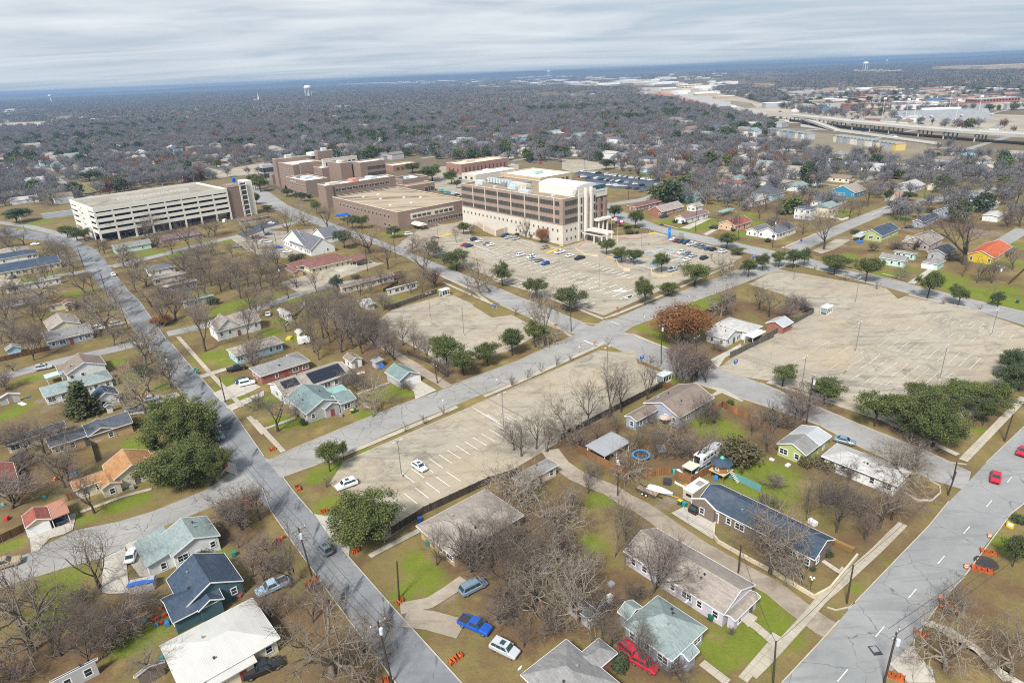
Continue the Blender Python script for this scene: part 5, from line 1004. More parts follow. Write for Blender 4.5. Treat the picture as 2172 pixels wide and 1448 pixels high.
def tree_variant(key, P, seed, trunk, bm, tm, minlev=2, rb=0.):
    rs = random.Random(seed); out = []
    tl, tr = trunk; grow(rs, out, Vector((0,0,-.1)), Vector((rs.gauss(0,.06), rs.gauss(0,.06), 1)).normalized(), tl, tr, 0, P)
    zs = float(np.percentile([s[2].z for s in out], 95)); xs = np.array([(s[2].x, s[2].y) for s in out]); wd = (np.percentile(xs[:,0], 97)-np.percentile(xs[:,0], 3)+np.percentile(xs[:,1], 97)-np.percentile(xs[:,1], 3))/2
    VAR.setdefault(key, []).append((segmesh('trunk', [s for s in out if s[0] < minlev], bm), segmesh('crown', [s for s in out if s[0] >= minlev], tm, rb), zs, wd))
for k in range(5): tree_variant('B', PB, 11+k, (3.4,.31), BARK, TWIG)
for k in range(4): tree_variant('O', PO, 31+k, (2.6,.44), BARKL, TWIGL)
for k in range(3): tree_variant('P', PP, 51+k, (2.2,.22), BARK, TWIGP)
for k in range(2): tree_variant('T', PT, 61+k, (9.,.17), BARKL, TWIG)
tree_variant('W', PO, 71, (2.6,.34), TWIGW, TWIGW)
for k in range(2):
    P = dict(PP, kids=[7,3,4,0,0], max=3, lo=[.02,.5,.5,.3], ang=[(.25,.6),(.2,.5),(.3,.8),(.3,.8)], dec=[(3.,5.),(.25,.4),(.5,.9),(.5,.8)], rdec=[.7,.75,.5,.5]); tree_variant('C', P, 81+k, (.5,.1), BARKL, TWIGP)
for k in range(2):
    P = dict(PP, kids=[12,6,6,0,0], max=3, lo=[.02,.2,.2,.2], ang=[(.3,1.1),(.3,.9),(.4,1.1),(.4,1.)], dec=[(3.,5.),(.5,.7),(.5,.7),(.5,.8)]); tree_variant('S', P, 91+k, (.5,.07), BARK, TWIG)
def leaf_cloud(name, rs, clumps, nleaf, sz, cr, m):
    "many small leaf faces gathered in clumps"
    n = len(clumps)*nleaf; g = np.random.default_rng(rs.randint(0, 9**6))
    c = np.repeat(np.array(clumps), nleaf, 0); off = g.normal(0, 1, (n,3))*np.array([cr, cr, cr*.75]); ctr = c+off
    nrm = g.normal(0, 1, (n,3))+np.array([0,0,.9]); nrm /= np.linalg.norm(nrm, axis=1)[:, None]
    t = np.cross(nrm, g.normal(0, 1, (n,3))); t /= np.linalg.norm(t, axis=1)[:, None]; b = np.cross(nrm, t)
    s = (sz*g.uniform(.6,1.4,n))[:, None]
    v = np.stack([ctr-t*s-b*s*.6, ctr+t*s*.2-b*s*.9, ctr+t*s+b*s*.5, ctr-t*s*.3+b*s*.8], 1).reshape(-1,3); f = np.arange(n*4).reshape(-1,4)
    me = npmesh(name, v, f, m); tone = np.zeros((n,4), np.float32); tone[:,0] = np.clip(np.repeat(g.random(len(clumps)), nleaf)*.7+g.random(n)*.3, 0, 1); tone[:,1] = np.repeat(g.random(len(clumps))**3, nleaf); tone[:,3] = 1
    a = me.color_attributes.new('tone', 'FLOAT_COLOR', 'CORNER'); a.data.foreach_set('color', np.repeat(tone, 4, 0).ravel()); return me
def evergreen_variant(key, seed, m, ncl, nleaf, sz, W_=9., H_=8., base=.28, cr=.62, cone=False, stem=.22, bm=BARKD):
    rs = random.Random(seed); out = []
    th = H_*base; lean = Vector((rs.gauss(0,.05), rs.gauss(0,.05), 1))
    if cone: out.append((0, Vector((0,0,-.1)), Vector((0,0,H_*.9)), stem, .05))
    else: out.append((0, Vector((0,0,-.1)), lean*th, stem, stem*.8))
    cl = []
    lobes = [(rs.uniform(-.5,.5)*W_*.55, rs.uniform(-.5,.5)*W_*.55, H_*rs.uniform(base+.22,.82), rs.uniform(.24,.36)*W_) for _ in range(9)]
    while len(cl) < ncl:
        if cone:
            z = rs.random()**1.3; r = (1-z)*W_/2*rs.uniform(.45,1.08); a = rs.random()*6.283; cl.append((r*math.cos(a), r*math.sin(a), H_*(.06+.94*z)+rs.gauss(0,.1)))
        else:
            x, y, z, r = rs.choice(lobes); d = Vector((rs.gauss(0,1), rs.gauss(0,1), rs.gauss(.25,.9))).normalized()*r*rs.uniform(.55,1.02)
            q = (x+d.x, y+d.y, z+d.z*.62)
            if q[2] > H_*base*.82 and math.hypot(q[0], q[1]) < W_*.53: cl.append(q)
    if not cone:
        for x, y, z, r in lobes:
            a = lean*th*.95; mid = Vector((x*.5, y*.5, th+(z-th)*.6)); out.append((1, a, mid, stem*.5, stem*.32)); out.append((1, mid, Vector((x, y, z)), stem*.32, stem*.14))
    wd = (np.percentile([c[0] for c in cl], 98)-np.percentile([c[0] for c in cl], 2))+1.; zt = max(c[2] for c in cl)+.4
    VAR.setdefault(key, []).append((segmesh('trunk', out, bm), leaf_cloud('crown', rs, cl, nleaf, sz, cr, m), zt, wd))
for k in range(4): evergreen_variant('E', 101+k, LEAF_E, 84, 120, .12, base=.36, cr=.47)
for k in range(2): evergreen_variant('D', 111+k, LEAF_D, 92, 110, .13, 10, 9, .26, .52)
for k in range(2): evergreen_variant('L', 121+k, LEAF_E, 200, 170, .125, 15, 10, .16, .6, stem=.45)
evergreen_variant('J', 131, LEAF_J, 120, 40, .2, 4.5, 9., .1, .4, True); evergreen_variant('R', 141, LEAF_R, 200, 90, .11, 10, 8.5, .16, .6, stem=.3); evergreen_variant('K', 151, LEAF_O, 80, 34, .18, 6, 4, .08, .6); evergreen_variant('G', 161, LEAF_D, 40, 40, .13, 3, 2.2, .05, .35)
KIND = {'B': ('bare_tree', 'bare tree', 'grey bare tree'), 'O': ('bare_tree', 'bare tree', 'gnarled pale bare oak'), 'P': ('bare_tree', 'bare tree', 'pinkish budding bare tree'), 'T': ('bare_tree', 'bare tree', 'slender tall bare tree'), 'W': ('bare_tree', 'bare tree', 'white barked bare tree'), 'C': ('crape_myrtle', 'small tree', 'small pruned bare tree'), 'S': ('bare_shrub', 'shrub', 'twiggy bare shrub'),
 'E': ('live_oak', 'evergreen tree', 'evergreen tree'), 'D': ('live_oak', 'evergreen tree', 'dark evergreen tree'), 'L': ('live_oak', 'evergreen tree', 'huge evergreen live oak'), 'J': ('cedar_tree', 'cedar', 'conical olive cedar'), 'R': ('russet_tree', 'russet tree', 'russet leaved tree'), 'K': ('olive_shrub', 'shrub', 'olive green shrub'), 'G': ('green_shrub', 'shrub', 'low green shrub')}
TREES = []       # (root, kind, world, height, width)
def plant(kind, x, y, h, wd, seed=None):
    rs = random.Random(seed if seed is not None else int(x*97+y*31)); me = rs.choice(VAR[kind]); tr, cr, zs, w0 = me
    o = thing(KIND[kind][0], '', KIND[kind][1], (x, y, 0), rs.random()*6.283, KIND[kind][0].replace('_', ' ')+'s of the streets and yards')
    sx, sz = wd/w0, h/zs; sx = min(max(sx, sz*.55), sz*1.9)
    link('trunk', tr, o, sc=(sx, sx, sz)); link('crown', cr, o, sc=(sx, sx, sz)); TREES.append((o, kind, (x, y), h, wd)); return o
def plant_px(tag_, kind, bx, by, ty, w):
    b = cp(tag_, bx, by); P = G(b); s = CR[tag_][2]; dep = proj(P[0], P[1], 0)[2]; wd = w*s*dep/FPX
    if kind in 'BP' and P[1] > 400: return
    if kind in 'EDL': wd *= .80 if kind != 'L' else .9
    elif kind in 'OP': wd *= .9
    lo, hi = .3, 30.
    ty_ = cp(tag_, bx, ty)[1]+ (0.20 if kind in 'ED' else .22 if kind in 'LRKG' else .04)*w*s*.5
    for _ in range(30):
        md = (lo+hi)/2
        if proj(P[0], P[1], md)[1] > ty_: lo = md
        else: hi = md
    return plant(kind, P[0], P[1], max(.8, lo)*(1.12 if kind == 'B' else 1), max(.8, wd))
TL = {
'A1': "B690,800,430,480 O220,1230,650,520 B800,1130,900,430 B650,1180,930,350 P900,1120,960,260 P1660,400,150,360 P1570,370,200,260 P1730,720,490,260 B1640,520,420,150 B450,110,-130,230 B620,1340,1050,380 B1010,1370,1190,330 S1000,900,830,200 S760,1230,1090,260 B1100,930,850,200 O80,950,700,300 B420,1260,1010,300 S1790,1010,930,160 K1370,600,520,200 S1200,560,500,160 S100,1420,1250,300 B260,950,780,240 S560,900,800,200",
'A2': "B250,790,480,430 O530,1400,900,800 B40,330,110,240 S420,820,740,120 B1250,640,400,200 S1480,690,400,320 B1620,660,420,330 B1760,620,300,300 O1790,160,-60,380 C490,110,40,60 L760,470,120,450 P60,750,600,200 B120,1060,830,330 B400,1030,850,250 O760,1290,1000,380 B1730,830,560,330 S1780,980,830,300 B1560,470,300,220 S1330,600,520,140 B1680,1040,880,260 P100,560,420,160",
'A3': "O60,250,-10,420 O330,470,180,430 B250,560,330,330 O250,770,520,460 O160,930,640,420 O480,1040,740,400 O380,900,600,330 B80,640,440,300 B540,150,10,170 T720,590,200,300 B800,470,250,180 P985,820,420,430 B820,560,380,230 O1790,690,250,480 B890,1310,1030,280 S1520,1120,1070,60 G770,1330,1250,170 B100,1200,1060,230 S1150,1390,1290,270 B540,860,660,280 S440,620,500,280 B180,640,460,260 B20,520,360,260 O560,700,560,230 S300,1090,980,240 B700,1190,1010,260 S870,880,780,160 B640,1150,980,220 B120,780,600,280 S640,980,850,200 B960,1380,1170,230 S1000,1110,1000,110 B410,330,150,260 P850,650,500,220",
'A4': "B70,700,420,420 O165,740,560,260 B320,330,60,240 B525,415,40,330 B810,390,110,450 B1080,-60,-200,400 O1360,1010,790,300 O1270,1360,1040,520 O1720,1400,1050,350 E1730,650,420,200 B720,470,280,250 S100,110,30,260 S640,180,100,180 B680,340,180,220 G470,590,540,70 G350,680,640,60 G290,730,700,40 B560,300,150,200 B900,330,100,260 S60,230,150,200 G1790,340,290,120 B960,60,-160,300 B420,240,30,250",
'B1': "O870,265,-60,360 O1180,515,190,380 O1180,905,540,400 E1150,600,500,170 B1660,400,20,300 B2010,305,50,230 J680,910,650,220 B620,930,790,190 O545,1448,1150,300 P110,1210,1000,280 B150,300,60,360 B340,390,160,230 B1330,200,-50,280 R1310,190,100,150 B1420,150,-80,260 S2090,870,740,150 B360,1240,1020,380 P60,710,570,260 L1440,1150,760,560 L1600,1170,850,340 L1520,1448,1090,560 L1740,1440,1170,260 B230,1240,1000,280 B110,560,470,200 B20,340,140,230 B280,160,-30,230 B60,150,-60,250 S200,1340,1230,260 G1100,1000,960,120 G1230,1190,1060,120 B730,150,40,180 B530,1180,950,300 S640,60,-20,200 P720,110,30,120 B2080,130,-20,200 G1700,20,-30,90 S1290,960,860,120",
'B2': "B190,1045,760,360 O985,885,570,260 B480,410,160,200 B700,410,90,320 B790,380,20,290 B610,330,30,230 B340,190,-20,190 P1130,470,240,280 B1200,350,140,230 B980,240,40,230 B1290,390,220,170 B1400,480,290,190 S740,680,560,170 S860,700,580,180 P350,930,840,110 E610,1370,1110,250 E720,1270,1120,120 E1555,530,260,290 E1690,595,360,260 E1885,520,310,220 E2080,435,190,210 C1215,1050,975,60 C1375,985,905,60 C1530,910,830,60 C2080,670,590,60 B560,300,-40,240 P900,330,100,260 B1060,420,200,200 P960,370,160,220 B660,230,-60,230 B820,240,-80,260 B520,470,300,170 S1480,560,440,120 G400,995,930,60 B740,740,580,130 S1240,700,640,170 B1330,420,270,120 P1020,300,120,200 B440,330,120,200 S1550,590,500,110 B870,420,180,230 P760,300,20,250",
'B3': "O285,325,-60,280 E210,365,130,200 E25,435,210,190 C20,680,590,60 C145,620,540,60 C260,570,490,60 C380,520,430,60 C490,470,420,45 C800,350,290,60 C1135,500,430,70 C45,110,40,60 R1400,335,0,410 B1115,810,490,260 B810,930,570,280 B905,890,550,280 B640,1000,670,250 O450,1095,760,330 B220,1190,880,270 B310,1215,990,190 P1350,625,340,220 P1390,695,360,240 P1470,665,340,280 P1520,640,400,260 P1590,650,450,220 B100,1250,1000,280 O960,1430,1170,380 O1280,1140,950,360 B1540,1010,770,220 B1500,1330,1070,330 G1780,840,780,60 K1870,1320,1080,290 B2080,1210,1000,240 O650,1430,1260,200 B1180,1270,1040,280 S1400,1250,1130,280 B40,1200,980,200 P1160,1010,900,260 B720,1160,960,240 S560,1180,1050,200 B990,1230,1030,240 S1660,980,850,200 B1960,1080,900,200 P1700,400,330,130 C1640,380,300,110 B2020,60,-120,240 B2100,120,-80,240 B1740,120,-100,200 B870,1070,900,160 B1420,1060,930,200",
'B4': "E180,685,480,280 E505,845,580,330 E925,1005,700,370 E1180,985,720,360 L1395,1195,740,500 E1600,860,620,420 E1480,830,640,380 E1700,830,640,330 E1880,915,630,300 D1980,760,490,330 D2090,720,480,330 D2110,560,350,340 D2000,620,380,220 P330,950,700,360 B280,960,760,300 O1080,1448,1130,560 K560,1340,1240,240 S160,1010,830,260 B20,1000,840,200 K380,1330,1230,120 S720,1430,1300,200 K950,1440,1330,160 B1190,1400,1250,220 S820,1360,1290,160 E1290,900,650,280 E1800,1000,760,170 P340,90,-30,130 P290,70,-60,160 P180,140,30,200 P230,110,10,160",
'C1': "D140,440,290,310 E560,560,450,140 E640,585,460,160 E705,590,470,140 O1020,805,590,220 B430,680,560,150 B560,700,600,170 B700,1035,850,250 B610,880,750,190 B770,1000,850,130 O890,1135,990,300 O1200,960,770,250 B1560,665,450,220 B1770,545,400,230 B1190,545,380,230 B980,570,410,120 B1300,645,500,140 O2030,570,390,190 P1520,865,670,250 B1740,955,710,280 B1900,985,750,290 B2040,965,730,250 B1820,1000,820,260 R1430,960,905,160 P1360,1120,960,340 B1550,1130,970,300 B2060,1150,970,240 O330,1105,880,370 P100,1150,1040,260 P80,640,510,180 B200,620,510,160 B580,450,380,120 B860,690,600,150 B480,225,-10,350 O430,290,150,210 D740,95,-10,220 E930,135,20,210 P1200,125,30,370 P1340,100,40,260 E1640,85,0,230 E2090,170,30,80 E2150,180,30,90 D2080,290,180,110 S1240,620,530,160 P880,650,570,130 B1080,500,390,150 B1230,560,430,150 B1640,420,330,200 B1720,560,430,160 B1850,470,340,220 S1680,690,610,200 B1420,690,570,160 B1660,940,760,220 B1580,900,720,200 B1980,1060,850,240 B1700,1060,850,220 B1640,1110,960,200 B2150,980,700,200 B720,1150,1000,180 B960,1110,960,200 P60,560,470,150 B1950,880,680,220 P1640,760,640,160 B1250,1130,960,230 K380,810,790,40 B30,1060,930,180 G1770,1110,1040,80 B1120,1010,830,180 P1500,1010,880,200",
'C2': "E50,415,270,140 E10,400,280,110 E515,600,470,130 O410,695,520,200 B605,725,530,220 B280,775,570,220 B80,755,610,180 D270,455,375,125 D390,495,405,120 E810,720,590,130 E890,720,600,150 E1150,795,680,130 D740,880,710,200 B950,920,690,340 B1100,1050,840,280 B1390,1105,850,350 B1440,965,790,210 E1480,960,800,160 O1300,915,750,160 E1665,1055,860,270 E1720,765,650,130 B1660,835,710,90 B1790,770,680,100 O1850,1250,960,300 E2040,1190,970,190 D690,1245,1090,130 B510,1245,1070,160 B350,1205,1050,170 B90,975,850,230 B60,1100,950,280 B150,1200,1020,200 B1050,1185,1040,170 R1160,1130,1070,110 B1380,1240,1030,200 P1490,1200,1050,170 E1465,330,175,210 E1300,260,155,190 E1620,355,220,140 E1665,390,305,70 P1520,390,305,80 E20,520,415,70 B120,565,440,140 E110,585,510,90 D340,460,420,70 B1160,1200,1090,140 B1230,1190,1070,140 D1180,1110,1060,120 B280,1290,1180,180 B560,1370,1230,220 B700,1390,1270,220 B430,1390,1260,200 B620,1300,1180,160 B870,1270,1140,150 B960,1260,1120,150 P1060,1390,1250,180 B30,890,790,160 K340,990,910,150 B200,1050,900,220 B20,1240,1090,180 B1290,1250,1130,160 P700,1300,1200,120 K830,1130,1090,70 D460,490,430,60",
'C3': "E690,1295,1100,220 E970,1395,1170,290 E1580,1350,1110,240 E1770,1275,1140,190 E1990,1190,970,260 E1715,1080,895,160 E1265,930,790,150 E1390,1000,850,160 E1490,1015,870,140 E1500,715,545,200 E1330,645,505,130 B1340,520,350,160 R735,835,705,90 O600,790,630,130 B730,1390,1240,220 B500,740,690,90 P640,800,760,80 G530,770,740,90 D1430,740,680,100 K1460,760,720,70 D1380,700,640,90 G1520,760,730,40 D1260,235,130,170 B970,250,170,100 P1020,300,250,110 P960,310,270,90 K1720,690,670,60 G1830,655,635,60 G1900,680,655,70 B310,280,220,80 G1110,690,660,40",
'E4': "O1960,1305,820,470 O1950,730,430,560 B1830,480,400,60 C930,275,240,40",
'C4': "E680,1100,910,240 E790,1165,1060,280 E900,1390,1185,190 E1045,1325,1130,170 E1215,1290,1100,170 E1355,1305,1080,170 E1470,1280,1070,160 E1780,1365,1145,250 B1680,1105,770,390 J955,470,310,110 B1460,955,760,200 B740,920,690,140 B1320,960,800,150 W640,400,250,200 D770,340,220,130 B230,560,350,210 B380,545,370,170 B690,580,460,180 B800,640,480,220 B950,680,530,200 B1080,700,520,250 B1230,720,540,220 P1350,640,480,230 B1020,800,620,220 B1190,820,640,220 P1160,900,760,190 B1420,720,560,180 B1560,560,430,170 P1600,480,340,220 B1720,500,390,170 B1880,740,570,150 B1790,820,660,140 C1580,1310,1260,60 C1905,1410,1350,60 B590,880,720,110 B1640,860,700,180 G150,830,795,80 G245,845,810,90 G760,920,880,60 G1110,1030,980,70 B100,250,110,240 B250,400,260,230 B460,420,300,200 P1080,430,330,130",
'C5': "E290,1170,900,250 E880,1325,1050,260 E1175,1395,1180,250 E20,1040,895,240 O620,1145,980,140 B1240,1005,480,640 B1360,1175,940,260 B310,445,210,240 B1040,405,190,240 B1200,395,210,220 D690,390,285,160 D510,395,270,110 P650,525,410,120 P720,505,380,110 P800,475,370,100 D1555,1405,1250,160 C110,1160,1075,50 C400,1240,1150,60 C1030,1380,1300,70 C1390,1430,1380,60 K180,700,650,110 S580,860,760,170 S1120,960,860,160 B1220,1120,960,120 B1500,1180,1000,220 B1700,1050,880,200 P350,880,790,200 B130,560,380,130 B220,540,380,130 B1600,380,220,260 B1740,420,200,230 P1650,640,490,150 P1770,640,430,170 B540,300,150,230 P330,260,100,240 B160,220,80,200 B760,260,130,200 K900,500,440,80 S760,860,760,110 B1560,200,0,300 P1780,160,20,200 B1050,180,40,230 B1250,200,60,230 B1400,230,100,180"}
for tg, s in TL.items():
    for tok in s.split():
        a = tok[1:].split(','); plant_px(tg, tok[0], *map(float, a))
# hedge of small clipped trees along the avenue side and the main lot edges
def inpoly(xs, ys, poly):
    r = np.zeros(xs.shape, bool); n = len(poly)
    for i in range(n):
        x0, y0 = poly[i]; x1, y1 = poly[(i+1) % n]
        if y0 == y1: continue
        r ^= ((y0 > ys) != (y1 > ys)) & (xs < (x1-x0)*(ys-y0)/(y1-y0)+x0)
    return r
BL = np.array(BLOCKS)
def clear_mask(xs, ys, pad=2., rec=True):
    ok = np.ones(xs.shape, bool)
    for p in ROADS:
        c = p.mean(0); rr = np.abs(p-c).max()+5; m_ = (np.abs(xs-c[0]) < rr) & (np.abs(ys-c[1]) < rr)
        if m_.any():
            idx = np.where(m_)[0]; q = c+(p-c)*(1+pad/max(rr, 1)); ok[idx] &= ~inpoly(xs[idx], ys[idx], q)
    lx, ly = xs*CY+ys*SY, -xs*SY+ys*CY
    for b in BL: ok &= ~((lx > b[0]-pad) & (lx < b[2]+pad) & (ly > b[1]-pad) & (ly < b[3]+pad))
    return ok
def spread(xs, ys, taken, dmin):
    keep = []; cell = {}
    def put(x, y): cell.setdefault((int(x//dmin), int(y//dmin)), []).append((x, y))
    for x, y in taken: put(x, y)
    for i in range(len(xs)):
        a, b = int(xs[i]//dmin), int(ys[i]//dmin)
        if all((xs[i]-x)**2+(ys[i]-y)**2 > dmin**2 for da in (-1,0,1) for db in (-1,0,1) for x, y in cell.get((a+da, b+db), ())): keep.append(i); put(xs[i], ys[i])
    return keep
EDGE = "Q -200,470 0,440 140,432 300,400 420,386 540,372 640,345 900,338 1090,342 1280,350 1330,370 1360,410 1400,438 1500,440 1640,455 1720,470 1780,455 1850,440 1900,480 2000,470 2080,480 2172,470 2400,470"
edge = gp(EDGE)
# far open ground: commercial strips, the highway, fields
SOFT = [gp(s) for s in ("Q 740,186 740,166 860,158 1000,152 1440,142 1460,172 1440,188 1330,186 1100,190 900,186", "Q 1400,170 1420,150 1500,150 1640,150 1700,160 1640,178 1500,190 1440,184", "D3 1640,160 2172,160 2172,205 1640,200", "Q 1740,236 1900,238 2200,246 2200,345 2060,345 1960,318 1880,280 1740,262", "E5 460,190 1100,165 2172,150 2300,330 1440,330 700,318")]
OPEN = [gp(s) for s in ("Q 1320,184 1480,182 1560,204 1640,226 1720,245 1900,268 2200,288 2200,334 2060,326 1960,316 1760,288 1640,264 1600,248 1500,232 1420,212", "Q 1640,268 1760,280 1960,306 2010,330 1900,345 1760,330 1640,302", "D1 -60,405 270,392 285,428 -60,445", "D1 285,368 500,352 505,382 300,410", "D1 880,318 1230,298 1235,312 900,328", "Q 1950,262 1960,240 2060,235 2200,240 2200,280 2040,270", "D1 0,250 200,245 210,262 0,268", "D1 600,205 900,190 900,200 600,218", "D3 480,440 380,380 560,410", "C1 620,110 900,100 1000,130 760,200 620,215")]
def wood_points(y0, y1, sp, wfac, dens):
    "jittered points in a wedge of ground between two depths"
    out = []
    nyy = int((y1-y0)/sp)
    for i in range(nyy):
        y = y0+i*sp; hw = (y*.82+60)*wfac; n = int(2*hw/sp); x = -hw+np.arange(n)*sp+rng.uniform(-.42,.42,n)*sp+(i % 2)*sp/2; yy = y+rng.uniform(-.42,.42,n)*sp
        out.append(np.stack([x, yy], 1))
    p = np.concatenate(out); return p[rng.random(len(p)) < dens]
wp = wood_points(330, 1700, 7.2, 1.08, .95)
poly_e = np.array(edge+[np.array([3000., 1500.]), np.array([3000, 4000.]), np.array([-3000., 4000.]), np.array([-3000., 1400.])])
m_ = inpoly(wp[:,0], wp[:,1], poly_e) & clear_mask(wp[:,0], wp[:,1], 2.)
for q in OPEN: m_ &= ~inpoly(wp[:,0], wp[:,1], np.array(q))
for q in SOFT: m_ &= ~inpoly(wp[:,0], wp[:,1], np.array(q)) | (rng.random(len(wp)) < .22)
# streets through the wood follow the town grid
lx, ly = wp[:,0]*CY+wp[:,1]*SY, -wp[:,0]*SY+wp[:,1]*CY
m_ &= ~((np.abs((lx+37) % 128-64) > 58.5) | (np.abs((ly+11) % 104-52) > 47))
# glades and yards
gl = np.sin(wp[:,0]*.031+1.3)*np.sin(wp[:,1]*.027+.4)+.6*np.sin(wp[:,0]*.083+wp[:,1]*.061)+.5*np.sin(wp[:,0]*.151-wp[:,1]*.117)
m_ &= (gl > -.8) | (rng.random(len(wp)) < .2)
half = inpoly(wp[:,0], wp[:,1], np.array(gp("Q 1280,345 2400,385 2400,480 1900,490 1640,460 1300,440"))); m_ &= ~half | (rng.random(len(wp)) < .86)
WOOD = wp[m_]
# houses among the far trees: real small houses, each one a thing
WPM = MB().box((0,0,0), (1.2,.06,1.25)).mesh('window', GLASS)
def far_house(x, y, yaw, L_, D_, h, typ, wm, rm, label, grp, pitch=.45, short=None):
    o = thing('house', label, 'house', (x, y, 0), yaw, grp); a, l2 = D_/2, L_/2; rise = a*pitch
    b = MB(); b.add([(sx*(l2-.3), sy*(a-.3), z) for z in (0, h-.05) for sx, sy in ((-1,-1),(1,-1),(1,1),(-1,1))], [(4,5,6,7),(0,1,5,4),(1,2,6,5),(2,3,7,6),(3,0,4,7)])
    if typ: b.add([(-l2+.3,-a+.3,h-.05),(-l2+.3,a-.3,h-.05),(-l2+.3,0,h+rise-.2),(l2-.3,-a+.3,h-.05),(l2-.3,a-.3,h-.05),(l2-.3,0,h+rise-.2)], [(0,2,1),(3,4,5)])
    part('wall', b, wm, o); b = MB()
    rr = l2 if typ else max(.02, l2-a)
    b.add([(-l2,-a,h),(l2,-a,h),(l2,a,h),(-l2,a,h),(-rr,0,h+rise),(rr,0,h+rise)], [(3,2,1,0),(0,1,5,4),(2,3,4,5),(1,2,5),(3,0,4)])
    part('roof', b, rm, o)
    if math.hypot(x, y) < 620:
        for s in (-1, 1):
            for k in range(int(L_/5)): link('window', WPM, o, (-l2+2.2+k*4.4, s*(a-.29), h*.55))
    return o
RF = [SH(k) for k in ('tan','brown','grey','slate','green','rust','light','brown','greyblue','light','tan','grey')]; RFN = ['tan','brown','grey','slate','sage green','rusty','pale grey','dark brown','blue grey','pale grey','tan','grey']
WF = [W(k) for k in ('white','cream','pale','grey','redbrick','lblue','white','white')]; WFN = ['white','cream','beige','grey','brick','light blue','white','white']
FARH = []
cand = wood_points(345, 2400, 27, 1.0, .95); lx, ly = cand[:,0]*CY+cand[:,1]*SY, -cand[:,0]*SY+cand[:,1]*CY
mk = inpoly(cand[:,0], cand[:,1], poly_e) & clear_mask(cand[:,0], cand[:,1], 9.)
for q in OPEN: mk &= ~inpoly(cand[:,0], cand[:,1], np.array(q))
mk &= ~((np.abs((lx+37) % 128-64) > 52) | (np.abs((ly+11) % 104-52) > 41)); mk &= np.abs((lx+37) % 128-64) > 18
cand = cand[mk]; cand = cand[np.argsort(cand[:,1])]
vis = np.array([-40 < proj(x, y, 3)[0] < PW+40 for x, y in cand]); cand = cand[vis]; cand = np.concatenate([cand[:170], cand[170:][rng.permutation(len(cand)-170)[:105]]])
for x, y in cand:
    i, j = random.randrange(len(RF)), random.randrange(len(WF)); px_ = proj(x, y, 3)
    FARH.append((far_house(x, y, YAW+random.choice((0, math.pi/2)), *((random.uniform(13,20), random.uniform(8.5,12), random.choice((2.9,3.,3.2,5.4))) if y < 800 else (random.uniform(15,26), random.uniform(10,15), random.uniform(4.5,7))), random.random() < .6, WF[j], RF[i], '', 'houses half hidden in the far wood', random.uniform(.35,.6)), f'{WFN[j]} house with {RFN[i]} roof half hidden in the bare wood', (x, y)))
hx = cand
if len(hx):
    d2 = ((WOOD[:,None,0]-hx[None,:,0])**2+(WOOD[:,None,1]-hx[None,:,1])**2).min(1); WOOD = WOOD[d2 > (9.+3*(WOOD[:,1] > 800))**2]
    # let the houses' near side show
    sh = (np.abs(WOOD[:,None,0]*1.-hx[None,:,0]*.985) < 9) & ((hx[None,:,1]-WOOD[:,None,1]) > 0) & ((hx[None,:,1]-WOOD[:,None,1]) < 22); WOOD = WOOD[(~sh.any(1)) | (rng.random(len(WOOD)) < .45)]
# individual trees first: nearest ones of the wood, then the mass
WOOD = WOOD[np.argsort(np.hypot(WOOD[:,0], WOOD[:,1]))]
hand = [t[2] for t in TREES]
kp = spread(WOOD[:,0], WOOD[:,1], hand, 6.2); WOOD = WOOD[kp]
nb_ = sum(1 for t in TREES if KIND[t[1]][0] == 'bare_tree'); left = max(0, 322-nb_)
inv = np.array([-60 < proj(x, y, 4)[0] < PW+60 for x, y in WOOD]); WOOD = WOOD[inv | (WOOD[:,1] > 600)]
lc = wood_points(60, 400, 9.5, 1., 1.); lm = clear_mask(lc[:,0], lc[:,1], 1.6); zone = np.zeros(len(lc), bool)
for s in ("Q 0,530 150,540 330,720 510,1000 330,1060 0,1180", "Q 240,590 420,520 700,560 760,600 640,650 900,760 870,830 600,900 420,760", "Q 0,1270 260,1180 300,1448 0,1448", "Q 560,1080 760,1400 560,1400 540,1200"): zone |= inpoly(lc[:,0], lc[:,1], np.array(gp(s)))
lc = lc[lm & zone & (cov[np.clip(np.searchsorted(gy, lc[:,1]), 0, ny-1), np.clip(np.searchsorted(gx, lc[:,0]), 0, nx-1), 0] < .5)]; lc = lc[rng.permutation(len(lc))]; lc = lc[spread(lc[:,0], lc[:,1], hand, 6.)][:left]
for x, y in lc: plant(random.choice('BBBOP'), x, y, random.uniform(7,11.5), random.uniform(7,11))
mass = WOOD
# --- the far wood: one mass of instances
protos = bpy.data.collections.new('wood_kinds')
def proto(name, me):
    o = bpy.data.objects.new(name, me); protos.objects.link(o); return o
def moundmat(name, a, b, c):
    t = NT(name); rd = t.n('ShaderNodeObjectInfo').outputs['Random']; co = t.coord(False); n = t.ramp(t.noise(co, .6, 3), .3, .7)
    q = t.mix(rd, a, b); q = t.mix(t.math('MULTIPLY', n, .5), q, c); return t.done(q, .95, .1)
MF1 = moundmat('wood_twigs', (.115,.117,.130), (.21,.20,.20), (.265,.245,.23)); MF2 = moundmat('wood_brown', (.15,.085,.065), (.27,.14,.085), (.20,.15,.12))
def lowtree(name, seed, m, P, tl, rb):
    rs = random.Random(seed); out = []; grow(rs, out, Vector((0,0,-.1)), Vector((0,0,1)), tl, .3, 0, P)
    zs = max(s[2].z for s in out); sg = [(max(3, l) if l > 0 else 2, a*(10./zs), b*(10./zs), r0, r1) for l, a, b, r0, r1 in out]; return segmesh(name, sg, m, rb)
PL = dict(PB, kids=[7,6,6,0,0], max=3, rmin=.05, wig=[.1,.2,.3,.35,.3])
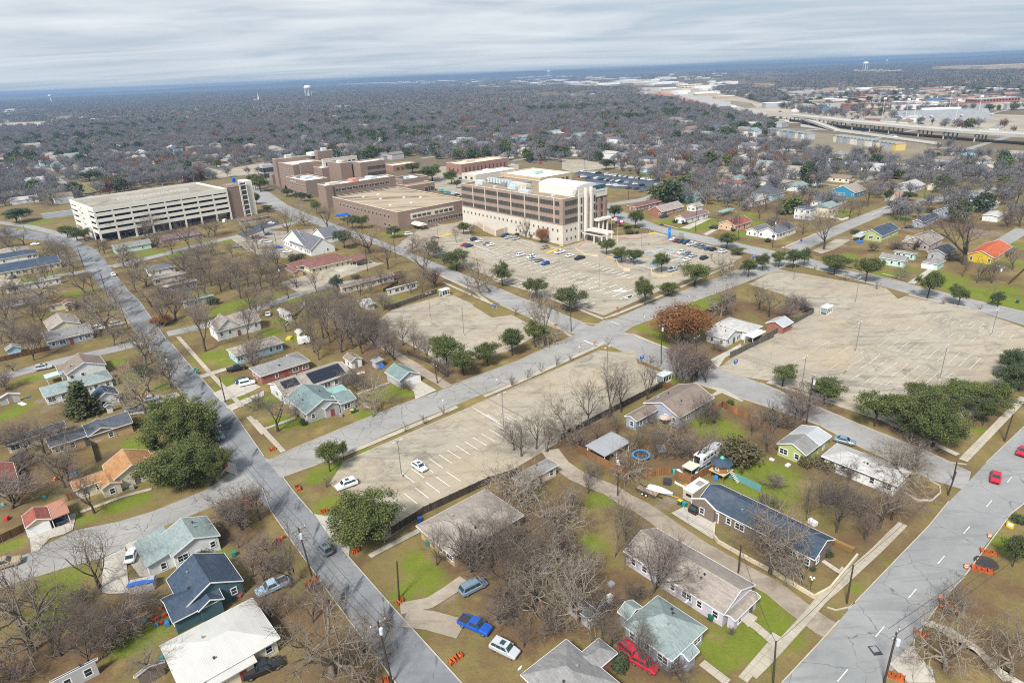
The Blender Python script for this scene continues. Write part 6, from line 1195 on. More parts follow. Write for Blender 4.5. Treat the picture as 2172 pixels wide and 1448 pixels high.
for k in range(4): proto(f'k0{k}', lowtree(f'wood_tree', 201+k, MF1, PL, 2.4, .035))
proto('k04', lowtree('wood_tree', 211, MF2, PL, 2.4, .05))
def lowgreen(name, seed, m, W_, H_, ncl=46, nl=16, sz=.5):
    rs = random.Random(seed); cl = []
    for _ in range(ncl):
        d = Vector((rs.gauss(0,1), rs.gauss(0,1), rs.gauss(0,1))).normalized(); cl.append((d.x*W_*.42, d.y*W_*.42, H_*.58+d.z*H_*.36))
    return leaf_cloud(name, rs, cl, nl, sz, 1.0, m)
proto('k05', lowgreen('wood_evergreen', 221, LEAF_D, 8.5, 9)); proto('k06', lowgreen('wood_evergreen', 222, LEAF_E, 8, 8))
def grove(name, seed):
    "a patch of distant wood, sixty metres across, with every crown in it"
    g = np.random.default_rng(seed); nt_ = 52; P = g.uniform(-33,33,(nt_,2)); hs = g.uniform(6.5,11.5,nt_); rr = g.uniform(3.2,5.6,nt_); V = []; 
    for i in range(nt_):
        k = 34; d = g.normal(0,1,(k,3)); d /= np.linalg.norm(d, axis=1)[:,None]; d *= g.uniform(.55,1.05,(k,1)); c = np.stack([P[i,0]+d[:,0]*rr[i], P[i,1]+d[:,1]*rr[i], hs[i]*.58+d[:,2]*hs[i]*.42], 1)
        u = g.normal(0,1,(k,3)); u /= np.linalg.norm(u, axis=1)[:,None]; w_ = np.cross(u, g.normal(0,1,(k,3))); w_ /= np.linalg.norm(w_, axis=1)[:,None]; s = g.uniform(.5,1.25,(k,1))
        V.append(np.stack([c-u*s, c+u*s*.6-w_*s*.6, c+u*s*.5+w_*s*.7], 1).reshape(-1,3))
    V = np.concatenate(V); me = npmesh(name, V, np.arange(len(V)).reshape(-1,3), MF1); me.materials.append(LEAF_D); me.materials.append(MF2)
    mi = np.repeat(g.choice([0,0,0,0,0,0,1,1,1,2], nt_), 34); me.polygons.foreach_set('material_index', mi.astype(np.int32)); return me
for k in range(4): proto(f'k1{k}', grove('wood_grove', 301+k))
def gn_scatter(o, coll):
    g = bpy.data.node_groups.new('wood_scatter', 'GeometryNodeTree')
    g.interface.new_socket('Geometry', in_out='INPUT', socket_type='NodeSocketGeometry'); g.interface.new_socket('Geometry', in_out='OUTPUT', socket_type='NodeSocketGeometry')
    N = g.nodes; gi, go = N.new('NodeGroupInput'), N.new('NodeGroupOutput'); ci = N.new('GeometryNodeCollectionInfo'); ci.inputs['Collection'].default_value = coll; ci.inputs['Separate Children'].default_value = True; ci.inputs['Reset Children'].default_value = True
    ip = N.new('GeometryNodeInstanceOnPoints'); ip.inputs['Pick Instance'].default_value = True
    def at(nm, typ):
        a = N.new('GeometryNodeInputNamedAttribute'); a.data_type = typ; a.inputs[0].default_value = nm; return a.outputs[0]
    cr = N.new('ShaderNodeCombineXYZ'); g.links.new(at('turn', 'FLOAT'), cr.inputs[2])
    for a, b in ((gi.outputs[0], ip.inputs['Points']), (ci.outputs[0], ip.inputs['Instance']), (at('kind_index', 'INT'), ip.inputs['Instance Index']), (cr.outputs[0], ip.inputs['Rotation']), (at('size', 'FLOAT_VECTOR'), ip.inputs['Scale']), (ip.outputs[0], go.inputs[0])): g.links.new(a, b)
    md = o.modifiers.new('scatter', 'NODES'); md.node_group = g
def scatter(name, P, kinds, sizes):
    me = bpy.data.meshes.new(name); me.vertices.add(len(P)); me.vertices.foreach_set('co', np.concatenate([P, np.zeros((len(P),1))], 1).astype(np.float32).ravel())
    a = me.attributes.new('kind_index', 'INT', 'POINT'); a.data.foreach_set('value', kinds.astype(np.int32)); a = me.attributes.new('turn', 'FLOAT', 'POINT'); a.data.foreach_set('value', rng.uniform(0,6.283,len(P)).astype(np.float32)); a = me.attributes.new('size', 'FLOAT_VECTOR', 'POINT'); a.data.foreach_set('vector', sizes.astype(np.float32).ravel())
    o = link(name, me); gn_scatter(o, protos); struct(o, 'stuff'); return o
k1 = rng.choice([0,1,2,3,4,5,6], len(mass), p=[.19,.19,.19,.19,.055,.11,.075]); s1 = rng.uniform(.7,1.5,(len(mass),1))*np.concatenate([rng.uniform(.9,1.15,(len(mass),2)), rng.uniform(.85,1.1,(len(mass),1))], 1)
ev = np.sin(mass[:,0]*.013+mass[:,1]*.004)+np.sin(mass[:,1]*.017-mass[:,0]*.006+2)+.8*np.sin(mass[:,0]*.041+1)*np.sin(mass[:,1]*.037); bare_ = ev < .55+rng.normal(0,.5,len(mass)); k1 = np.where((k1 >= 5) & bare_ & (rng.random(len(mass)) < .8), rng.integers(0,4,len(mass)), k1); k1 = np.where((ev > 1.5) & (rng.random(len(mass)) < .4), 5, k1); k1 = np.where((ev < -1.6) & (rng.random(len(mass)) < .25), 4, k1)
for k in range(-9, 10):      # the town's streets run on through the wood
    for s_ in (0, 1):
        line = [wld((64+128*k-37+64 if s_ == 0 else t_, t_ if s_ == 0 else 104*(k+5)-11)) for t_ in np.arange(-1600, 1900, 40.)]
        q = [p for p in line if p[1] > 440 and p[1] < 1500 and abs(p[0]) < p[1]*.85 and inpoly(np.array([p[0]]), np.array([p[1]]), poly_e)[0]]
        if len(q) > 3: flat('road', strip(q, 6.5), M_STREET, .026, False)
FP, FK, FS = [mass], [k1], [s1]
gp_ = wood_points(1660, 9000, 56, 1.03, 1.)
m_ = np.ones(len(gp_), bool)
for q in OPEN: m_ &= ~inpoly(gp_[:,0], gp_[:,1], np.array(q))
for q in SOFT: m_ &= ~inpoly(gp_[:,0], gp_[:,1], np.array(q)) | (rng.random(len(gp_)) < .1)
fld = np.sin(gp_[:,0]*.0021+.5)*np.sin(gp_[:,1]*.0013+1.)+.7*np.sin(gp_[:,0]*.0061+gp_[:,1]*.0037)+.4*np.sin(gp_[:,0]*.013-gp_[:,1]*.007)
m_ &= (fld > -.8) | (rng.random(len(gp_)) < .15); gp_ = gp_[m_]
FP.append(gp_); FK.append(rng.integers(7, 11, len(gp_))); FS.append(rng.uniform(.9,1.15,(len(gp_),1))*np.array([[1.,1.,1.05]]))
scatter('far_woodland', np.concatenate(FP), np.concatenate(FK), np.concatenate(FS))
# ------------------------------------------------------------------ horizon, highway, town beyond
prof = [(-300,205),(-50,202),(0,201),(200,196),(320,191),(420,184),(500,181),(560,178),(640,171.5),(700,172.5),(760,167),(850,163.5),(1000,158),(1100,152),(1300,147),(1440,140),(1600,136),(1800,129),(2000,122),(2172,113.5),(2500,100)]
hb = MB(); DH = 13000.; row = []
for i in range(len(prof)-1):
    for k in range(6):
        t_ = k/6; x = prof[i][0]*(1-t_)+prof[i+1][0]*t_; y = prof[i][1]*(1-t_)+prof[i+1][1]*t_+random.uniform(-.7,.7)
        d = FWD+(x-PW/2)/FPX*RGT+(PH/2-y)/FPX*UPV; s = DH/d[1]; row.append((d[0]*s, DH, min(92., max(4., CAM_Z+d[2]*s))))
n = len(row); vs = [(x*.93, y-1100, -.5) for x, y, z in row]+[(x*.97, y-450, z*.62) for x, y, z in row]+row+[(x*1.06, y+900, -.5) for x, y, z in row]
hb.add(vs, [(r_*n+i, r_*n+i+1, (r_+1)*n+i+1, (r_+1)*n+i) for r_ in range(3) for i in range(n-1)])
struct(link('hills', hb.mesh('hills', mat('hill_wood', (.062,.062,.056), .95, .3, .003, world=True))))
CONC = mat('bridge_concrete', (.42,.40,.36), .85, .12, .1); UNDER = mat('bridge_shade', (.20,.19,.18), .9, .1, .1)
def wline(s, z=0): return [G(p, z) for p in pts(s)]
def bridge(label, s, z, wd, short, piers=True, zs=None):
    ln = wline(s, z); o = thing('highway_bridge', label, 'bridge', ln[0]); LAND.append((short, ln[len(ln)//2])); c = ln[0]; b = MB(); pb = MB(); rb = MB()
    zs = zs or [z]*len(ln)
    for i in range(len(ln)-1):
        p, q = ln[i]-c, ln[i+1]-c; d = (q-p)/np.hypot(*(q-p)); nv = np.array([-d[1], d[0]]); L = np.hypot(*(q-p))
        b.bar((*p, zs[i]-.7), (*q, zs[i+1]-.7), wd, 1.5)
        for sd in (-1, 1): rb.bar((*(p+nv*sd*(wd/2-.25)), zs[i]+.5), (*(q+nv*sd*(wd/2-.25)), zs[i+1]+.5), .4, 1.)
        if piers:
            for k in range(int(L/32)):
                m1 = p+d*(k*32+12); zz = zs[i]+(zs[i+1]-zs[i])*(k*32+12)/L
                if zz < 3: continue
                pc = MB(); pc.bar((*(m1-nv*(wd/2-1.5)), zz-2.1), (*(m1+nv*(wd/2-1.5)), zz-2.1), 1.6, 1.3)
                for e in np.linspace(-wd/2+3, wd/2-3, 4): pc.tube((*(m1+nv*e), 0), (*(m1+nv*e), zz-2.2), .75, n=8)
                part('pier', pc, CONC, o)
    part('deck', b, CONC, o); part('barrier', rb, CONC, o); return o
bridge('long raised concrete highway on rows of columns at the right', "E5 400,318 560,330 700,345 1000,378 1440,418 1800,446 2172,468 2600,500", 9., 24, 'raised highway', True, [3.,8,9,9,9,9,9,9])
bridge('curving concrete slip road descending beside the raised highway', "E5 470,345 640,358 760,385 900,415", 6., 9, 'highway slip road', True, [8,7.5,5,1.5])
M_HWY = crackmat('highway_concrete', (.34,.32,.285), (.43,.41,.37), (.25,.23,.2), 0, .01, .2, None, .3); M_RED = mat('red_earth', (.40,.20,.12), .95, .2, .02, world=True); M_FIELD = mat('dry_field', (.20,.165,.11), .95, .2, .02, world=True); M_PALE = mat('bare_earth', (.36,.30,.235), .95, .3, .01, world=True)
def farflat(nm, s, m): global FZ; FZ += .05; return flat(nm, gp(s), m, FZ, False)
FZ = .05
farflat('bare_earth', "Q 1400,186 1500,184 1560,204 1640,224 1720,237 1760,262 1620,262 1560,250 1500,234 1400,212 1330,188", M_PALE); farflat('field', "Q 1650,272 1760,284 1960,306 2005,328 1900,342 1760,326 1650,300", M_FIELD); farflat('red_earth', "Q 1380,186 1470,200 1560,226 1600,244 1560,246 1490,226 1390,198", M_RED); farflat('highway', "Q 1330,186 1400,186 1480,200 1560,222 1625,238 1628,246 1560,240 1480,214 1400,194 1330,190", M_HWY); farflat('frontage_road', "E5 640,400 1000,445 1400,500 1600,525 1600,545 1380,515 980,462 640,418", M_HWY); farflat('field', "E5 160,240 300,255 340,285 260,290 160,262", M_FIELD)
farflat('bare_earth', "D2 680,150 760,160 900,178 1100,192 1200,188 1000,170 820,155 740,140", M_PALE); farflat('bare_earth', "D2 1180,165 1500,175 1750,185 1750,176 1500,165 1250,155", M_PALE); farflat('bare_earth', "Q 1740,236 1900,238 2200,246 2200,290 1900,262 1760,256", mat('dry_ground', (.31,.27,.21), .95, .3, .02, world=True)); farflat('road', "D2 1900,175 1960,150 2090,100 2110,100 2000,150 1960,180", M_HWY); farflat('parking_lot', "E5 1540,300 1780,300 1760,330 1480,330", M_HWY); farflat('bare_earth', "D1 -60,408 270,395 280,425 -60,442", M_PALE); farflat('field', "D1 290,372 500,355 500,380 310,405", M_FIELD); farflat('field', "D1 885,320 1230,300 1232,310 900,326", M_FIELD); farflat('field', "C1 625,115 900,105 995,132 760,198 625,210", mat('park_grass', (.17,.14,.045), .95, .25, .04, world=True)); farflat('bare_earth', "E5 1880,200 2172,175 2300,190 2300,215 1880,222", M_HWY); farflat('field', "D1 600,207 900,192 900,199 600,215", M_FIELD)
FCOL = {'white': (.68,.67,.64), 'tan': (.38,.30,.21), 'brick': (.28,.12,.09), 'grey': (.36,.37,.38), 'blue': (.09,.16,.24), 'cream': (.60,.54,.42), 'yellow': (.6,.42,.12), 'red': (.42,.10,.10)}
def farbox(s, W_, D_, h, col, label, grp=None, yaw=None, name='store_building', cat='building', roof=None, rows=0):
    P = G(p1(s)); yaw = YAW if yaw is None else yaw; o = thing(name, label, cat, P, yaw, grp)
    part('wall', MB().box((0,0,h/2), (W_,D_,h)), mat('far_'+col, FCOL[col], .85, .12, .05), o); part('roof', MB().box((0,0,h+.25), (W_+.4,D_+.4,.5)), mat('farroof_'+(roof or 'white'), FCOL.get(roof or 'white'), .85, .15, .03), o)
    for k in range(rows):
        z = h*(k+.55)/rows
        wm_ = MB().box((0,0,0), (W_/14*.6,.1,h/rows*.45)).mesh('window', GLASS)
        for sgn in (-1, 1):
            for i in range(14): link('window', wm_, o, (W_*((i+.5)/14-.5), sgn*D_/2, z))
            for i in range(5): link('window', wm_, o, (sgn*W_/2, D_*((i+.5)/5-.5), z), math.pi/2)
    return o
farbox("E5 1945,290", 80, 22, 15, 'brick', 'three storey red brick building with a long grey roof at the right', roof='grey', rows=3, yaw=R(10), name='brick_building'); farbox("E5 1550,275", 20, 24, 12, 'blue', 'dark blue box shaped building near the stadium', roof='blue'); farbox("E5 1470,285", 40, 25, 8, 'cream', 'cream low hall left of the dark blue building', yaw=R(5)); farbox("E5 1530,295", 24, 14, 6, 'brick', 'small red brick annex below the dark blue building', yaw=R(5)); farbox("E5 385,162", 60, 25, 18, 'tan', 'tan four storey block standing above the far wood', roof='tan', rows=4, yaw=R(5), name='apartment_building'); farbox("D3 335,210", 90, 40, 28, 'blue', 'blue glass office block with white end on the horizon', roof='white', rows=5, yaw=R(8), name='office_building')
farbox("D3 145,308", 75, 35, 14, 'cream', 'cream office with dark windows beside the red earth works', rows=2, yaw=R(5), name='office_building'); farbox("D3 235,305", 90, 35, 9, 'white', 'long white store right of the cream office', yaw=R(5)); farbox("D3 1750,195", 240, 70, 20, 'tan', 'long tan complex on the right horizon', roof='tan', yaw=R(8), name='college_building'); farbox("D3 2040,195", 300, 80, 24, 'tan', 'biggest tan complex on the right horizon', roof='cream', yaw=R(8), name='college_building'); farbox("D2 1570,137", 60, 30, 14, 'yellow', 'yellow building on the far commercial strip', roof='yellow'); farbox("D2 1150,158", 130, 50, 10, 'red', 'red roofed store on the far commercial strip', roof='red'); 
farbox("E5 985,262", 45, 24, 7, 'blue', 'dark long shed left of the stadium', roof='grey', yaw=R(5)); farbox("E5 780,310", 20, 15, 7, 'blue', 'small teal blue building above the highway', roof='blue', yaw=R(5)); farbox("E5 1350,230", 70, 30, 7, 'white', 'white hall with pale roof above the stadium lights', yaw=R(8)); farbox("E5 1890,190", 70, 26, 8, 'grey', 'grey metal shed above the red brick building', roof='grey', yaw=R(8)); farbox("E5 2120,190", 60, 26, 9, 'brick', 'red brick store near the right edge', roof='grey', yaw=R(8)); farbox("E5 400,400", 60, 18, 5, 'cream', 'low cream building under the red church house', roof='tan', yaw=R(5)); farbox("E5 360,400", 45, 15, 4.5, 'brick', 'low brick shed beside the cream building', roof='brick', yaw=R(5))
for s, a_ in (("D2 80,165", 0), ("D2 400,170", 0)):
    for k in range(13): x0 = float(s.split()[1].split(',')[0])+k*24+random.uniform(-8,8); farbox(f"D2 {x0},{165-k*.8+random.uniform(-10,6)}", random.uniform(60,170), random.uniform(30,70), random.uniform(7,13), random.choice(('white','white','cream','tan','grey')), 'low pale commercial building on the left part of the far strip', 'commercial buildings of the left far strip', R(random.uniform(-5,15)))
for k in range(80): farbox(f"D2 {random.uniform(860,2080):.0f},{random.uniform(118,172):.0f}", random.uniform(50,150), random.uniform(25,60), random.uniform(6,11), random.choice(('white','white','white','cream','tan','grey','blue')), 'low pale commercial building on the middle part of the far strip', 'commercial buildings of the middle far strip', R(random.uniform(-5,15)))
for k in range(44): farbox(f"D3 {random.uniform(0,420):.0f},{random.uniform(215,370):.0f}", random.uniform(25,60), random.uniform(15,30), random.uniform(5,8), random.choice(('white','white','cream','tan','grey','brick')), 'low store beside the highway works left of the bridge', 'stores beside the highway works', R(random.uniform(-5,15)))
for k in range(125): farbox(f"E5 {random.uniform(460,2150):.0f},{random.uniform(165,300):.0f}", random.uniform(24,70), random.uniform(14,34), random.uniform(5,9), random.choice(('white','tan','cream','tan','grey','brick','grey')), 'low town building beyond the raised highway', 'town buildings beyond the raised highway', R(random.uniform(-5,15)), roof=random.choice(('white','grey','grey','tan','tan','brick')))
for k in range(15): far_house(*G(p1(f"D3 {1150+k*19},{212+random.uniform(-5,5)}")), R(10), 26, 18, 9, True, WF[1], RF[0], 'tan roofed apartment house on the far slope under the water tower', 'apartment houses on the far slope', .6)
for k in range(16): farbox(f"D1 {random.uniform(0,620):.0f},{random.uniform(255,440):.0f}", random.uniform(20,60), random.uniform(12,25), random.uniform(5,7), random.choice(('white','white','cream','grey')), 'pale roofed building in the woods at the far left', 'pale buildings in the far left woods', R(random.uniform(-5,15)))
# red gabled brick house, row houses by the field
far_house(*G(p1("E5 110,335")), R(20), 26, 16, 9, True, W('redbrick'), SH('slate'), 'big red brick house with dark roof beside the highway', None, .6); far_house(*G(p1("E5 225,395")), R(20), 24, 12, 4, True, W('redbrick'), SH('slate'), 'low red brick house with dark roof beside the highway', None, .4)
rw = gp("E5 430,470 700,505"); rw2 = gp("E5 900,520 1310,580")
for ln, n in ((rw, 14), (rw2, 17)):
    for k in range(n):
        q = ln[0]+(ln[1]-ln[0])*k/(n-1); d = ln[1]-ln[0]; lab = 'narrow two storey row house with pale porches along the dry field'
        last = ln is rw2 and k == n-1
        far_house(q[0], q[1], math.atan2(d[1], d[0])+math.pi/2, 11, np.hypot(*d)/(n-1)*.92, 6.2, True, mat('siding_corn', (.55,.42,.14), .8, .08) if last else random.choice((W('white'), W('grey'), W('grey'), W('pyel'), W('bluegrey'))), random.choice((SH('grey'), SH('greyblue'), SH('green'), SH('tan'))), 'yellow end row house nearest the dry field corner' if last else lab, 'row houses along the dry field', .5)
# stadium stand
P = G(p1("E5 1640,375")); o = thing('stadium_stand', 'grey stadium grandstand beyond the raised highway', 'grandstand', P, R(-8)); LAND.append(('stadium stand', P)); b = MB()
for k in range(12): b.box((0, k*1.6, .5+k*.55), (115,1.6,1.+k*1.1))
part('seating', b, mat('stand_grey', (.30,.31,.32), .7, .15, .2), o); part('press_box', MB().box((0, 22, 13), (50,4,5)), WHITE, o); b = MB(); [b.box((x, 9.6, 6.6), (1.6,19.5,.4)) for x in (-57,-19,19,57)]; part('aisle', b, WHITE, o)
def mast(s, h, label, grp, r=.3, heads=True):
    P = G(p1(s)); o = thing('floodlight_mast', label, 'floodlight', P, 0, grp); part('pole', MB().tube((0,0,0), (0,0,h), r, r*.6), mat('mast_white', (.62,.62,.6), .5, .05), o)
    if heads: part('lamp_bank', MB().box((0,-.3,h-1), (4,.5,2.4)), WHITE, o)
for s in ("E5 1355,385","E5 1410,390","E5 1655,312","E5 1850,365","E5 1695,400","E5 1195,375"): mast(s, 30, 'tall white floodlight mast at the stadium', 'floodlight masts of the stadium')
# water towers and steeple
TW = mat('tower_white', (.72,.74,.74), .5, .05)
def water_tower(s, top, wpx, label, legs=True):
    b_ = p1(s); P = G(b_); dep = proj(P[0], P[1], 0)[2]; k_ = dep/FPX; r = wpx*k_/2
    lo, hi = 5, 120
    for _ in range(30):
        md = (lo+hi)/2
        if proj(P[0], P[1], md)[1] > top: lo = md
        else: hi = md
    h = min(lo, 94); o = thing('water_tower', label, 'water tower', P); LAND.append((label.split(' on')[0].split(' over')[0], P)); bh = r*1.1
    part('tank', MB().lathe([(.1,h-bh*1.15),(r*.6,h-bh),(r*.95,h-bh*.75),(r,h-bh*.5),(r*.92,h-bh*.25),(r*.6,h-bh*.06),(.05,h)], n=20), TW, o, smooth=True)
    b = MB(); b.tube((0,0,0), (0,0,h-bh*.9), r*.14 if legs else r*.32, n=10)
    if legs:
        for k in range(6): a = k*1.047; b.tube((r*.95*math.cos(a), r*.95*math.sin(a), 0), (r*.85*math.cos(a), r*.85*math.sin(a), h-bh*.7), r*.045, n=6)
    part('leg', b, TW, o)
water_tower("Q 655,207", 181, 15, 'white water tower on many legs over the left wood'); water_tower("Q 110,218", 201, 7, 'slim white water tower on one stem at the far left', False); water_tower("Q 1164,160", 140, 9, 'pale water tower on the middle horizon'); water_tower("Q 1834,152", 131, 11, 'broad pale water tower on the right horizon'); water_tower("Q 1880,138", 127, 5, 'tiny pale water tower beside the broad one')
P = G(p1("D1 1565,272")); o = thing('church', 'white church with a slender pointed steeple in the left wood', 'church', P); part('nave', MB().box((-9,0,5), (18,12,10)), WHITE, o); b = MB(); b.box((4,0,8), (6,6,16)); part('tower', b, WHITE, o); b = MB(); b.add([(1,-3,16),(7,-3,16),(7,3,16),(1,3,16),(4,0,40)], [(0,1,4),(1,2,4),(2,3,4),(3,0,4)]); part('steeple', b, mat('steeple_pink', (.6,.5,.5), .6, .05), o)
for s, tp in (("Q 1436,150", 112), ("Q 1444,150", 116)):
    P = G(p1(s)); o = thing('radio_mast', 'thin lattice radio mast on the middle horizon', 'radio mast', P, 0, 'radio masts'); b = MB(); b.tube((0,0,0), (0,0,93), 1.6, 1.2, 4); part('lattice', b, STEEL, o)
# ------------------------------------------------------------------ vehicles
TYRE = mat('tyre', (.018,.018,.019), .85, .1, 3); RIM = mat('rim', (.35,.36,.37), .3, .05, 3, metal=.7); CGL = mat('car_glass', (.02,.045,.05), .05, 0, spec=.7); HL = mat('headlamp', (.75,.76,.78), .15, 0, spec=.6); TLM = mat('taillamp', (.35,.012,.012), .3, 0); PLATE = mat('plate', (.6,.6,.58), .5, 0)
PAINT = {'white': (.70,.71,.72), 'silver': (.42,.44,.46), 'grey': (.17,.18,.195), 'black': (.016,.017,.02), 'blue': (.008,.075,.36), 'navy': (.02,.045,.10), 'red': (.42,.012,.03), 'steel': (.16,.22,.28), 'tan': (.33,.25,.17), 'teal': (.10,.40,.42), 'lightblue': (.30,.42,.52), 'maroon': (.17,.02,.035)}
def paint(c): return mat('paint_'+c, PAINT[c], .22, .04, .6, .6)
SPEC = {   # length, width, belt, height, bonnet end, windscreen top, roof end, tail glass base, bed
 'sedan': (4.7,1.82,.92,1.44,(1.25,1.95),(3.35,4.0)), 'hatch': (4.4,1.82,.98,1.58,(1.15,1.8),(3.75,4.3)), 'suv': (4.8,1.92,1.08,1.76,(1.2,1.75),(4.3,4.7)), 'van': (5.1,1.98,1.05,1.78,(.9,1.6),(4.6,5.0)), 'pickup': (5.7,1.98,1.15,1.88,(1.45,2.1),(3.45,3.75)), 'jeep': (4.5,1.86,1.1,1.8,(1.25,1.6),(4.35,4.45))}
_car = {}
def carmesh(k):
    if k in _car: return _car[k]
    L, Wd, bz, hz, (b0, b1), (r0, r1) = SPEC[k]; h = L/2
    b = MB(); w2 = Wd/2
    st = [(0,.52,.62,.80),(.06,.34,.78,.93),(.45,.27,.86,.99),(b0*.8,.26,bz-.04,1.),(b0,.26,bz,1.),(L*.55,.26,bz,1.),(r1,.27,bz,1.),(L-.32,.30,bz-.02 if k != 'sedan' else bz-.03,.985),(L-.05,.40,bz-.14,.94),(L,.50,bz-.3,.86)]
    if k == 'pickup': st = [(0,.52,.85,.84),(.06,.38,.98,.95),(.45,.32,1.06,.99),(b0,.32,bz,1.),(L*.55,.32,bz,1.),(3.9,.34,bz,1.),(L-.06,.42,bz,.99),(L,.5,bz-.05,.97)]
    vs = []
    for x, z0, z1, wf in st:
        w_ = w2*wf; vs += [(h-x,-w_*.92,z0),(h-x,-w_,z0+.16),(h-x,-w_,z1-.14),(h-x,-w_*.88,z1),(h-x,w_*.88,z1),(h-x,w_,z1-.14),(h-x,w_,z0+.16),(h-x,w_*.92,z0)]
    fs = [tuple(range(8)), tuple(range(len(vs)-1, len(vs)-9, -1))]
    for i in range(len(st)-1): fs += [(i*8+j, (i+1)*8+j, (i+1)*8+(j+1) % 8, i*8+(j+1) % 8) for j in range(8)]
    b.add(vs, fs); wt = w2*.76; wb = w2*.90
    cab = [(h-b0,wb,bz-.03),(h-b1,wt,hz-.05),(h-b1-.25,wt,hz),(h-r0,wt,hz-.02),(h-r1,wb*.97,bz-.03)]
    vs = [(x,-w_,z) for x, w_, z in cab]+[(x,w_,z) for x, w_, z in cab]
    b.add(vs, [(0,1,6,5),(1,2,7,6),(2,3,8,7),(3,4,9,8),(0,5,9,4),(0,4,3,2,1),(5,6,7,8,9)])
    if k == 'pickup':
        for s in (-1, 1): b.box((h-4.8, s*(w2-.07), bz+.02), (1.75,.12,.12))
    if k in ('suv', 'jeep', 'van'):
        for s in (-1, 1): b.box((h-(b1+r0)/2-.1, s*wt*.86, hz+.05), ((r0-b1)*.8,.05,.05))
    for s in (-1, 1): b.box((h-b0-.35, s*(w2+.06), bz+.06), (.16,.2,.13))
    def lerp(a, c, t): return tuple(a[i]+(c[i]-a[i])*t for i in range(3))
    g = MB(); e = .012
    for (p, q) in ((cab[0], cab[1]), (cab[4], cab[3])):
        sg = 1 if p is cab[0] else -1
        p_, q_ = lerp(p, q, .1), lerp(p, q, .93); g.add([(p_[0]+sg*e*2,-p_[1]*.9,p_[2]+e),(p_[0]+sg*e*2,p_[1]*.9,p_[2]+e),(q_[0]+sg*e*2,q_[1]*.9,q_[2]+e),(q_[0]+sg*e*2,-q_[1]*.9,q_[2]+e)], [(0,1,2,3) if sg > 0 else (3,2,1,0)])
    xa, xb = cab[0][0]-.3, cab[4][0]+.25; n = 2 if k in ('sedan','hatch','pickup') else 3
    def wz(x, z):   # half width of the cabin at height z
        t = (z-bz)/(hz-bz); return wb+(wt-wb)*t
    zt, zb_ = hz-.13, bz+.04
    ta, tb = h-b1-.12, h-r0+.12
    for s in (-1, 1):
        for i in range(n):
            f0, f1 = (i+.03)/n, (i+.97)/n; B0, B1 = xa+(xb-xa)*f0, xa+(xb-xa)*f1; T0, T1 = ta+(tb-ta)*f0, ta+(tb-ta)*f1
            q = [(B0,s*(wz(0,zb_)+e),zb_),(B1,s*(wz(0,zb_)+e),zb_),(T1,s*(wz(0,zt)+e),zt),(T0,s*(wz(0,zt)+e),zt)]; g.add(q, [(0,1,2,3) if s < 0 else (3,2,1,0)])
    if k in ('hatch', 'suv'): g.box((h-(b1+r0)/2+.35, 0, hz+.004), (.8, wt*1.2, .02))
    hb_ = MB().box((0,0,0), (.14,.38,.15)); tb_ = MB().box((0,0,0), (.08,.2,.3))
    wh = MB(); R_ = .36 if k in ('suv','pickup','jeep') else .33
    wh.tube((0,-.115,0), (0,.115,0), R_, n=14); ri = MB(); ri.tube((0,-.125,0), (0,.125,0), R_*.62, n=10)
    bed = MB().box((-h+.96, 0, bz+.008), (1.7, Wd*.82, .012)) if k == 'pickup' else None
    fz = st[1][2]-.16
    _car[k] = dict(body=b.mesh('body', paint('white'), False), glass=g.mesh('window', CGL), head=hb_.mesh('headlight', HL), tail=tb_.mesh('taillight', TLM), wheel=wh.mesh('wheel', TYRE), rim=ri.mesh('rim', RIM), bed=bed.mesh('cargo_bed', DARK) if bed else None, R=R_,
        hx=(h-.1, w2*.62, fz), tx=(-h+.04, w2*.72, bz-.32), wx=(h-.88, -h+.95, w2-.13))
    return _car[k]
CARS = []
def car(k, col, p, az, label='', grp=None, name=None, small=False, z=.12):
    P = G(p1(p)) if isinstance(p, str) else p; c = carmesh(k)
    nm = name or {'sedan': 'parked_car', 'hatch': 'parked_car', 'suv': 'parked_suv', 'jeep': 'parked_suv', 'van': 'parked_van', 'pickup': 'pickup_truck'}[k]
    o = thing(nm, label, {'pickup': 'pickup truck', 'van': 'van', 'suv': 'suv', 'jeep': 'suv'}.get(k, 'car'), (*P, z), az, grp)
    mslot(link('body', c['body'], o), paint(col)); link('window', c['glass'], o)
    for x in c['wx'][:2]:
        for s in (-1, 1):
            w_ = link('wheel', c['wheel'], o, (x, s*c['wx'][2], c['R']))
            if not small: link('rim', c['rim'], w_)
    if c['bed']: link('cargo_bed', c['bed'], o)
    if not small:
        for s in (-1, 1): link('headlight', c['head'], o, (c['hx'][0], s*c['hx'][1], c['hx'][2])); link('taillight', c['tail'], o, (c['tx'][0], s*c['tx'][1], c['tx'][2]))
    CARS.append((o, k, col, P, label)); return o
A1_, A2_ = YAW+math.pi/2, YAW     # headings along the grid
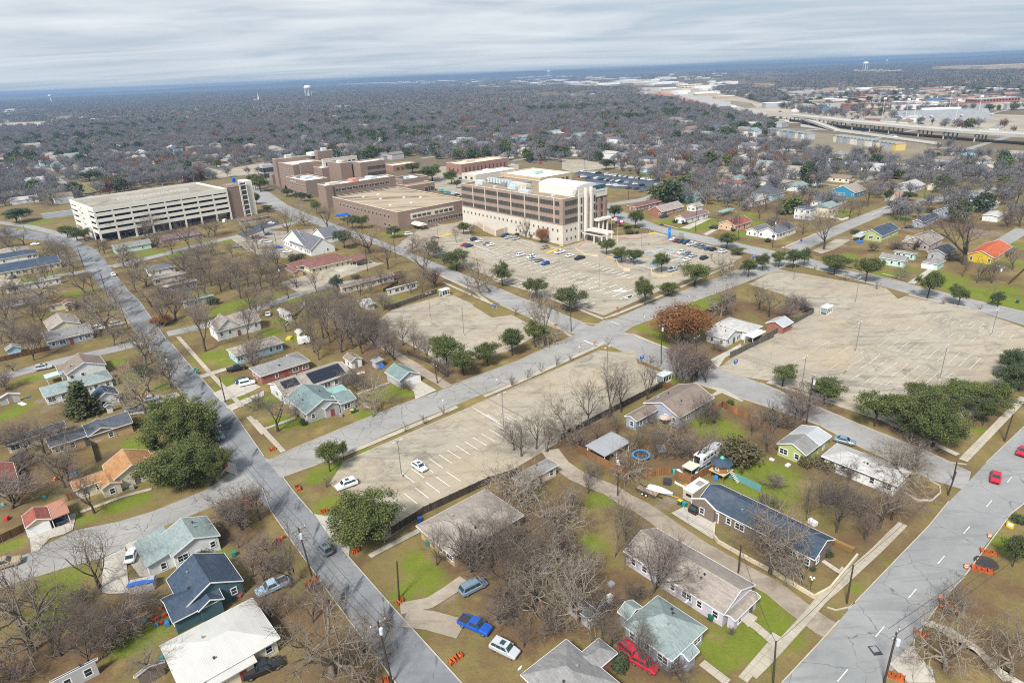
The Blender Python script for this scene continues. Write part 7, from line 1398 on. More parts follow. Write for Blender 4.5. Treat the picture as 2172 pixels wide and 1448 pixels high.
for a in (('hatch','grey',"A2 483,545",A1_,"dark grey hatchback driving up the left road",'moving_car'), ('pickup','blue',"A2 1512,1075",R(-30),"bright blue pickup truck on the gravel drive",None), ('suv','silver',"A2 1716,1235",R(-33),"silver suv parked on the dry lawn below the blue pickup",None), ('van','steel',"A2 1500,810",R(33),"slate grey suv on the grass above the blue pickup",'parked_suv'), ('pickup','lightblue',"A2 128,810",R(215),"pale blue pickup under a bare tree beside the left road",None), ('pickup','black',"A2 62,1370",R(28),"black pickup beside the white metal roofed house",None),
 ('suv','white',"A2 632,105",R(213),"white suv with roof rack at the lot's west corner",None), ('hatch','white',"B2 1335,1350",R(-48),"white hatchback alone in the empty parking lot",None), ('sedan','red',"A4 1612,55",R(232),"pinkish red car driving down the avenue",'moving_car'), ('sedan','red',"B4 2120,1225",R(222),"red car on the avenue by the right edge",'moving_car'), ('sedan','white',"A1 907,590",R(107),"white car on the driveway by the grey green roofed house",None), ('pickup','tan',"A1 30,655",R(28),"tan pickup cut by the left picture edge",None), ('sedan','navy',"A1 418,335",A1_,"navy car inside the rust striped carport",None),
 ('jeep','red',"A3 840,1265",R(-55),"red jeep half hidden by bare branches",None), ('hatch','red',"A3 925,1335",R(-40),"red car under the branches below the red jeep",None), ('hatch','lightblue',"B1 1772,1100",A1_+math.pi,"pale blue car parked beside the big live oak",None), ('pickup','black',"B1 1915,555",R(28),"black pickup on the driveway of the light blue house",None), ('sedan','navy',"B1 1965,650",R(28),"blue sedan beside the white jeep",None), ('jeep','white',"B1 2000,672",R(28),"white jeep on the wide driveway",None), ('suv','silver',"B1 358,545",R(25),"silver suv on the left side street",None), ('suv','white',"B1 812,225",R(20),"white suv beside the blue grey house",None), ('suv','silver',"B1 945,195",R(22),"silver suv behind the tall bare tree",None),
 ('sedan','silver',"B1 1222,798",R(22),"silver sedan under a bare tree on a dirt drive",None), ('sedan','grey',"B1 1085,885",R(20),"dark grey sedan on the brown brick drive",None), ('sedan','white',"B2 112,110",R(108),"white sedan beside the little white garage",None), ('sedan','white',"C1 935,872",R(-53),"white sedan driving on the curved left road",'moving_car'), ('sedan','white',"C1 292,620",R(15),"white car on the lawn at the far left",None), ('sedan','navy',"C1 105,895",R(-75),"navy car before the white garage doors",None), ('sedan','black',"C1 2055,480",R(-20),"black car in the small dark lot",None), ('sedan','white',"C2 142,680",R(-15),"white car before the brown roofed office",None),
 ('sedan','grey',"C1 1950,640",R(10),"grey car beside the pale driveway island",None), ('suv','black',"A3 1297,262",R(40),"black suv inside the open garage",None), ('sedan','steel',"B4 680,1140",R(-35),"blue car behind the broad pale roofed house",None), ('sedan','navy',"C5 705,650",R(15),"navy car by the grey gable of the corner house",None), ('sedan','silver',"C5 898,410",R(10),"grey car on the far side street",None), ('suv','black',"C4 545,895",R(130),"black suv on the peach cottage drive",None), ('pickup','navy',"C4 40,780",R(25),"navy pickup beside the tan brick bungalow",None), ('pickup','silver',"C3 1810,1065",R(40),"silver pickup parked at the planted corner",None), ('sedan','blue',"C2 195,880",R(15),"bright blue car by the slate roofed office",None)):
    if a: car(a[0], a[1], a[2], a[3], a[4], None, a[5])
lots = [("C2", "20,800 navy pickup;65,805 maroon sedan;78,820 white sedan;110,835 white suv;115,770 navy sedan;270,915 white sedan", R(20), 'small office lot'),
 ("C3", "180,815 navy suv;217,830 white hatch;100,860 red sedan;135,870 navy suv;285,850 grey sedan;312,860 white sedan;430,785 navy suv;460,798 silver sedan;523,808 silver suv;757,885 tan suv;562,942 white suv;645,962 white suv;662,976 silver hatch;712,990 grey sedan;763,1015 blue hatch;885,920 white pickup;965,950 white sedan;1045,970 black pickup", R(37), 'lot before the medical office building'),
 ("E4", "1270,205 white sedan;1320,225 maroon hatch;1385,238 navy suv;1460,250 navy suv;1540,275 white pickup;1620,295 grey hatch;1690,315 grey suv;1770,335 navy sedan;1850,350 black suv;1400,395 white pickup;1475,415 grey hatch;1555,440 silver sedan;1720,475 black suv;1465,500 white sedan;710,505 white hatch;480,455 navy sedan;1990,380 white suv", R(38), 'accessible lot by the entrance'),
 ("C2", "1270,770 white suv;1480,800 grey sedan;1510,915 silver suv;1555,930 white suv", R(25), 'hospital street edge'), ("E8", "1060,1045 teal suv;1230,1090 teal van;1400,1115 white sedan;1480,1150 navy sedan;1650,1195 black sedan;1600,680 blue hatch;1560,500 white suv;1650,480 navy sedan;2050,400 white van", R(25), 'drive behind the flat roofed clinic')]
rowlab = {}
for tg, s, az, where in lots:
    for it in s.split(';'):
        xy, col, k = it.split()
        o = car(k, col, f"{tg} {xy}", az+random.choice((0, math.pi)) if 'accessible' in where or 'before the medical' in where else az, '', f'cars in the {where}', small=True); CARS[-1] = (*CARS[-1][:4], where)
fl = [("E6 1440,215","E6 1560,228",9),("E6 1590,235","E6 1950,280",22),("E6 1420,250","E6 1740,292",18),("E6 1620,310","E6 1720,318",5)]
for a, b_, n in fl:
    A, B_ = G(p1(a)), G(p1(b_))
    for k in range(n):
        if random.random() < .1: continue
        col, kk = random.choices(('white','silver','grey','black','navy','red','tan'), (6,5,5,4,3,.6,1))[0], random.choice(('sedan','suv','pickup','hatch','suv'))
        car(kk, col, A+(B_-A)*k/(n-1), A1_+R(20)+random.choice((0, math.pi)), '', 'cars in the black far lot', small=True); CARS[-1] = (*CARS[-1][:4], 'black far lot')
for p, col, k in (("E6 1800,302",'white','suv'),("E6 1848,312",'black','suv'),("E6 1950,312",'white','suv'),("E6 1963,330",'navy','suv'),("E6 1850,350",'grey','pickup'),("E6 1912,358",'white','suv'),("E6 1755,330",'navy','sedan'),("E6 1100,150",'steel','suv'),("E6 1070,148",'navy','suv'),("E6 1140,155",'red','sedan'),("E6 950,168",'white','suv'),("E6 690,190",'white','sedan'),("E6 600,210",'navy','sedan'),("E6 640,205",'silver','suv'),("E6 1745,160",'white','sedan'),("E6 1830,165",'white','van')):
    car(k, col, p, R(30), '', 'cars beyond the medical office building', small=True); CARS[-1] = (*CARS[-1][:4], 'drives beyond the medical office building')
# highway traffic
def bx_truck(P, az, z, label, cab=(.6,.6,.62), box=(.74,.74,.74), L=11.):
    o = thing('box_truck', label, 'truck', (*P, z), az); part('cargo_box', MB().box((-1.2,0,2.4), (L-3,2.5,2.8)), mat('truck_box', box, .5, .05), o); b = MB(); b.box((L/2-1.2,0,1.5), (2.2,2.3,2.)); part('cab', b, mat('truck_cab', cab, .4, .05), o); part('windscreen', MB().box((L/2-.08,0,1.9), (.06,2.,.8)), CGL, o)
    for x in (L/2-1.3, -L/2+1.2, -L/2+2.4):
        for s in (-1, 1): part('wheel', MB().tube((x,s*.95,.5), (x,s*1.25,.5), .5, n=10), TYRE, o)
bx_truck(G(p1("E5 603,318"), 9.2), R(-25), 9.1, 'white box truck on the raised highway'); bx_truck(G(p1("E5 185,287"), .2), R(-35), .2, 'white box truck on the approach to the raised highway')
for s, z, col in (("E5 780,348",9.1,'silver'),("E5 1000,368",9.1,'navy'),("E5 1470,402",9.1,'navy'),("E5 500,316",9.1,'black'),("E5 1730,432",9.1,'white'),("E5 1660,345",.2,'white'),("E5 1068,450",.2,'black'),("E5 1292,490",.2,'white'),("E5 1990,432",9.1,'silver')):
    o = car('suv', col, G(p1(s), z), R(-25), f'{col} vehicle on the highway near the stadium' if z > 1 else f'{col} vehicle on the road beside the raised highway', None, 'moving_car', True, z)
# trailers, boat, camper in the yards
WT_ = MB().tube((0,-.1,0), (0,.1,0), .36, n=12).mesh('wheel', TYRE)
o = thing('horse_trailer', 'white horse trailer with dark windows and a raised nose', 'trailer', G(p1("B3 1590,1290")), R(40))
b = MB(); b.box((0,0,1.75), (6.6,2.3,2.3)); b.add([(3.3,-1.15,1.7),(5.2,-.9,1.9),(5.2,.9,1.9),(3.3,1.15,1.7),(3.3,-1.15,2.9),(5.0,-.9,2.8),(5.0,.9,2.8),(3.3,1.15,2.9)], [(0,3,2,1),(4,5,6,7),(0,1,5,4),(1,2,6,5),(2,3,7,6)]); part('body', b, mat('trailer_white', (.68,.69,.70), .4, .06), o)
b = MB(); [b.box((x,-1.16,2.2), (.9,.03,.45)) for x in (-2.3,-1.,.3)]; b.box((1.7,-1.16,2.1), (.5,.03,.6)); b.box((-3.31,.2,1.9), (.03,1.5,1.6)); part('window', b, GLASS, o); part('stripe', MB().box((-.6,-1.162,1.3), (5,.03,.35)), mat('stripe_grey', (.25,.25,.27), .5, .05), o); b = MB(); b.box((-3.7,-1.05,1.6), (.9,.06,2.)); part('door', b, WHITE, o)
for x in (-1.1, -.2):
    for s in (-1, 1): link('wheel', WT_, o, (x, s*1.08, .36))
o = thing('boat', 'boat under a grey cover on a small trailer', 'boat', G(p1("A3 1030,145")), R(-37)); b = MB(); st = [(-2.6,.95,.75),(-1.,1.05,.8),(.8,.95,.85),(2.,.6,.95),(2.9,.06,1.05)]
vs = []; [vs.extend([(x,-w_,z),(x,-w_*.6,.4),(x,w_*.6,.4),(x,w_,z)]) for x, w_, z in st]; b.add(vs, [(i*4+j, i*4+4+j, i*4+5+j, i*4+1+j) for i in range(4) for j in range(3)]+[(0,1,2,3)]); part('hull', b, mat('hull_grey', (.40,.42,.44), .4, .05), o)
b = MB(); vs = []; [vs.extend([(x,-w_-.03,z),(x,0,z+(.75 if i in (1,2) else .25)),(x,w_+.03,z)]) for i, (x, w_, z) in enumerate(st)]; b.add(vs, [(i*3+j, i*3+3+j, i*3+4+j, i*3+1+j) for i in range(4) for j in range(2)]+[(0,1,2)]); part('cover', b, mat('cover_grey', (.50,.53,.55), .7, .15, 1.2), o)
b = MB(); b.bar((-2.4,0,.32), (4.2,0,.4), .15); part('trailer_frame', b, mat('trailer_yellow', (.5,.35,.05), .6, .1), o); [link('wheel', WT_, o, (-1., s*.95, .34)) for s in (-1, 1)]
o = thing('flatbed_trailer', 'wooden flatbed trailer with white wheels on the lane side', 'trailer', G(p1("A3 945,150")), R(-42)); part('deck', MB().box((0,0,.62), (4.6,1.9,.14)), planks('deck_wood', (.27,.20,.14)), o); b = MB(); [b.box((0,s*.95,.82), (4.6,.07,.28)) for s in (-1,1)]; b.bar((2.3,0,.5), (3.6,0,.5), .12); part('frame', b, DARK, o)
for x in (-.5,.4):
    for s in (-1, 1): w_ = link('wheel', WT_, o, (x, s*1.05, .36)); part('rim', MB().tube((0,-.12,0), (0,.12,0), .2, n=10), WHITE, w_)
o = thing('camper', 'beige camper trailer with a white roof by the brick garage', 'camper', G(p1("E7 860,900")), R(40)); part('body', MB().box((1.6,0,1.55), (5.6,2.3,2.3)), mat('camper_beige', (.45,.39,.31), .5, .1), o); part('roof', MB().box((1.6,0,2.75), (5.7,2.4,.14)), WHITE, o); part('roof_patch', MB().box((2.6,-.2,2.84), (1.8,1.4,.06)), mat('patch_grey', (.25,.23,.21), .8, .2), o); b = MB(); b.box((-1.22,-.2,1.8), (.04,1.2,.6)); part('window', b, GLASS, o); [link('wheel', WT_, o, (1.4, s*1.05, .36)) for s in (-1, 1)]
o = thing('white_trailer', 'small white cargo trailer behind the light blue house', 'trailer', G(p1("B2 402,335")), R(25)); part('body', MB().box((0,0,1.3), (4,2,1.9)), WHITE, o); [link('wheel', WT_, o, (0, s*.95, .36)) for s in (-1, 1)]
# ------------------------------------------------------------------ poles, wires, lamps
def topz(b_, t_):
    P = G(p1(b_)); lo, hi = 1., 40.; ty = p1(t_)[1]
    for _ in range(30):
        md = (lo+hi)/2
        if proj(P[0], P[1], md)[1] > ty: lo = md
        else: hi = md
    return P, lo
POLES = {}
def upole(key, b_, t_, arm=None, trans=False, label='', pale=False):
    P, h = topz(b_, t_); h = min(max(h, 5), 16); q = G(p1(t_), h); ln = np.clip(q-P, -.8, .8)
    o = thing('utility_pole', label, 'utility pole', P, 0, 'wooden utility poles along the streets'); b = MB(); b.tube((0,0,-.2), (ln[0],ln[1],h), .17, .12, 8); part('pole', b, BARKL if pale else WOODP, o)
    if arm is not None:
        ca, sa = math.cos(arm), math.sin(arm); b = MB(); b.bar((ln[0]-ca*1.25,ln[1]-sa*1.25,h-.45), (ln[0]+ca*1.25,ln[1]+sa*1.25,h-.45), .14, .16); part('crossarm', b, BARKL, o); b = MB(); [b.tube((ln[0]+ca*e,ln[1]+sa*e,h-.4), (ln[0]+ca*e,ln[1]+sa*e,h-.12), .05, n=6) for e in (-1.15,0.35,1.15)]; part('insulator', b, WHITE, o)
    if trans: part('transformer', MB().tube((ln[0]+.35,ln[1]-.25,h-2.1), (ln[0]+.35,ln[1]-.25,h-1.1), .28, n=10), mat('transformer_grey', (.50,.54,.57), .5, .05), o)
    POLES[key] = np.array([P[0]+ln[0], P[1]+ln[1], h-.3]); return o
aA, aB = YAW, YAW+math.pi/2
for k, b_, t_, arm, tr, lb_, pl in (("a1","A2 945,1448","A2 820,1025",aA,True,"leaning pole with transformer at the bottom of the left road",0),("a2","A2 395,720","A2 268,385",aA,True,"leaning pole with transformer across from the dark hatchback",0),("a3","B1 1795,1130","B1 1720,1030",aA,False,"pole beside the pale blue parked car",1),("a4","B1 1395,690","B1 1330,430",aA,True,"pole by the brick path on the left road",0),("a5","B1 1230,490","B1 1130,220",None,False,"pole behind the spreading roadside tree",0),("a6","B1 1040,220","B1 960,0",None,False,"pole behind the upper roadside tree",0),("a7","C1 890,1060","C1 825,850",None,False,"pole across from the white sedan on the curved road",0),("a8","C1 690,800","C1 635,640",None,False,"pole at the bend of the left road",0),("a9","C1 820,680","C1 790,560",None,False,"short pole at the garage corner",0),("a10","C1 210,515","C1 145,380",aA,True,"pole with lamp near the flat metal building",1),("a11","C1 445,890","C1 410,770",None,False,"dark pole beside the pale yellow house",0),
 ("b1","A2 990,870","A2 975,610",None,False,"bare dark pole on the green lawn",0),("b2","B1 1822,805","B1 1772,600",None,False,"dark pole on the verge by the wide driveway",0),("b3","B2 1480,660","B2 1452,500",aB,False,"brown pole at the alley mouth",0),("c1","B3 1228,505","B3 1232,180",aA,True,"tall pole with crossarm and transformer by the crossing",0),("c2","B3 1500,640","B3 1520,275",aA,False,"pole inside the pinkish thicket",0),("c3","B3 502,240","B3 495,20",None,False,"dark pole at the crossing corner",0),("c4","B4 375,985","B4 430,600",aA,True,"tall pole with transformer before the parking lot",0),("c5","B4 1560,1440","B4 1595,1330",None,False,"dark pole at the avenue corner",0),("c6","B4 1975,1125","B4 2045,910",None,False,"brown pole on the avenue verge",0),("c7","A4 1288,160","A4 1345,0",None,False,"dark pole above the retaining wall",0),
 ("d1","A4 595,900","A4 640,640",None,False,"pole on the verge before the lawn with the globe lamp",0),("d2","A4 850,1448","A4 937,1100",aA,True,"tall leaning pole with transformer on the avenue's right edge",0),("d3","A4 90,1448","A4 110,1160",None,False,"pole beside the steps at the bottom right",0),("e1","A3 743,165","A3 748,10",None,False,"dark pole on the dirt lane",0),("e2","A3 1570,695","A3 1590,505",None,False,"dark pole beside the long shingled house",0),
 ("f1","C2 1163,960","C2 1130,730",aA,True,"tall pole at the hospital street corner",0),("f2","C2 930,1070","C2 905,840",aA,False,"pole before the rosy roofed clinic",0),("f3","C2 1855,1165","C2 1828,965",None,False,"pole inside the bare tree by the main lot",0),("f4","C2 225,1210","C2 190,1030",None,True,"pole on the back street by the thicket",0),("f5","C2 770,710","C2 760,640",aA,True,"pole by the blue awning",0),("f6","C2 178,835","C2 160,750",None,False,"short pole by the small office lot",0),
 ("g1","C4 1150,1095","C4 1180,800",aB,True,"tall pole with transformer before the white bungalow",0),("g2","C4 800,1020","C4 815,770",None,False,"dark pole right of the peach cottage",0),("g3","C4 362,925","C4 378,650",None,False,"dark pole left of the purple roofed house's lawn",0),("g4","C4 1275,1090","C4 1300,880",None,False,"brown pole by the side street corner",1),("g5","C5 665,620","C5 690,450",None,False,"pole by the navy roofs",0),("g6","C5 592,530","C5 612,270",aB,False,"tall pole on the side street corner",0),("g7","C5 850,370","C5 875,220",aB,True,"pole up the far side street",0),("g8","C5 1500,1370","C5 1590,1010",aB,True,"tall pale pole on the wide green lawn",1),("g9","C3 1448,480","C3 1445,330",None,False,"dark pole by the far lot drive",0),("g10","C3 1708,470","C3 1710,350",None,False,"pole above the dark red hip roof",0),("g11","C3 1090,230","C3 1085,140",None,False,"pole beyond the black far lot",0),("h1","B3 300,1215","B3 280,1000",None,False,"wooden pole at the end of the lane",1),("h2","B2 318,385","B2 310,240",None,False,"short pole by the white cargo trailer",1)):
    upole(k, b_, t_, arm, tr, lb_, pl)
WIRE = mat('wire', (.05,.05,.052), .5, 0)
def wire(a, b_, offs, label, sag=.9, r=.034):
    p, q = POLES[a] if isinstance(a, str) else np.array(a), POLES[b_] if isinstance(b_, str) else np.array(b_); d = q-p; n = np.array([-d[1], d[0], 0])/np.hypot(d[0], d[1]); o = thing('power_line', label, 'power line', p, 0, 'overhead wires between the poles')
    for of in offs:
        b = MB(); pp = None
        for k in range(9):
            t_ = k/8; x = p+d*t_+n*of-np.array([0,0,4*sag*t_*(1-t_)])-p; x = Vector(x)
            if pp is not None: b.tube(pp, x, r, n=4, cap=False)
            pp = x
        part('wire', b, WIRE, o)
for a, b_, of, lb_ in (("a1","a2",(-1.1,0,1.1),"wires over the left road at the bottom"),("a2","a3",(-1.1,0,1.1),"wires past the dark hatchback to the live oaks"),("a3","a4",(-1.1,1.1),"wires through the live oak crowns"),("a4","a5",(-.5,.5),"wires up the left road"),("a5","a6",(-.5,.5),"wires behind the roadside trees"),("a6","a7",(0,.5),"wires to the curved road"),("c1","c2",(-1.1,0,1.1),"wires from the crossing pole into the thicket"),("c2","c4",(-1.1,0,1.1),"wires over the street by the parking lot"),("c4",(130.,121.,10.),(-1.1,0,1.1),"bright wires across the row of evergreen trees"),("c1","c3",(0,),"single wire across the crossing"),("d1","d3",(0,),"wire along the avenue verge"),("d1","c7",(0,),"wire over the verge to the retaining wall"),("d2",(112.,101.,10.),(-1.1,0,1.1),"wires along the avenue's right edge"),("e1","e2",(0,.4),"wires over the dirt lane"),("e1","h1",(0,),"wire from the lane to the lot"),("h1","b3",(0,.3),"long wire across the empty lot"),("f1","f2",(-.5,.5),"wires at the hospital street corner"),("f1","f5",(-.8,.8),"wires before the flat roofed clinic"),("f2","f4",(0,),"wire over the back street"),("g1","g2",(-.8,.8),"wires before the peach cottage"),("g2","g3",(-.8,.8),"wires before the purple roofed house"),("g6","g7",(-.8,.8),"wires up the far side street"),("g1","g4",(0,),"wire at the white bungalow"),("f3",(27.,213.,9.),(-.6,0,.6),"wires beside the main lot"),("f1","f3",(-.6,0,.6),"wires along the hospital street"),("e2","d3",(0,),"wire over the long shingled house's lawn")):
    wire(a, b_, of, lb_)
LP = mat('lamp_pole', (.16,.145,.135), .5, .1, 1)
def lamp(b_, t_, label, heads=2, az=YAW, pale=False):
    P, h = topz(b_, t_); h = min(max(h, 4), 13); o = thing('parking_lot_lamp', label, 'lamp post', P, az, 'lamp posts of the parking lots'); part('pole', MB().tube((0,0,.5), (0,0,h), .10, .075, 8), LP, o); part('base', MB().tube((0,0,0), (0,0,.75), .3, n=10), WHITE if pale else M_KERB, o)
    part('arm', MB().box((0,0,h-.08), (1.5 if heads > 1 else .8,.09,.09)), LP, o)
    for e in ((-.85,.85) if heads > 1 else (.55,)): part('lamp_head', MB().box((e,0,h-.02), (.72,.42,.2)), mat('lamp_head', (.45,.44,.42), .4, .05), o)
for a in (("B2 1190,1415","B2 1157,1125","lamp post beside the lone white hatchback"),("B2 2013,1030","B2 2000,740","lamp post in the middle of the empty lot"),("B3 790,610","B3 800,365","tall lamp post near the crossing"),("B2 1692,272","B2 1675,50","lamp post by the evergreen row of the upper lot"),("B2 1423,140","B2 1412,-70","lamp post in the upper lot's far half"),("B4 768,415","B4 822,165","lamp post on a dark stain in the big lot"),("B4 1448,640","B4 1508,355","lamp post behind the evergreen clump"),("B4 1868,278","B4 1920,60","lamp post near the far corner of the big lot"),("B4 335,700","B4 380,445","lamp post between two street evergreens"),("C5 188,1380","C5 222,1125","lamp post at the top side of the big lot"),("E1 932,1360","E1 925,1050","lamp post among the cars of the main lot"),("E4 207,880","E4 210,540","lamp post in the empty half of the main lot"),("E4 818,315","E4 822,20","lamp post at the entrance drive"),("E4 1730,450","E4 1745,215","lamp post in the accessible lot"),("C2 1508,790","C2 1503,680","lamp post by the clinic's side drive"),("C4 1365,1440","C4 1385,1240","lamp post behind the street evergreens"),("C3 1605,420","C3 1610,240","lamp post in the black far lot"),("C3 1320,290","C3 1318,210","second lamp post in the black far lot")): lamp(*a)
o = thing('globe_lamp', 'black garden lamp with three white globes', 'garden lamp', G(p1("A4 345,805"))); part('pole', MB().tube((0,0,0), (0,0,2.3), .05, n=8), DARK, o); b = MB(); [b.bar((0,0,2.1), (.3*math.cos(k*2.1),.3*math.sin(k*2.1),2.2), .04) for k in range(3)]; part('arm', b, DARK, o)
for k in range(3): part('globe', MB().lathe([(.01,-.19),(.12,-.14),(.19,0),(.12,.14),(.01,.19)], n=12), mat('globe_white', (.8,.8,.78), .3, 0), o, loc=(.32*math.cos(k*2.1),.32*math.sin(k*2.1),2.4), smooth=True)
# ------------------------------------------------------------------ fences and walls
FW = planks('fence_wood', (.25,.125,.055)); FWG = planks('fence_grey', (.13,.115,.10)); FD = planks('fence_dark', (.075,.06,.05))
def fence(s, h, m, label, name='wooden_fence', posts=2.4, th=.08, cat='fence'):
    ln = gp(s); o = thing(name, label, cat, ln[0]); b = MB(); pb = MB()
    for i in range(len(ln)-1):
        p, q = ln[i]-ln[0], ln[i+1]-ln[0]; L = np.hypot(*(q-p)); b.bar((*p, h/2+.06), (*q, h/2+.06), th, h)
        for k in range(int(L/posts)+1):
            c = p+(q-p)*min(1, k*posts/L); pp = MB().box((*c, h/2+.12), (.13,.13,h+.14), YAW); pb.add(pp.v, pp.f)
    part('panel', b, m, o); part('posts', pb, m, o); return o
fence("A2 1810,20 1600,85 1160,290 1130,310 940,430", 1.7, FD, "dark wooden fence along the empty lot's lower side")
fence("B3 420,1120 620,1010 860,885 1240,690", 1.8, FD, "dark fence behind the pink grey roofed house", ); fence("B3 1240,690 1340,725", 1.8, FW, "short reddish fence by the bus shelter")
fence("B3 540,1200 640,1260 820,1350 950,1430", 1.8, FW, "reddish fence along the dirt lane"); fence("B3 1725,850 1800,895 1960,970 2134,1060", 1.8, FW, "reddish fence between back yard and street"); fence("B3 1725,850 1690,880 1620,890", 1.8, FW, "short fence run at the pink grey roofed house")
fence("E7 -60,490 300,420 490,400", 1.8, FW, "reddish fence behind the covered boat"); fence("E7 555,470 860,590 1250,360", 1.8, FW, "angled reddish fence round the play yard"); fence("E7 560,590 740,680", .5, WHITE, "low white board by the reddish fence", 'board'); fence("E7 1530,450 1740,540 2000,660 2200,760", 1.7, mat('screen_teal', (.11,.26,.26), .7, .15, .8), "long teal screen fence behind the brick house", 'screen_fence', 3.2)
fence("B3 1785,450 2134,290 B4 0,330 430,95", 1.8, FWG, "grey fence along the big parking lot"); fence("B4 430,95 200,20", 1.8, FWG, "grey fence behind the tin roofed shed"); fence("E4 1700,1290 2172,1040", 1.6, FD, "dark fence behind the russet tree")
fence("C2 1100,1390 1500,1250", 1.8, FWG, "grey fence along the upper lot"); fence("B2 1240,430 1420,500 1560,610", 1.4, FD, "dark fence beside the dirt alley"); fence("A1 -20,500 190,400", 1.7, planks('fence_brown', (.12,.065,.03)), "brown fence beside the red roofed garage"); fence("B1 -20,490 410,390", 1.6, planks('fence_brown', (.12,.065,.03)), "brown fence beside the light blue shed"); fence("A1 470,200 550,170", 1.7, FW, "short brown fence by the orange roofed house"); fence("B1 735,1140 780,1300", 1.6, FWG, "grey fence below the tan brick house")
fence("C5 1665,1190 1810,1060 1900,990", 1.2, planks('fence_brown', (.12,.065,.03)), "brown fence on the wide green lawn"); fence("C4 1740,780 1860,810 1931,790", 1., WHITE, "low white fence before the charcoal roofed house");
fence("C2 1180,1170 1060,1240", 1.5, FWG, "grey fence beside the pale white house")
STN = mat('stone_pale_wall', (.50,.43,.30), .9, .2, .6)
fence("A3 1405,385 1400,450 1430,490 1640,610 1810,700 A4 370,870 480,810 665,585", .75, STN, "pale stone wall round the brick house's lawn", 'garden_wall', 60, .32, 'garden wall'); fence("E4 460,530 480,590 560,640 660,650", 1.3, STN, "curved stone retaining wall by the planted corner", 'retaining_wall', 60, .4, 'retaining wall'); fence("E4 955,655 960,700 1060,745 1250,720 1360,690", 1.4, STN, "curved stone retaining wall under the silver pickup", 'retaining_wall', 60, .4, 'retaining wall'); fence("C3 1010,890 1080,935 1200,950", .9, STN, "stone retaining wall at the main lot's edge", 'retaining_wall', 60, .35, 'retaining wall'); fence("A4 515,500 640,555", .9, planks('log_pile', (.30,.18,.07)), "stack of cut logs beside the brick house", 'log_pile', 60, .9, 'log pile')
# ------------------------------------------------------------------ small things
OR = mat('orange_netting', (.42,.085,.02), .85, .4, 1.5)
def netting(p, az, L, label, n=0):
    L *= .72; P = G(p1(p)); o = thing('safety_netting', label, 'safety barrier', P, az, 'orange safety nettings by the kerbs'); rs = random.Random(p); b = MB(); k = 8
    vs = []
    for sd in (-1, 1):
        for i in range(k+1): x = -L/2+L*i/k; y = sd*(.38+rs.uniform(-.15,.15)); zz = .55+rs.uniform(-.25,.25); vs += [(x, y, 0), (x, y+rs.uniform(-.12,.12), zz)]
    fs = [(2*i, 2*i+2, 2*i+3, 2*i+1) for i in range(k)]+[(2*(k+1)+2*i+1, 2*(k+1)+2*i+3, 2*(k+1)+2*i+2, 2*(k+1)+2*i) for i in range(k)]
    e = 2*(k+1); fs += [(0, 1, e+1, e), (2*k, e+2*k, e+2*k+1, 2*k+1)]+[(2*i+1, 2*i+3, e+2*i+3, e+2*i+1) for i in range(0, k, 2)]
    b.add(vs, fs); part('netting', b, OR, o); b = MB(); [b.box((sx*L/2, sy*.4, .4), (.05,.05,.8)) for sx in (-1,1) for sy in (-1,1)]; part('stake', b, WOODP, o)
for p, az, L, lb_ in (("A2 300,120",R(-60),2.4,"orange netting at the lot's grass corner"),("A2 475,275",R(40),1.6,"small orange netting at the lot driveway"),("A2 695,550",R(40),2,"orange netting below the round evergreen"),("A2 995,895",R(50),2,"orange netting round the dark pole's foot"),("A2 1380,1290",R(42),3.2,"long orange netting on the lawn at the bottom"),("A2 390,760",R(40),3.6,"big orange netting under the bare roadside tree"),("A2 165,480",R(60),3.2,"orange netting in the bushes across the road"),("A4 1565,560",R(-25),3.4,"upper orange netting beside the open pit"),("A4 1520,680",R(-28),4.4,"lower orange netting beside the open pit"),("A4 1300,930",R(-30),4,"orange netting before the dark bare tree"),("A4 1110,1120",R(-35),3,"orange netting at the drive's rounded kerb"),("A4 930,1410",R(-35),3.,"orange red netting at the bottom avenue drive"),("B2 145,1195",R(40),2,"orange netting at the verge corner by the crossing"),("B1 1825,1330",R(-60),1.8,"red orange netting under the live oak"),("B3 378,195",R(30),1.6,"small orange netting on the upper corner verge"),("A1 1700,215",R(30),2,"orange netting among the shrubs by the road"),("A2 900,1440",R(20),1.4,"orange netting cut by the bottom edge")): netting(p, az, L, lb_)
o = thing('open_pit', 'dark open pit between two orange nettings', 'pit', G(p1("A4 1550,625"))); part('rim', MB().lathe([(.9,.02),(1.5,.25),(1.9,.04)], n=14), mat('soil_dark', (.05,.04,.03), .95, .2), o); part('hole_shade', MB().lathe([(.01,.03),(.95,.04)], n=14), DARK, o)  # flat dark disc at ground level stands in for the shade down the pit
def barrel(p, label):
    o = thing('traffic_barrel', label, 'traffic barrel', G(p1(p)), 0, 'orange white barrels on the avenue kerb'); part('base', MB().tube((0,0,0), (0,0,.1), .36, n=12), DARK, o); part('drum', MB().tube((0,0,.1), (0,0,1.), .29, .24, 12), mat('barrel_orange', (.7,.16,.03), .6, .05), o)
    for z in (.35,.7): part('band', MB().tube((0,0,z), (0,0,z+.15), .285-.05*z+.02, n=12), WHITE, o)
for p, lb_ in (("A4 1570,450","barrel nearest the open pit"),("A4 1410,660","barrel at the thin kerb line"),("A4 1235,880","barrel before the dark bare tree")): barrel(p, 'orange and white traffic '+lb_)
BINM = {'teal': mat('bin_teal', (.02,.22,.19), .5, .08), 'blue': mat('bin_blue', (.02,.10,.45), .5, .08), 'yellow': mat('lid_yellow', (.7,.42,.03), .5, .05), 'green': mat('bin_green', (.02,.10,.06), .5, .08)}
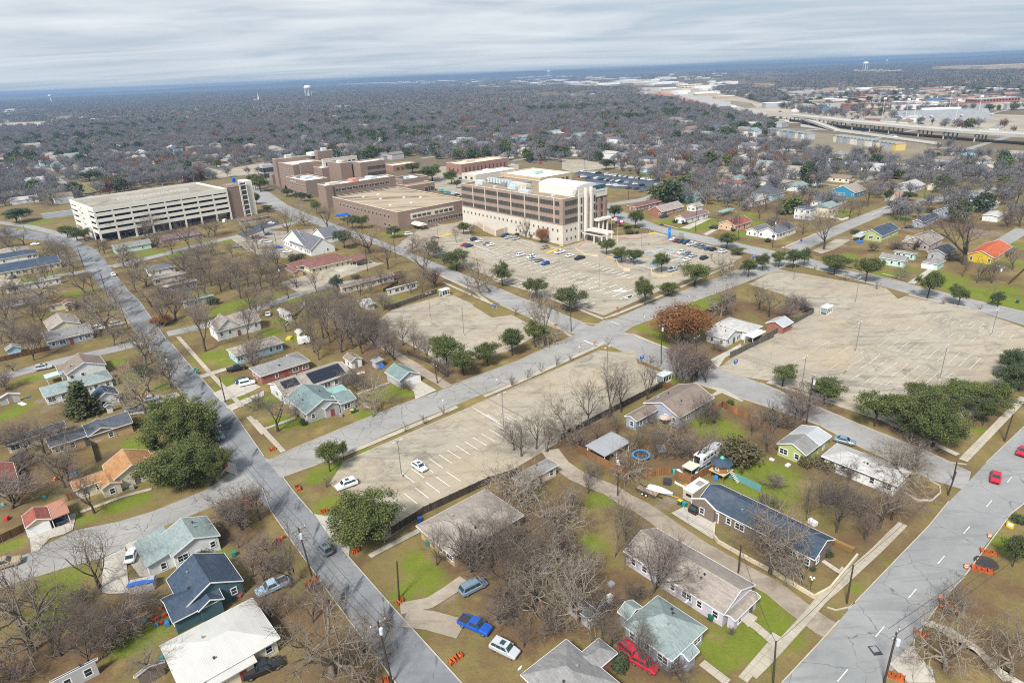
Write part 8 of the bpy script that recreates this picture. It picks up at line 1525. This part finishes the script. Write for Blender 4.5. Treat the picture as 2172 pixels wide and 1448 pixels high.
def wbin(p, az, col, label, lid=None):
    o = thing('wheelie_bin', label, 'bin', G(p1(p)), az); b = MB(); b.add([(-.26,-.3,.05),(.26,-.3,.05),(.26,.3,.05),(-.26,.3,.05),(-.33,-.38,1.),(.33,-.38,1.),(.33,.38,1.),(-.33,.38,1.)], [(3,2,1,0),(4,5,6,7),(0,1,5,4),(1,2,6,5),(2,3,7,6),(3,0,4,7)]); part('body', b, BINM[col], o); part('lid', MB().box((0,0,1.05), (.74,.84,.1)), BINM[lid or col], o); [part('wheel', MB().tube((s*.25,.36,.13), (s*.3,.36,.13), .13, n=10), TYRE, o) for s in (-1,1)]
for a in (("A3 1170,225",YAW,'green',"green bin with a yellow lid by the garage drive",'yellow'),("A3 1200,240",YAW,'teal',"teal bin by the garage drive"),("A2 1185,505",R(20),'teal',"teal bin under the wide grey roof's corner"),("A2 1130,345",R(20),'blue',"blue bin at the end of the dark fence"),("B1 1580,560",R(20),'teal',"upper teal bin on the left road verge"),("B1 1595,580",R(20),'teal',"lower teal bin on the left road verge"),("B1 1388,690",R(20),'green',"dark green bin at the roadside pole"),("B2 790,900",R(20),'green',"green bin with yellow lid by the grey corner house",'yellow'),("B2 815,890",R(20),'green',"dark green bin by the grey corner house"),("A1 1605,580",R(20),'teal',"teal bin behind the dark teal house"),("B3 1658,335",R(20),'teal',"teal bin before the white cottage"),("A1 1115,1300",R(20),'teal',"teal bin beside the weathered grey shed"),("C4 1445,1025",R(20),'blue',"blue bin on the side street verge"),("C5 1745,1370",R(20),'green',"black green bin on the wide green lawn"),("B1 385,380",R(20),'teal',"teal bin beside the blue grey house"),("A3 650,935",R(20),'blue',"blue bin beside the old shed"),("A3 1380,1020",R(20),'green',"dark barbecue shaped bin by the long shingled house"),("A4 150,640",R(20),'blue',"blue bin under the pale oak by the brick house")): wbin(*a)
def shelter(p, label, L=3.6):
    o = thing('bus_shelter', label, 'bus shelter', G(p1(p)), YAW); part('roof', MB().box((0,0,2.55), (L+.5,2.6,.22)), mat('shelter_white', (.66,.72,.74), .5, .05), o); b = MB(); [b.box((x,y,1.25), (.1,.1,2.5)) for x in np.linspace(-L/2,L/2,4) for y in (-1.1,1.1)]; b.box((0,-1.1,.35), (L,.05,.5)); b.box((0,1.1,.35), (L,.05,.5)); part('frame', b, WHITE, o)
    g = MB(); g.box((0,1.1,1.5), (L,.03,1.7)); g.box((-L/2,0,1.5), (.03,2.1,1.7)); part('pane', g, mat('shelter_glass', (.20,.28,.29), .1, .1, 1, .6), o); part('bench', MB().box((0,.6,.5), (L*.8,.4,.08)), DARK, o)
shelter("B3 1250,645", "white bus shelter beside the street at the empty lot"); shelter("C2 1565,1265", "white bus shelter at the upper lot's corner"); shelter("B4 535,92", "white bus shelter by the grey fence of the big lot", 4.2)
SB = mat('sign_blue_panel', (.01,.09,.36), .4, .05)
def bsign(p, az, label, wd=1.5):
    o = thing('parking_sign', label, 'sign', G(p1(p)), az, 'blue signs at the lot entries'); b = MB(); [b.box((s*(wd/2-.1),0,.55), (.1,.1,1.1)) for s in (-1,1)]; part('post', b, WHITE, o); part('panel', MB().box((0,0,1.25), (wd,.12,.95)), SB, o); b = MB(); [b.box((0,s*.065,1.38), (wd*.6,.015,.14)) for s in (-1,1)]; part('stripe', b, WHITE, o)
for a in (("B3 1072,480",R(25),"blue lot sign near the crossing"),("B3 1828,512",R(25),"blue lot sign at the big lot entry"),("B2 1940,50",R(10),"blue lot sign at the upper lot"),("C4 955,1200",R(-40),"blue white sign among the corner evergreens"),("C2 180,443",R(20),"blue sign before the old hospital garden"),("C2 388,525",R(20),"small blue sign on the hospital verge"),("C3 1610,740",R(0),"blue sign at the entrance drive end")): bsign(*a)
o = thing('monument_sign', 'tall bright blue pylon sign by the accessible lot', 'sign', G(p1("E4 1215,185")), YAW); part('slab', MB().box((0,0,3.), (1.5,.6,6.)), mat('sign_bright_blue', (.01,.22,.62), .35, .05), o); part('base', MB().box((0,0,.3), (2.2,1.2,.6)), BRK, o); b = MB(); [b.box((-.05,-.31,4.6-k*.5), (.9-.15*k,.02,.22)) for k in range(3)]; part('lettering', b, WHITE, o)
o = thing('grey_signboard', 'grey framed signboard on two posts by the street', 'sign', G(p1("E4 1388,158")), R(-35)); part('panel', MB().box((0,0,1.6), (2.4,.15,1.5)), STEEL, o); b = MB(); [b.box((s*1.1,0,.8), (.12,.12,1.6)) for s in (-1,1)]; part('post', b, DARK, o)
def text(parent, s, size, m, loc, rot):
    cu = bpy.data.curves.new('lettering', 'FONT'); cu.body = s; cu.size = size; cu.align_x = 'CENTER'; cu.align_y = 'CENTER'; cu.extrude = .004; cu.materials.append(m)
    t_ = bpy.data.objects.new('lettering', cu); me = bpy.data.meshes.new_from_object(t_); bpy.data.objects.remove(t_); o = link('lettering', me, parent, loc); o.rotation_euler = rot; return o
def stop_sign(p, az, label):
    o = thing('stop_sign', label, 'stop sign', G(p1(p)), az); part('post', MB().tube((0,.04,0), (0,.04,2.6), .04, n=6), STEEL, o); b = MB(); oc = [(.42*math.cos(R(22.5+45*k)), .42*math.sin(R(22.5+45*k))+2.3) for k in range(8)]; b.add([(x,-.02,z) for x, z in oc]+[(x,.02,z) for x, z in oc], [tuple(range(8)), tuple(range(15,7,-1))]+[(k,8+k,8+(k+1)%8,(k+1)%8) for k in range(8)]); part('plate', b, mat('sign_red', (.5,.01,.012), .4, .03), o); text(o, 'STOP', .27, WHITE, (0,-.03,2.3), (math.pi/2,0,0))
stop_sign("B3 690,380", R(-20), "red stop sign at the end of the cracked street"); stop_sign("E4 470,1260", R(160), "stop sign seen from behind at the main lot corner")
def pedsign(p, label):
    o = thing('street_sign', label, 'sign', G(p1(p)), R(20), 'small white signs on the verges'); part('post', MB().tube((0,0,0), (0,0,2.1), .035, n=6), STEEL, o); part('plate', MB().box((0,-.03,2.), (.4,.03,.5)), WHITE, o)
for p, lb_ in (("B2 1958,680","small white sign across from the evergreen row"),("B2 1525,850","small white sign on the strip above the lamp post"),("B3 565,410","small white sign near the stop sign"),("E4 1500,1080","small white sign on the street's right verge"),("E4 858,1380","small white sign on the lower verge near the crossing")): pedsign(p, lb_)
o = thing('street_sign', 'green street name sign at the avenue corner', 'street sign', G(p1("B4 1355,1410")), R(30)); part('post', MB().tube((0,0,0), (0,0,3.), .04, n=6), STEEL, o); b = MB(); b.box((0,0,3.05), (.9,.03,.2)); part('plate', b, mat('sign_green', (.02,.22,.12), .4, .03), o); part('plate', MB().box((0,0,3.28), (.03,.9,.2)), mat('sign_green', (.02,.22,.12), .4, .03), o)
o = thing('yard_sign', 'yellow framed yard sign on the avenue verge', 'sign', G(p1("A4 1710,385")), R(-60)); part('frame', MB().box((0,0,.7), (1.2,.08,1.1)), BINM['yellow'], o); part('panel', MB().box((0,-.045,.75), (.8,.02,.6)), WHITE, o); part('leg', MB().box((0,0,.1), (1.,.06,.2)), BINM['yellow'], o)
# flags at the entrance
def flag(p, label, cols):
    P = G(p1(p)); o = thing('flagpole', label, 'flag', P, 0); part('pole', MB().tube((0,0,0), (0,0,11.5), .09, .05, 8), mat('mast_white', (.62,.62,.6), .5, .05), o)
    n = 7
    def cloth(x0, x1, z0, z1, m, nm): 
        b = MB(); vs = []
        for i in range(n+1): x = x0+(x1-x0)*i/n; y = .18*math.sin(x*2.2); vs += [(x,y,z0-.14*x),(x,y,z1-.14*x)]
        b.add(vs, [(2*i,2*i+2,2*i+3,2*i+1) for i in range(n)]); part(nm, b, m, o)
    if cols == 'us':
        for k in range(13): z = 9.6+k*.138; cloth(.05 if k < 6 else 1.25, 3., z, z+.138, mat('flag_red', (.45,.02,.03), .8, 0) if k % 2 == 0 else WHITE, 'stripe')
        cloth(.05, 1.25, 9.6+6*.138, 9.6+13*.138, mat('flag_navy', (.01,.02,.14), .8, 0), 'canton')
    else: cloth(.05, .9, 9.7, 11.3, mat('flag_navy', (.01,.02,.14), .8, 0), 'bar'); cloth(.9, 2.5, 10.5, 11.3, WHITE, 'upper_field'); cloth(.9, 2.5, 9.7, 10.5, mat('flag_red', (.45,.02,.03), .8, 0), 'lower_field')
flag("C3 1303,800", "flagpole with the stars and stripes by the entrance", 'us'); flag("C3 1357,830", "second flagpole with a blue white and red flag", 'tx')
# trampolines, playhouse, canopy, tarp shed
def trampoline(p, r, m, label):
    o = thing('trampoline', label, 'trampoline', G(p1(p))); part('mat', MB().lathe([(.01,.86),(r*.82,.86)], n=24), DARK, o); part('pad', MB().lathe([(r*.8,.9),(r*.98,.92),(r,.84),(r*.8,.82)], n=24), m, o); b = MB(); [b.tube((r*.9*math.cos(k*1.047),r*.9*math.sin(k*1.047),0), (r*.95*math.cos(k*1.047),r*.95*math.sin(k*1.047),.85), .04, n=6) for k in range(6)]; part('leg', b, STEEL, o)
trampoline("B3 1065,1260", 2.1, mat('pad_blue', (.02,.25,.55), .6, .05), "round trampoline with a bright blue rim"); trampoline("B1 170,1275", 2.2, DARK, "black round trampoline behind the tan brick house"); o = thing('trampoline', 'black square trampoline on the side lawn', 'trampoline', G(p1("A4 490,205")), R(15)); part('mat', MB().box((0,0,.85), (4.2,2.8,.08)), DARK, o); b = MB(); [b.box((sx*1.9,sy*1.2,.4), (.08,.08,.8)) for sx in (-1,1) for sy in (-1,1)]; part('leg', b, STEEL, o)
o = thing('playhouse', 'wooden tower playhouse with a dark hexagonal roof and stairs', 'playhouse', G(p1("E7 1430,480")), YAW); b = MB(); [b.box((sx*1.5,sy*1.5,1.), (.18,.18,2.)) for sx in (-1,1) for sy in (-1,1)]; part('stilt', b, W('wood'), o); part('floor', MB().box((0,0,2.05), (3.7,3.7,.16)), mat('floor_tan', (.45,.36,.24), .8, .1), o); hx6 = [(1.75*math.cos(R(22.5+45*k)), 1.75*math.sin(R(22.5+45*k))) for k in range(8)]; part('wall', MB().prism(hx6, 2.13, 4.), W('wood'), o)
b = MB(); e8 = [(2.4*math.cos(R(22.5+45*k)), 2.4*math.sin(R(22.5+45*k)), 3.95) for k in range(8)]; b.add(e8+[(0,0,5.)], [tuple(range(7,-1,-1))]+[(k,(k+1)%8,8) for k in range(8)]); part('roof', b, SH('navy'), o); [put_window(o, 1.63*math.cos(R(a))*.999, 1.63*math.sin(R(a))*.999, 2.6, f_, .75, .95) for a, f_ in ((180,'l'),(270,'f'),(0,'r'))]
b = MB(); [b.box((.9,-1.9-k*.28,1.9-k*.27), (.9,.3,.06)) for k in range(7)]; part('stair', b, mat('stair_pale', (.5,.47,.42), .8, .1), o); part('roof_toy', MB().lathe([(.01,.0),(.5,.05),(.35,.3),(.15,.55),(.01,.6)], n=9), mat('toy_green', (.08,.42,.32), .5, .1), o, loc=(0,0,4.95))
o = thing('yard_canopy', 'square cream yard canopy with teal sides', 'canopy', G(p1("E7 850,420")), YAW); part('roof', MB().box((0,0,2.3), (3.0,2.6,.12)), mat('canopy_cream', (.56,.51,.40), .7, .1), o); part('side', MB().box((1.25,0,1.1), (.06,2.2,2.1)), mat('side_teal', (.03,.22,.27), .6, .1), o); b = MB(); [b.box((sx*1.35,sy*1.15,1.1), (.08,.08,2.2)) for sx in (-1,1) for sy in (-1,1)]; part('leg', b, STEEL, o)
o = thing('blue_tarp', 'crumpled blue tarp over a small lean to', 'tarp', G(p1("A1 985,800")), R(15)); rs = random.Random(3); b = MB(); vs = []
for i in range(8):
    for j in range(5): vs.append((-2.2+i*.63, -1.2+j*.6, 1.9-.12*j+rs.uniform(-.12,.12)))
b.add(vs, [(i*5+j,(i+1)*5+j,(i+1)*5+j+1,i*5+j+1) for i in range(7) for j in range(4)]); part('sheet', b, mat('tarp_blue', (.02,.12,.48), .55, .15, 2), o); part('frame', MB().box((0,0,.85), (4.,2.,1.6)), W('grey'), o)
part('tarp', MB().add([(-.6,0,.2),(1.1,-.1,.1),(1.1,.6,1.3),(-.6,.7,1.4)], [(0,1,2,3)]), mat('tarp_blue', (.02,.12,.48), .55, .15, 2), HO["tarp fronted shed"][0], loc=(0,-2.4,0))
JC = [mat('junk_'+n, c, .7, .15) for n, c in (('red', (.45,.04,.04)), ('blue', (.04,.18,.45)), ('white', (.62,.62,.6)), ('yellow', (.6,.42,.05)), ('teal', (.05,.35,.35)), ('grey', (.25,.25,.26)), ('dark', (.04,.04,.045)), ('orange', (.6,.2,.04)))]
def junk(name, p, m, d, label, cat='yard clutter', az=None, grp=None):
    rs = random.Random(p); o = thing(name, label, cat, G(p1(p)), az if az is not None else rs.random()*3, grp); b = MB(); b.box((0,0,d[2]/2), d); b.box((d[0]*.1,0,d[2]+.06), (d[0]*.6,d[1]*.7,.12)); part('body', b, JC[m], o); part('foot', MB().box((0,0,.03), (d[0]*1.08,d[1]*1.08,.05)), JC[6], o)
cl = [("storage_tub","E7 560,400",4,(1.,1.,.9),"pale blue tub beside the reddish fence"),("play_table","E7 660,430",2,(2.6,.8,.8),"long white play table in the fenced play yard"),("toy_slide","E7 910,510",3,(1.2,.6,.7),"yellow plastic slide in the play yard"),("storage_tub","E7 1180,340",1,(1.,1.,1.),"bright blue tub beside the playhouse"),("play_table","E7 1010,430",2,(1.4,.9,.6),"white table among the toys"),("fire_pit","E7 410,580",6,(1.6,1.6,.8),"dark barbecue beside the covered boat"),("storage_tub","E7 1350,510",1,(1.2,.8,1.),"blue box under the playhouse"),("storage_tub","E7 760,640",7,(.8,.5,.4),"orange tub before the camper"),("toy_car","A1 120,120",1,(1.2,.7,.5),"blue toy on the left lawn"),("toy_car","A1 305,180",4,(1.,.6,.4),"turquoise toy on the left lawn"),("toy_car","A1 20,232",4,(1.4,.6,.3),"pale turquoise board at the left edge"),("toy_car","A1 50,330",0,(.9,.7,.7),"red toy near the rust fence"),("toy_car","A1 385,60",7,(.7,.5,.8),"orange toy under the bare tree"),("toy_car","A1 515,15",1,(1.2,.6,.3),"blue and white sheet behind the orange roofed house"),("toy_car","A1 1100,940",0,(.8,.3,.3),"red toy behind the dark teal house"),("toy_car","A1 1130,990",0,(.5,.5,.5),"upper red toy in the clutter"),("toy_car","A1 1110,1040",0,(.45,.5,.4),"lower red toy in the clutter"),("toy_car","A1 1075,1055",1,(.5,.5,.4),"blue tub in the clutter"),("toy_car","A1 1150,1050",1,(.7,.7,.7),"small blue toy by the teal wall"),("bench","A1 1070,1015",0,(1.1,.4,.4),"dark red bench behind the dark teal house"),("toy_car","A1 990,1025",4,(.7,.5,.4),"turquoise toy by the thicket"),("picnic_table","A1 1645,850",0,(1.1,.9,.6),"red picnic table at the dark teal house"),("toy_car","A1 460,1120",3,(1.,.8,.5),"yellow toy in the leaf litter"),("tyre_stack","A2 440,800",6,(1.2,1.2,.9),"dark heap beside the orange netting"),("storage_tub","B1 990,790",1,(1.1,.9,.9),"blue tub beside the small white house"),("toy_car","B1 965,775",7,(.8,.6,.7),"orange toy beside the small white house"),("toy_car","B1 600,1390",1,(1.4,.7,.2),"blue flat sheet below the tan brick house"),("toy_car","B1 235,770",1,(1.2,.6,.2),"blue sheet on the left lawn"),("roof_sheet","B1 180,825",2,(3.2,1.2,.1),"white sheet lying on the left lawn"),("board","B2 860,580",2,(2.4,.4,.3),"white board beside the garden shed"),("wood_pile","B2 280,300",3,(2.4,1.6,.6),"tan lumber heap beside the cream garden shed"),("ac_unit","B2 697,930",5,(.9,.9,.9),"grey air conditioner at the grey corner house"),("ac_unit","A1 910,120",5,(.9,.9,.9),"grey air conditioner at the orange roofed house"),("ac_unit","A2 1278,510",2,(1.,1.,1.),"upper air conditioner at the tan brick wall"),("ac_unit","A2 1310,540",2,(1.,1.,1.),"lower air conditioner at the tan brick wall"),("ac_unit","A4 360,360",2,(1.6,.9,.9),"white unit behind the navy roofed brick house"),("storage_tub","A3 700,780",5,(1.,1.,.6),"grey tub on the thicket floor"),("chair","A3 690,870",2,(.9,.9,.7),"white chair behind the pale blue roofed house"),("chair","A3 690,910",2,(.9,.9,.7),"second white chair behind the pale blue roofed house"),("sign_board","B4 320,1270",2,(1.1,.3,1.9),"white door leaning on the lime green cottage"),("storage_tub","B4 225,1325",2,(1.2,.8,.4),"white litter before the lime green cottage"),("storage_tub","B4 95,1280",2,(1.,.6,.4),"pale tub before the lime green cottage"),("storage_tub","B3 880,1310",2,(1.,.7,.8),"white box by the reddish fence"),("slab","B3 1230,1190",5,(3.,2.,.3),"pale round slab under the bare oak"),("storage_tub","C5 230,790",1,(3.,1.5,1.),"blue covered stall behind the navy craftsman house"),("playset","C1 785,160",1,(3.,2.,2.2),"blue play slide in the park behind the garage"),("playset","C1 945,155",4,(5.,4.,2.8),"teal picnic shelter in the park behind the garage"),("dumpster","C3 1515,398",6,(3.2,1.8,1.6),"black dumpster by the black far lot"),("dumpster","C1 1850,430",2,(2.4,2.,1.8),"white tank beside the office by the garage"),("manhole","A4 790,1225",5,(1.6,1.3,.05),"pale patched manhole in the avenue")]
for nm, p, m, d, lb_ in cl:
    junk(nm, p, m, d, lb_, {'ac_unit': 'air conditioner', 'bench': 'bench', 'chair': 'chair', 'dumpster': 'dumpster', 'playset': 'playset', 'toy_car': 'toy'}.get(nm, 'yard clutter'))
o = thing('patio_umbrella', 'round pinkish patio umbrella at the blue grey wall', 'umbrella', G(p1("B3 1255,990"))); part('pole', MB().tube((0,0,0), (0,0,2.4), .04, n=6), DARK, o); b = MB(); b.lathe([(.01,2.6),(.8,2.4),(1.6,2.05)], n=8); part('canopy', b, mat('umbrella_pink', (.50,.36,.29), .8, .1), o)
for s, p in (("long shingled house","A3 1225,905"),("blue grey house","B1 622,265"),("white cottage","B3 1605,165"),("pink grey roofed house","B3 1205,785"),("bottom hip roofed house","A3 80,1365"),("light blue house","B2 75,358")):
    oo = HO[s][0]; l = loc(G(p1(p), 3.8))-loc(np.array(oo.location[:2])); b = MB(); b.lathe([(.01,.0),(.3,.06),(.46,.2)], n=14); d_ = part('satellite_dish', b, mat('dish_pale', (.5,.58,.62), .5, .05), oo, loc=(l[0], l[1], 4.2)); d_.rotation_euler = (R(50), 0, R(200)); part('dish_arm', MB().tube((l[0],l[1],3.2), (l[0],l[1],4.2), .04, n=6), STEEL, oo)
for s, p, n, w_ in (("steps at the long shingled house's path","A3 1620,1010",4,2.2),("steps at the pavement by the green lawn","A3 1790,1150",4,2.),("steps in the stone wall of the brick house","A4 548,690",4,1.8)):
    o = thing('garden_steps', 'pale concrete '+s, 'steps', G(p1(p)), YAW); b = MB(); [b.box((0,-.35*k,.5-.12*k), (w_,.36,.14)) for k in range(n)]; part('tread', b, M_KERB, o); part('cheek', MB().box((w_/2+.1,-.5,.25), (.16,1.6,.5)), M_KERB, o)
# ------------------------------------------------------------------ labels that single each tree and car out
for nm, s in (("empty parking lot","Q 1000,960"),("upper parking lot","Q 960,700"),("big right parking lot","Q 1850,700"),("main street crossing","Q 1290,712"),("dirt lane","A3 1000,310"),("dirt alley","B2 1100,400"),("accessible parking lot","E4 1100,420"),("lower left street","A1 700,560")): LAND.append((nm, G(p1(s))))
LPX = [(n, proj(p[0], p[1], 2)[:2], np.array(p)) for n, p in LAND]
def adj(kind, h, w_):
    return ('tall ' if h > 11.5 else 'small ' if h < 5.5 else '')+('broad ' if w_ > 13 else 'narrow ' if w_ < 5 and kind in 'BOPTE' else '')
def describe(P):
    a = proj(P[0], P[1], 2)[:2]; best = None
    for n, q, w_ in LPX:
        d = np.hypot(*(w_-np.array(P)))
        if best is None or d < best[0]: best = (d, n, q)
    _, n, q = best; dx, dy = a[0]-q[0], (a[1]-q[1])*1.3
    return ('left of' if dx < 0 else 'right of') if abs(dx) > abs(dy) else ('behind' if dy < 0 else 'in front of'), n, best[0]
items = [(o, adj(k, h, w_)+KIND[k][2], P) for o, k, P, h, w_ in TREES]
CN = {'navy': 'dark blue', 'steel': 'slate', 'lightblue': 'pale blue'}
for o, k, col, P, where in CARS:
    if not o['label']: items.append((o, f"{CN.get(col, col)} {'hatchback' if k == 'hatch' else k}", P))
for o, lb_, P in FARH: items.append((o, lb_, P))
byk = {}
for o, base, P in items:
    rel, n, d = describe(P); byk.setdefault((base, rel, n), []).append((d, o))
ORD = ['', 'second ', 'third ', 'fourth ', 'fifth ', 'sixth ', 'seventh ', 'eighth ', 'ninth ', 'tenth ']
for (base, rel, n), L in byk.items():
    L.sort(key=lambda t: t[0])
    for i, (d, o) in enumerate(L):
        if len(L) == 1: o['label'] = f'{base} {rel} the {n}'
        elif i < 10: o['label'] = f'{ORD[i]}{base} {rel} the {n}, counting outwards' if i else f'{base} {rel} the {n}, next to it'
        else: o['label'] = f'{base} {rel} the {n}, farther out'
for o in scene.objects:
    if o.parent is None and 'label' in o.keys(): o['label'] = ' '.join(str(o['label']).split()[:16])
seen = {}
for o in scene.objects:      # objects that still share words share a group
    if o.parent is None and o.get('label'): seen.setdefault(o['label'], []).append(o)
for lb_, L in seen.items():
    if len(L) > 1:
        for o in L:
            if not o.get('group'): o['group'] = lb_
print('things', sum(1 for o in scene.objects if o.parent is None), 'built in', round(time.time()-T0, 1))
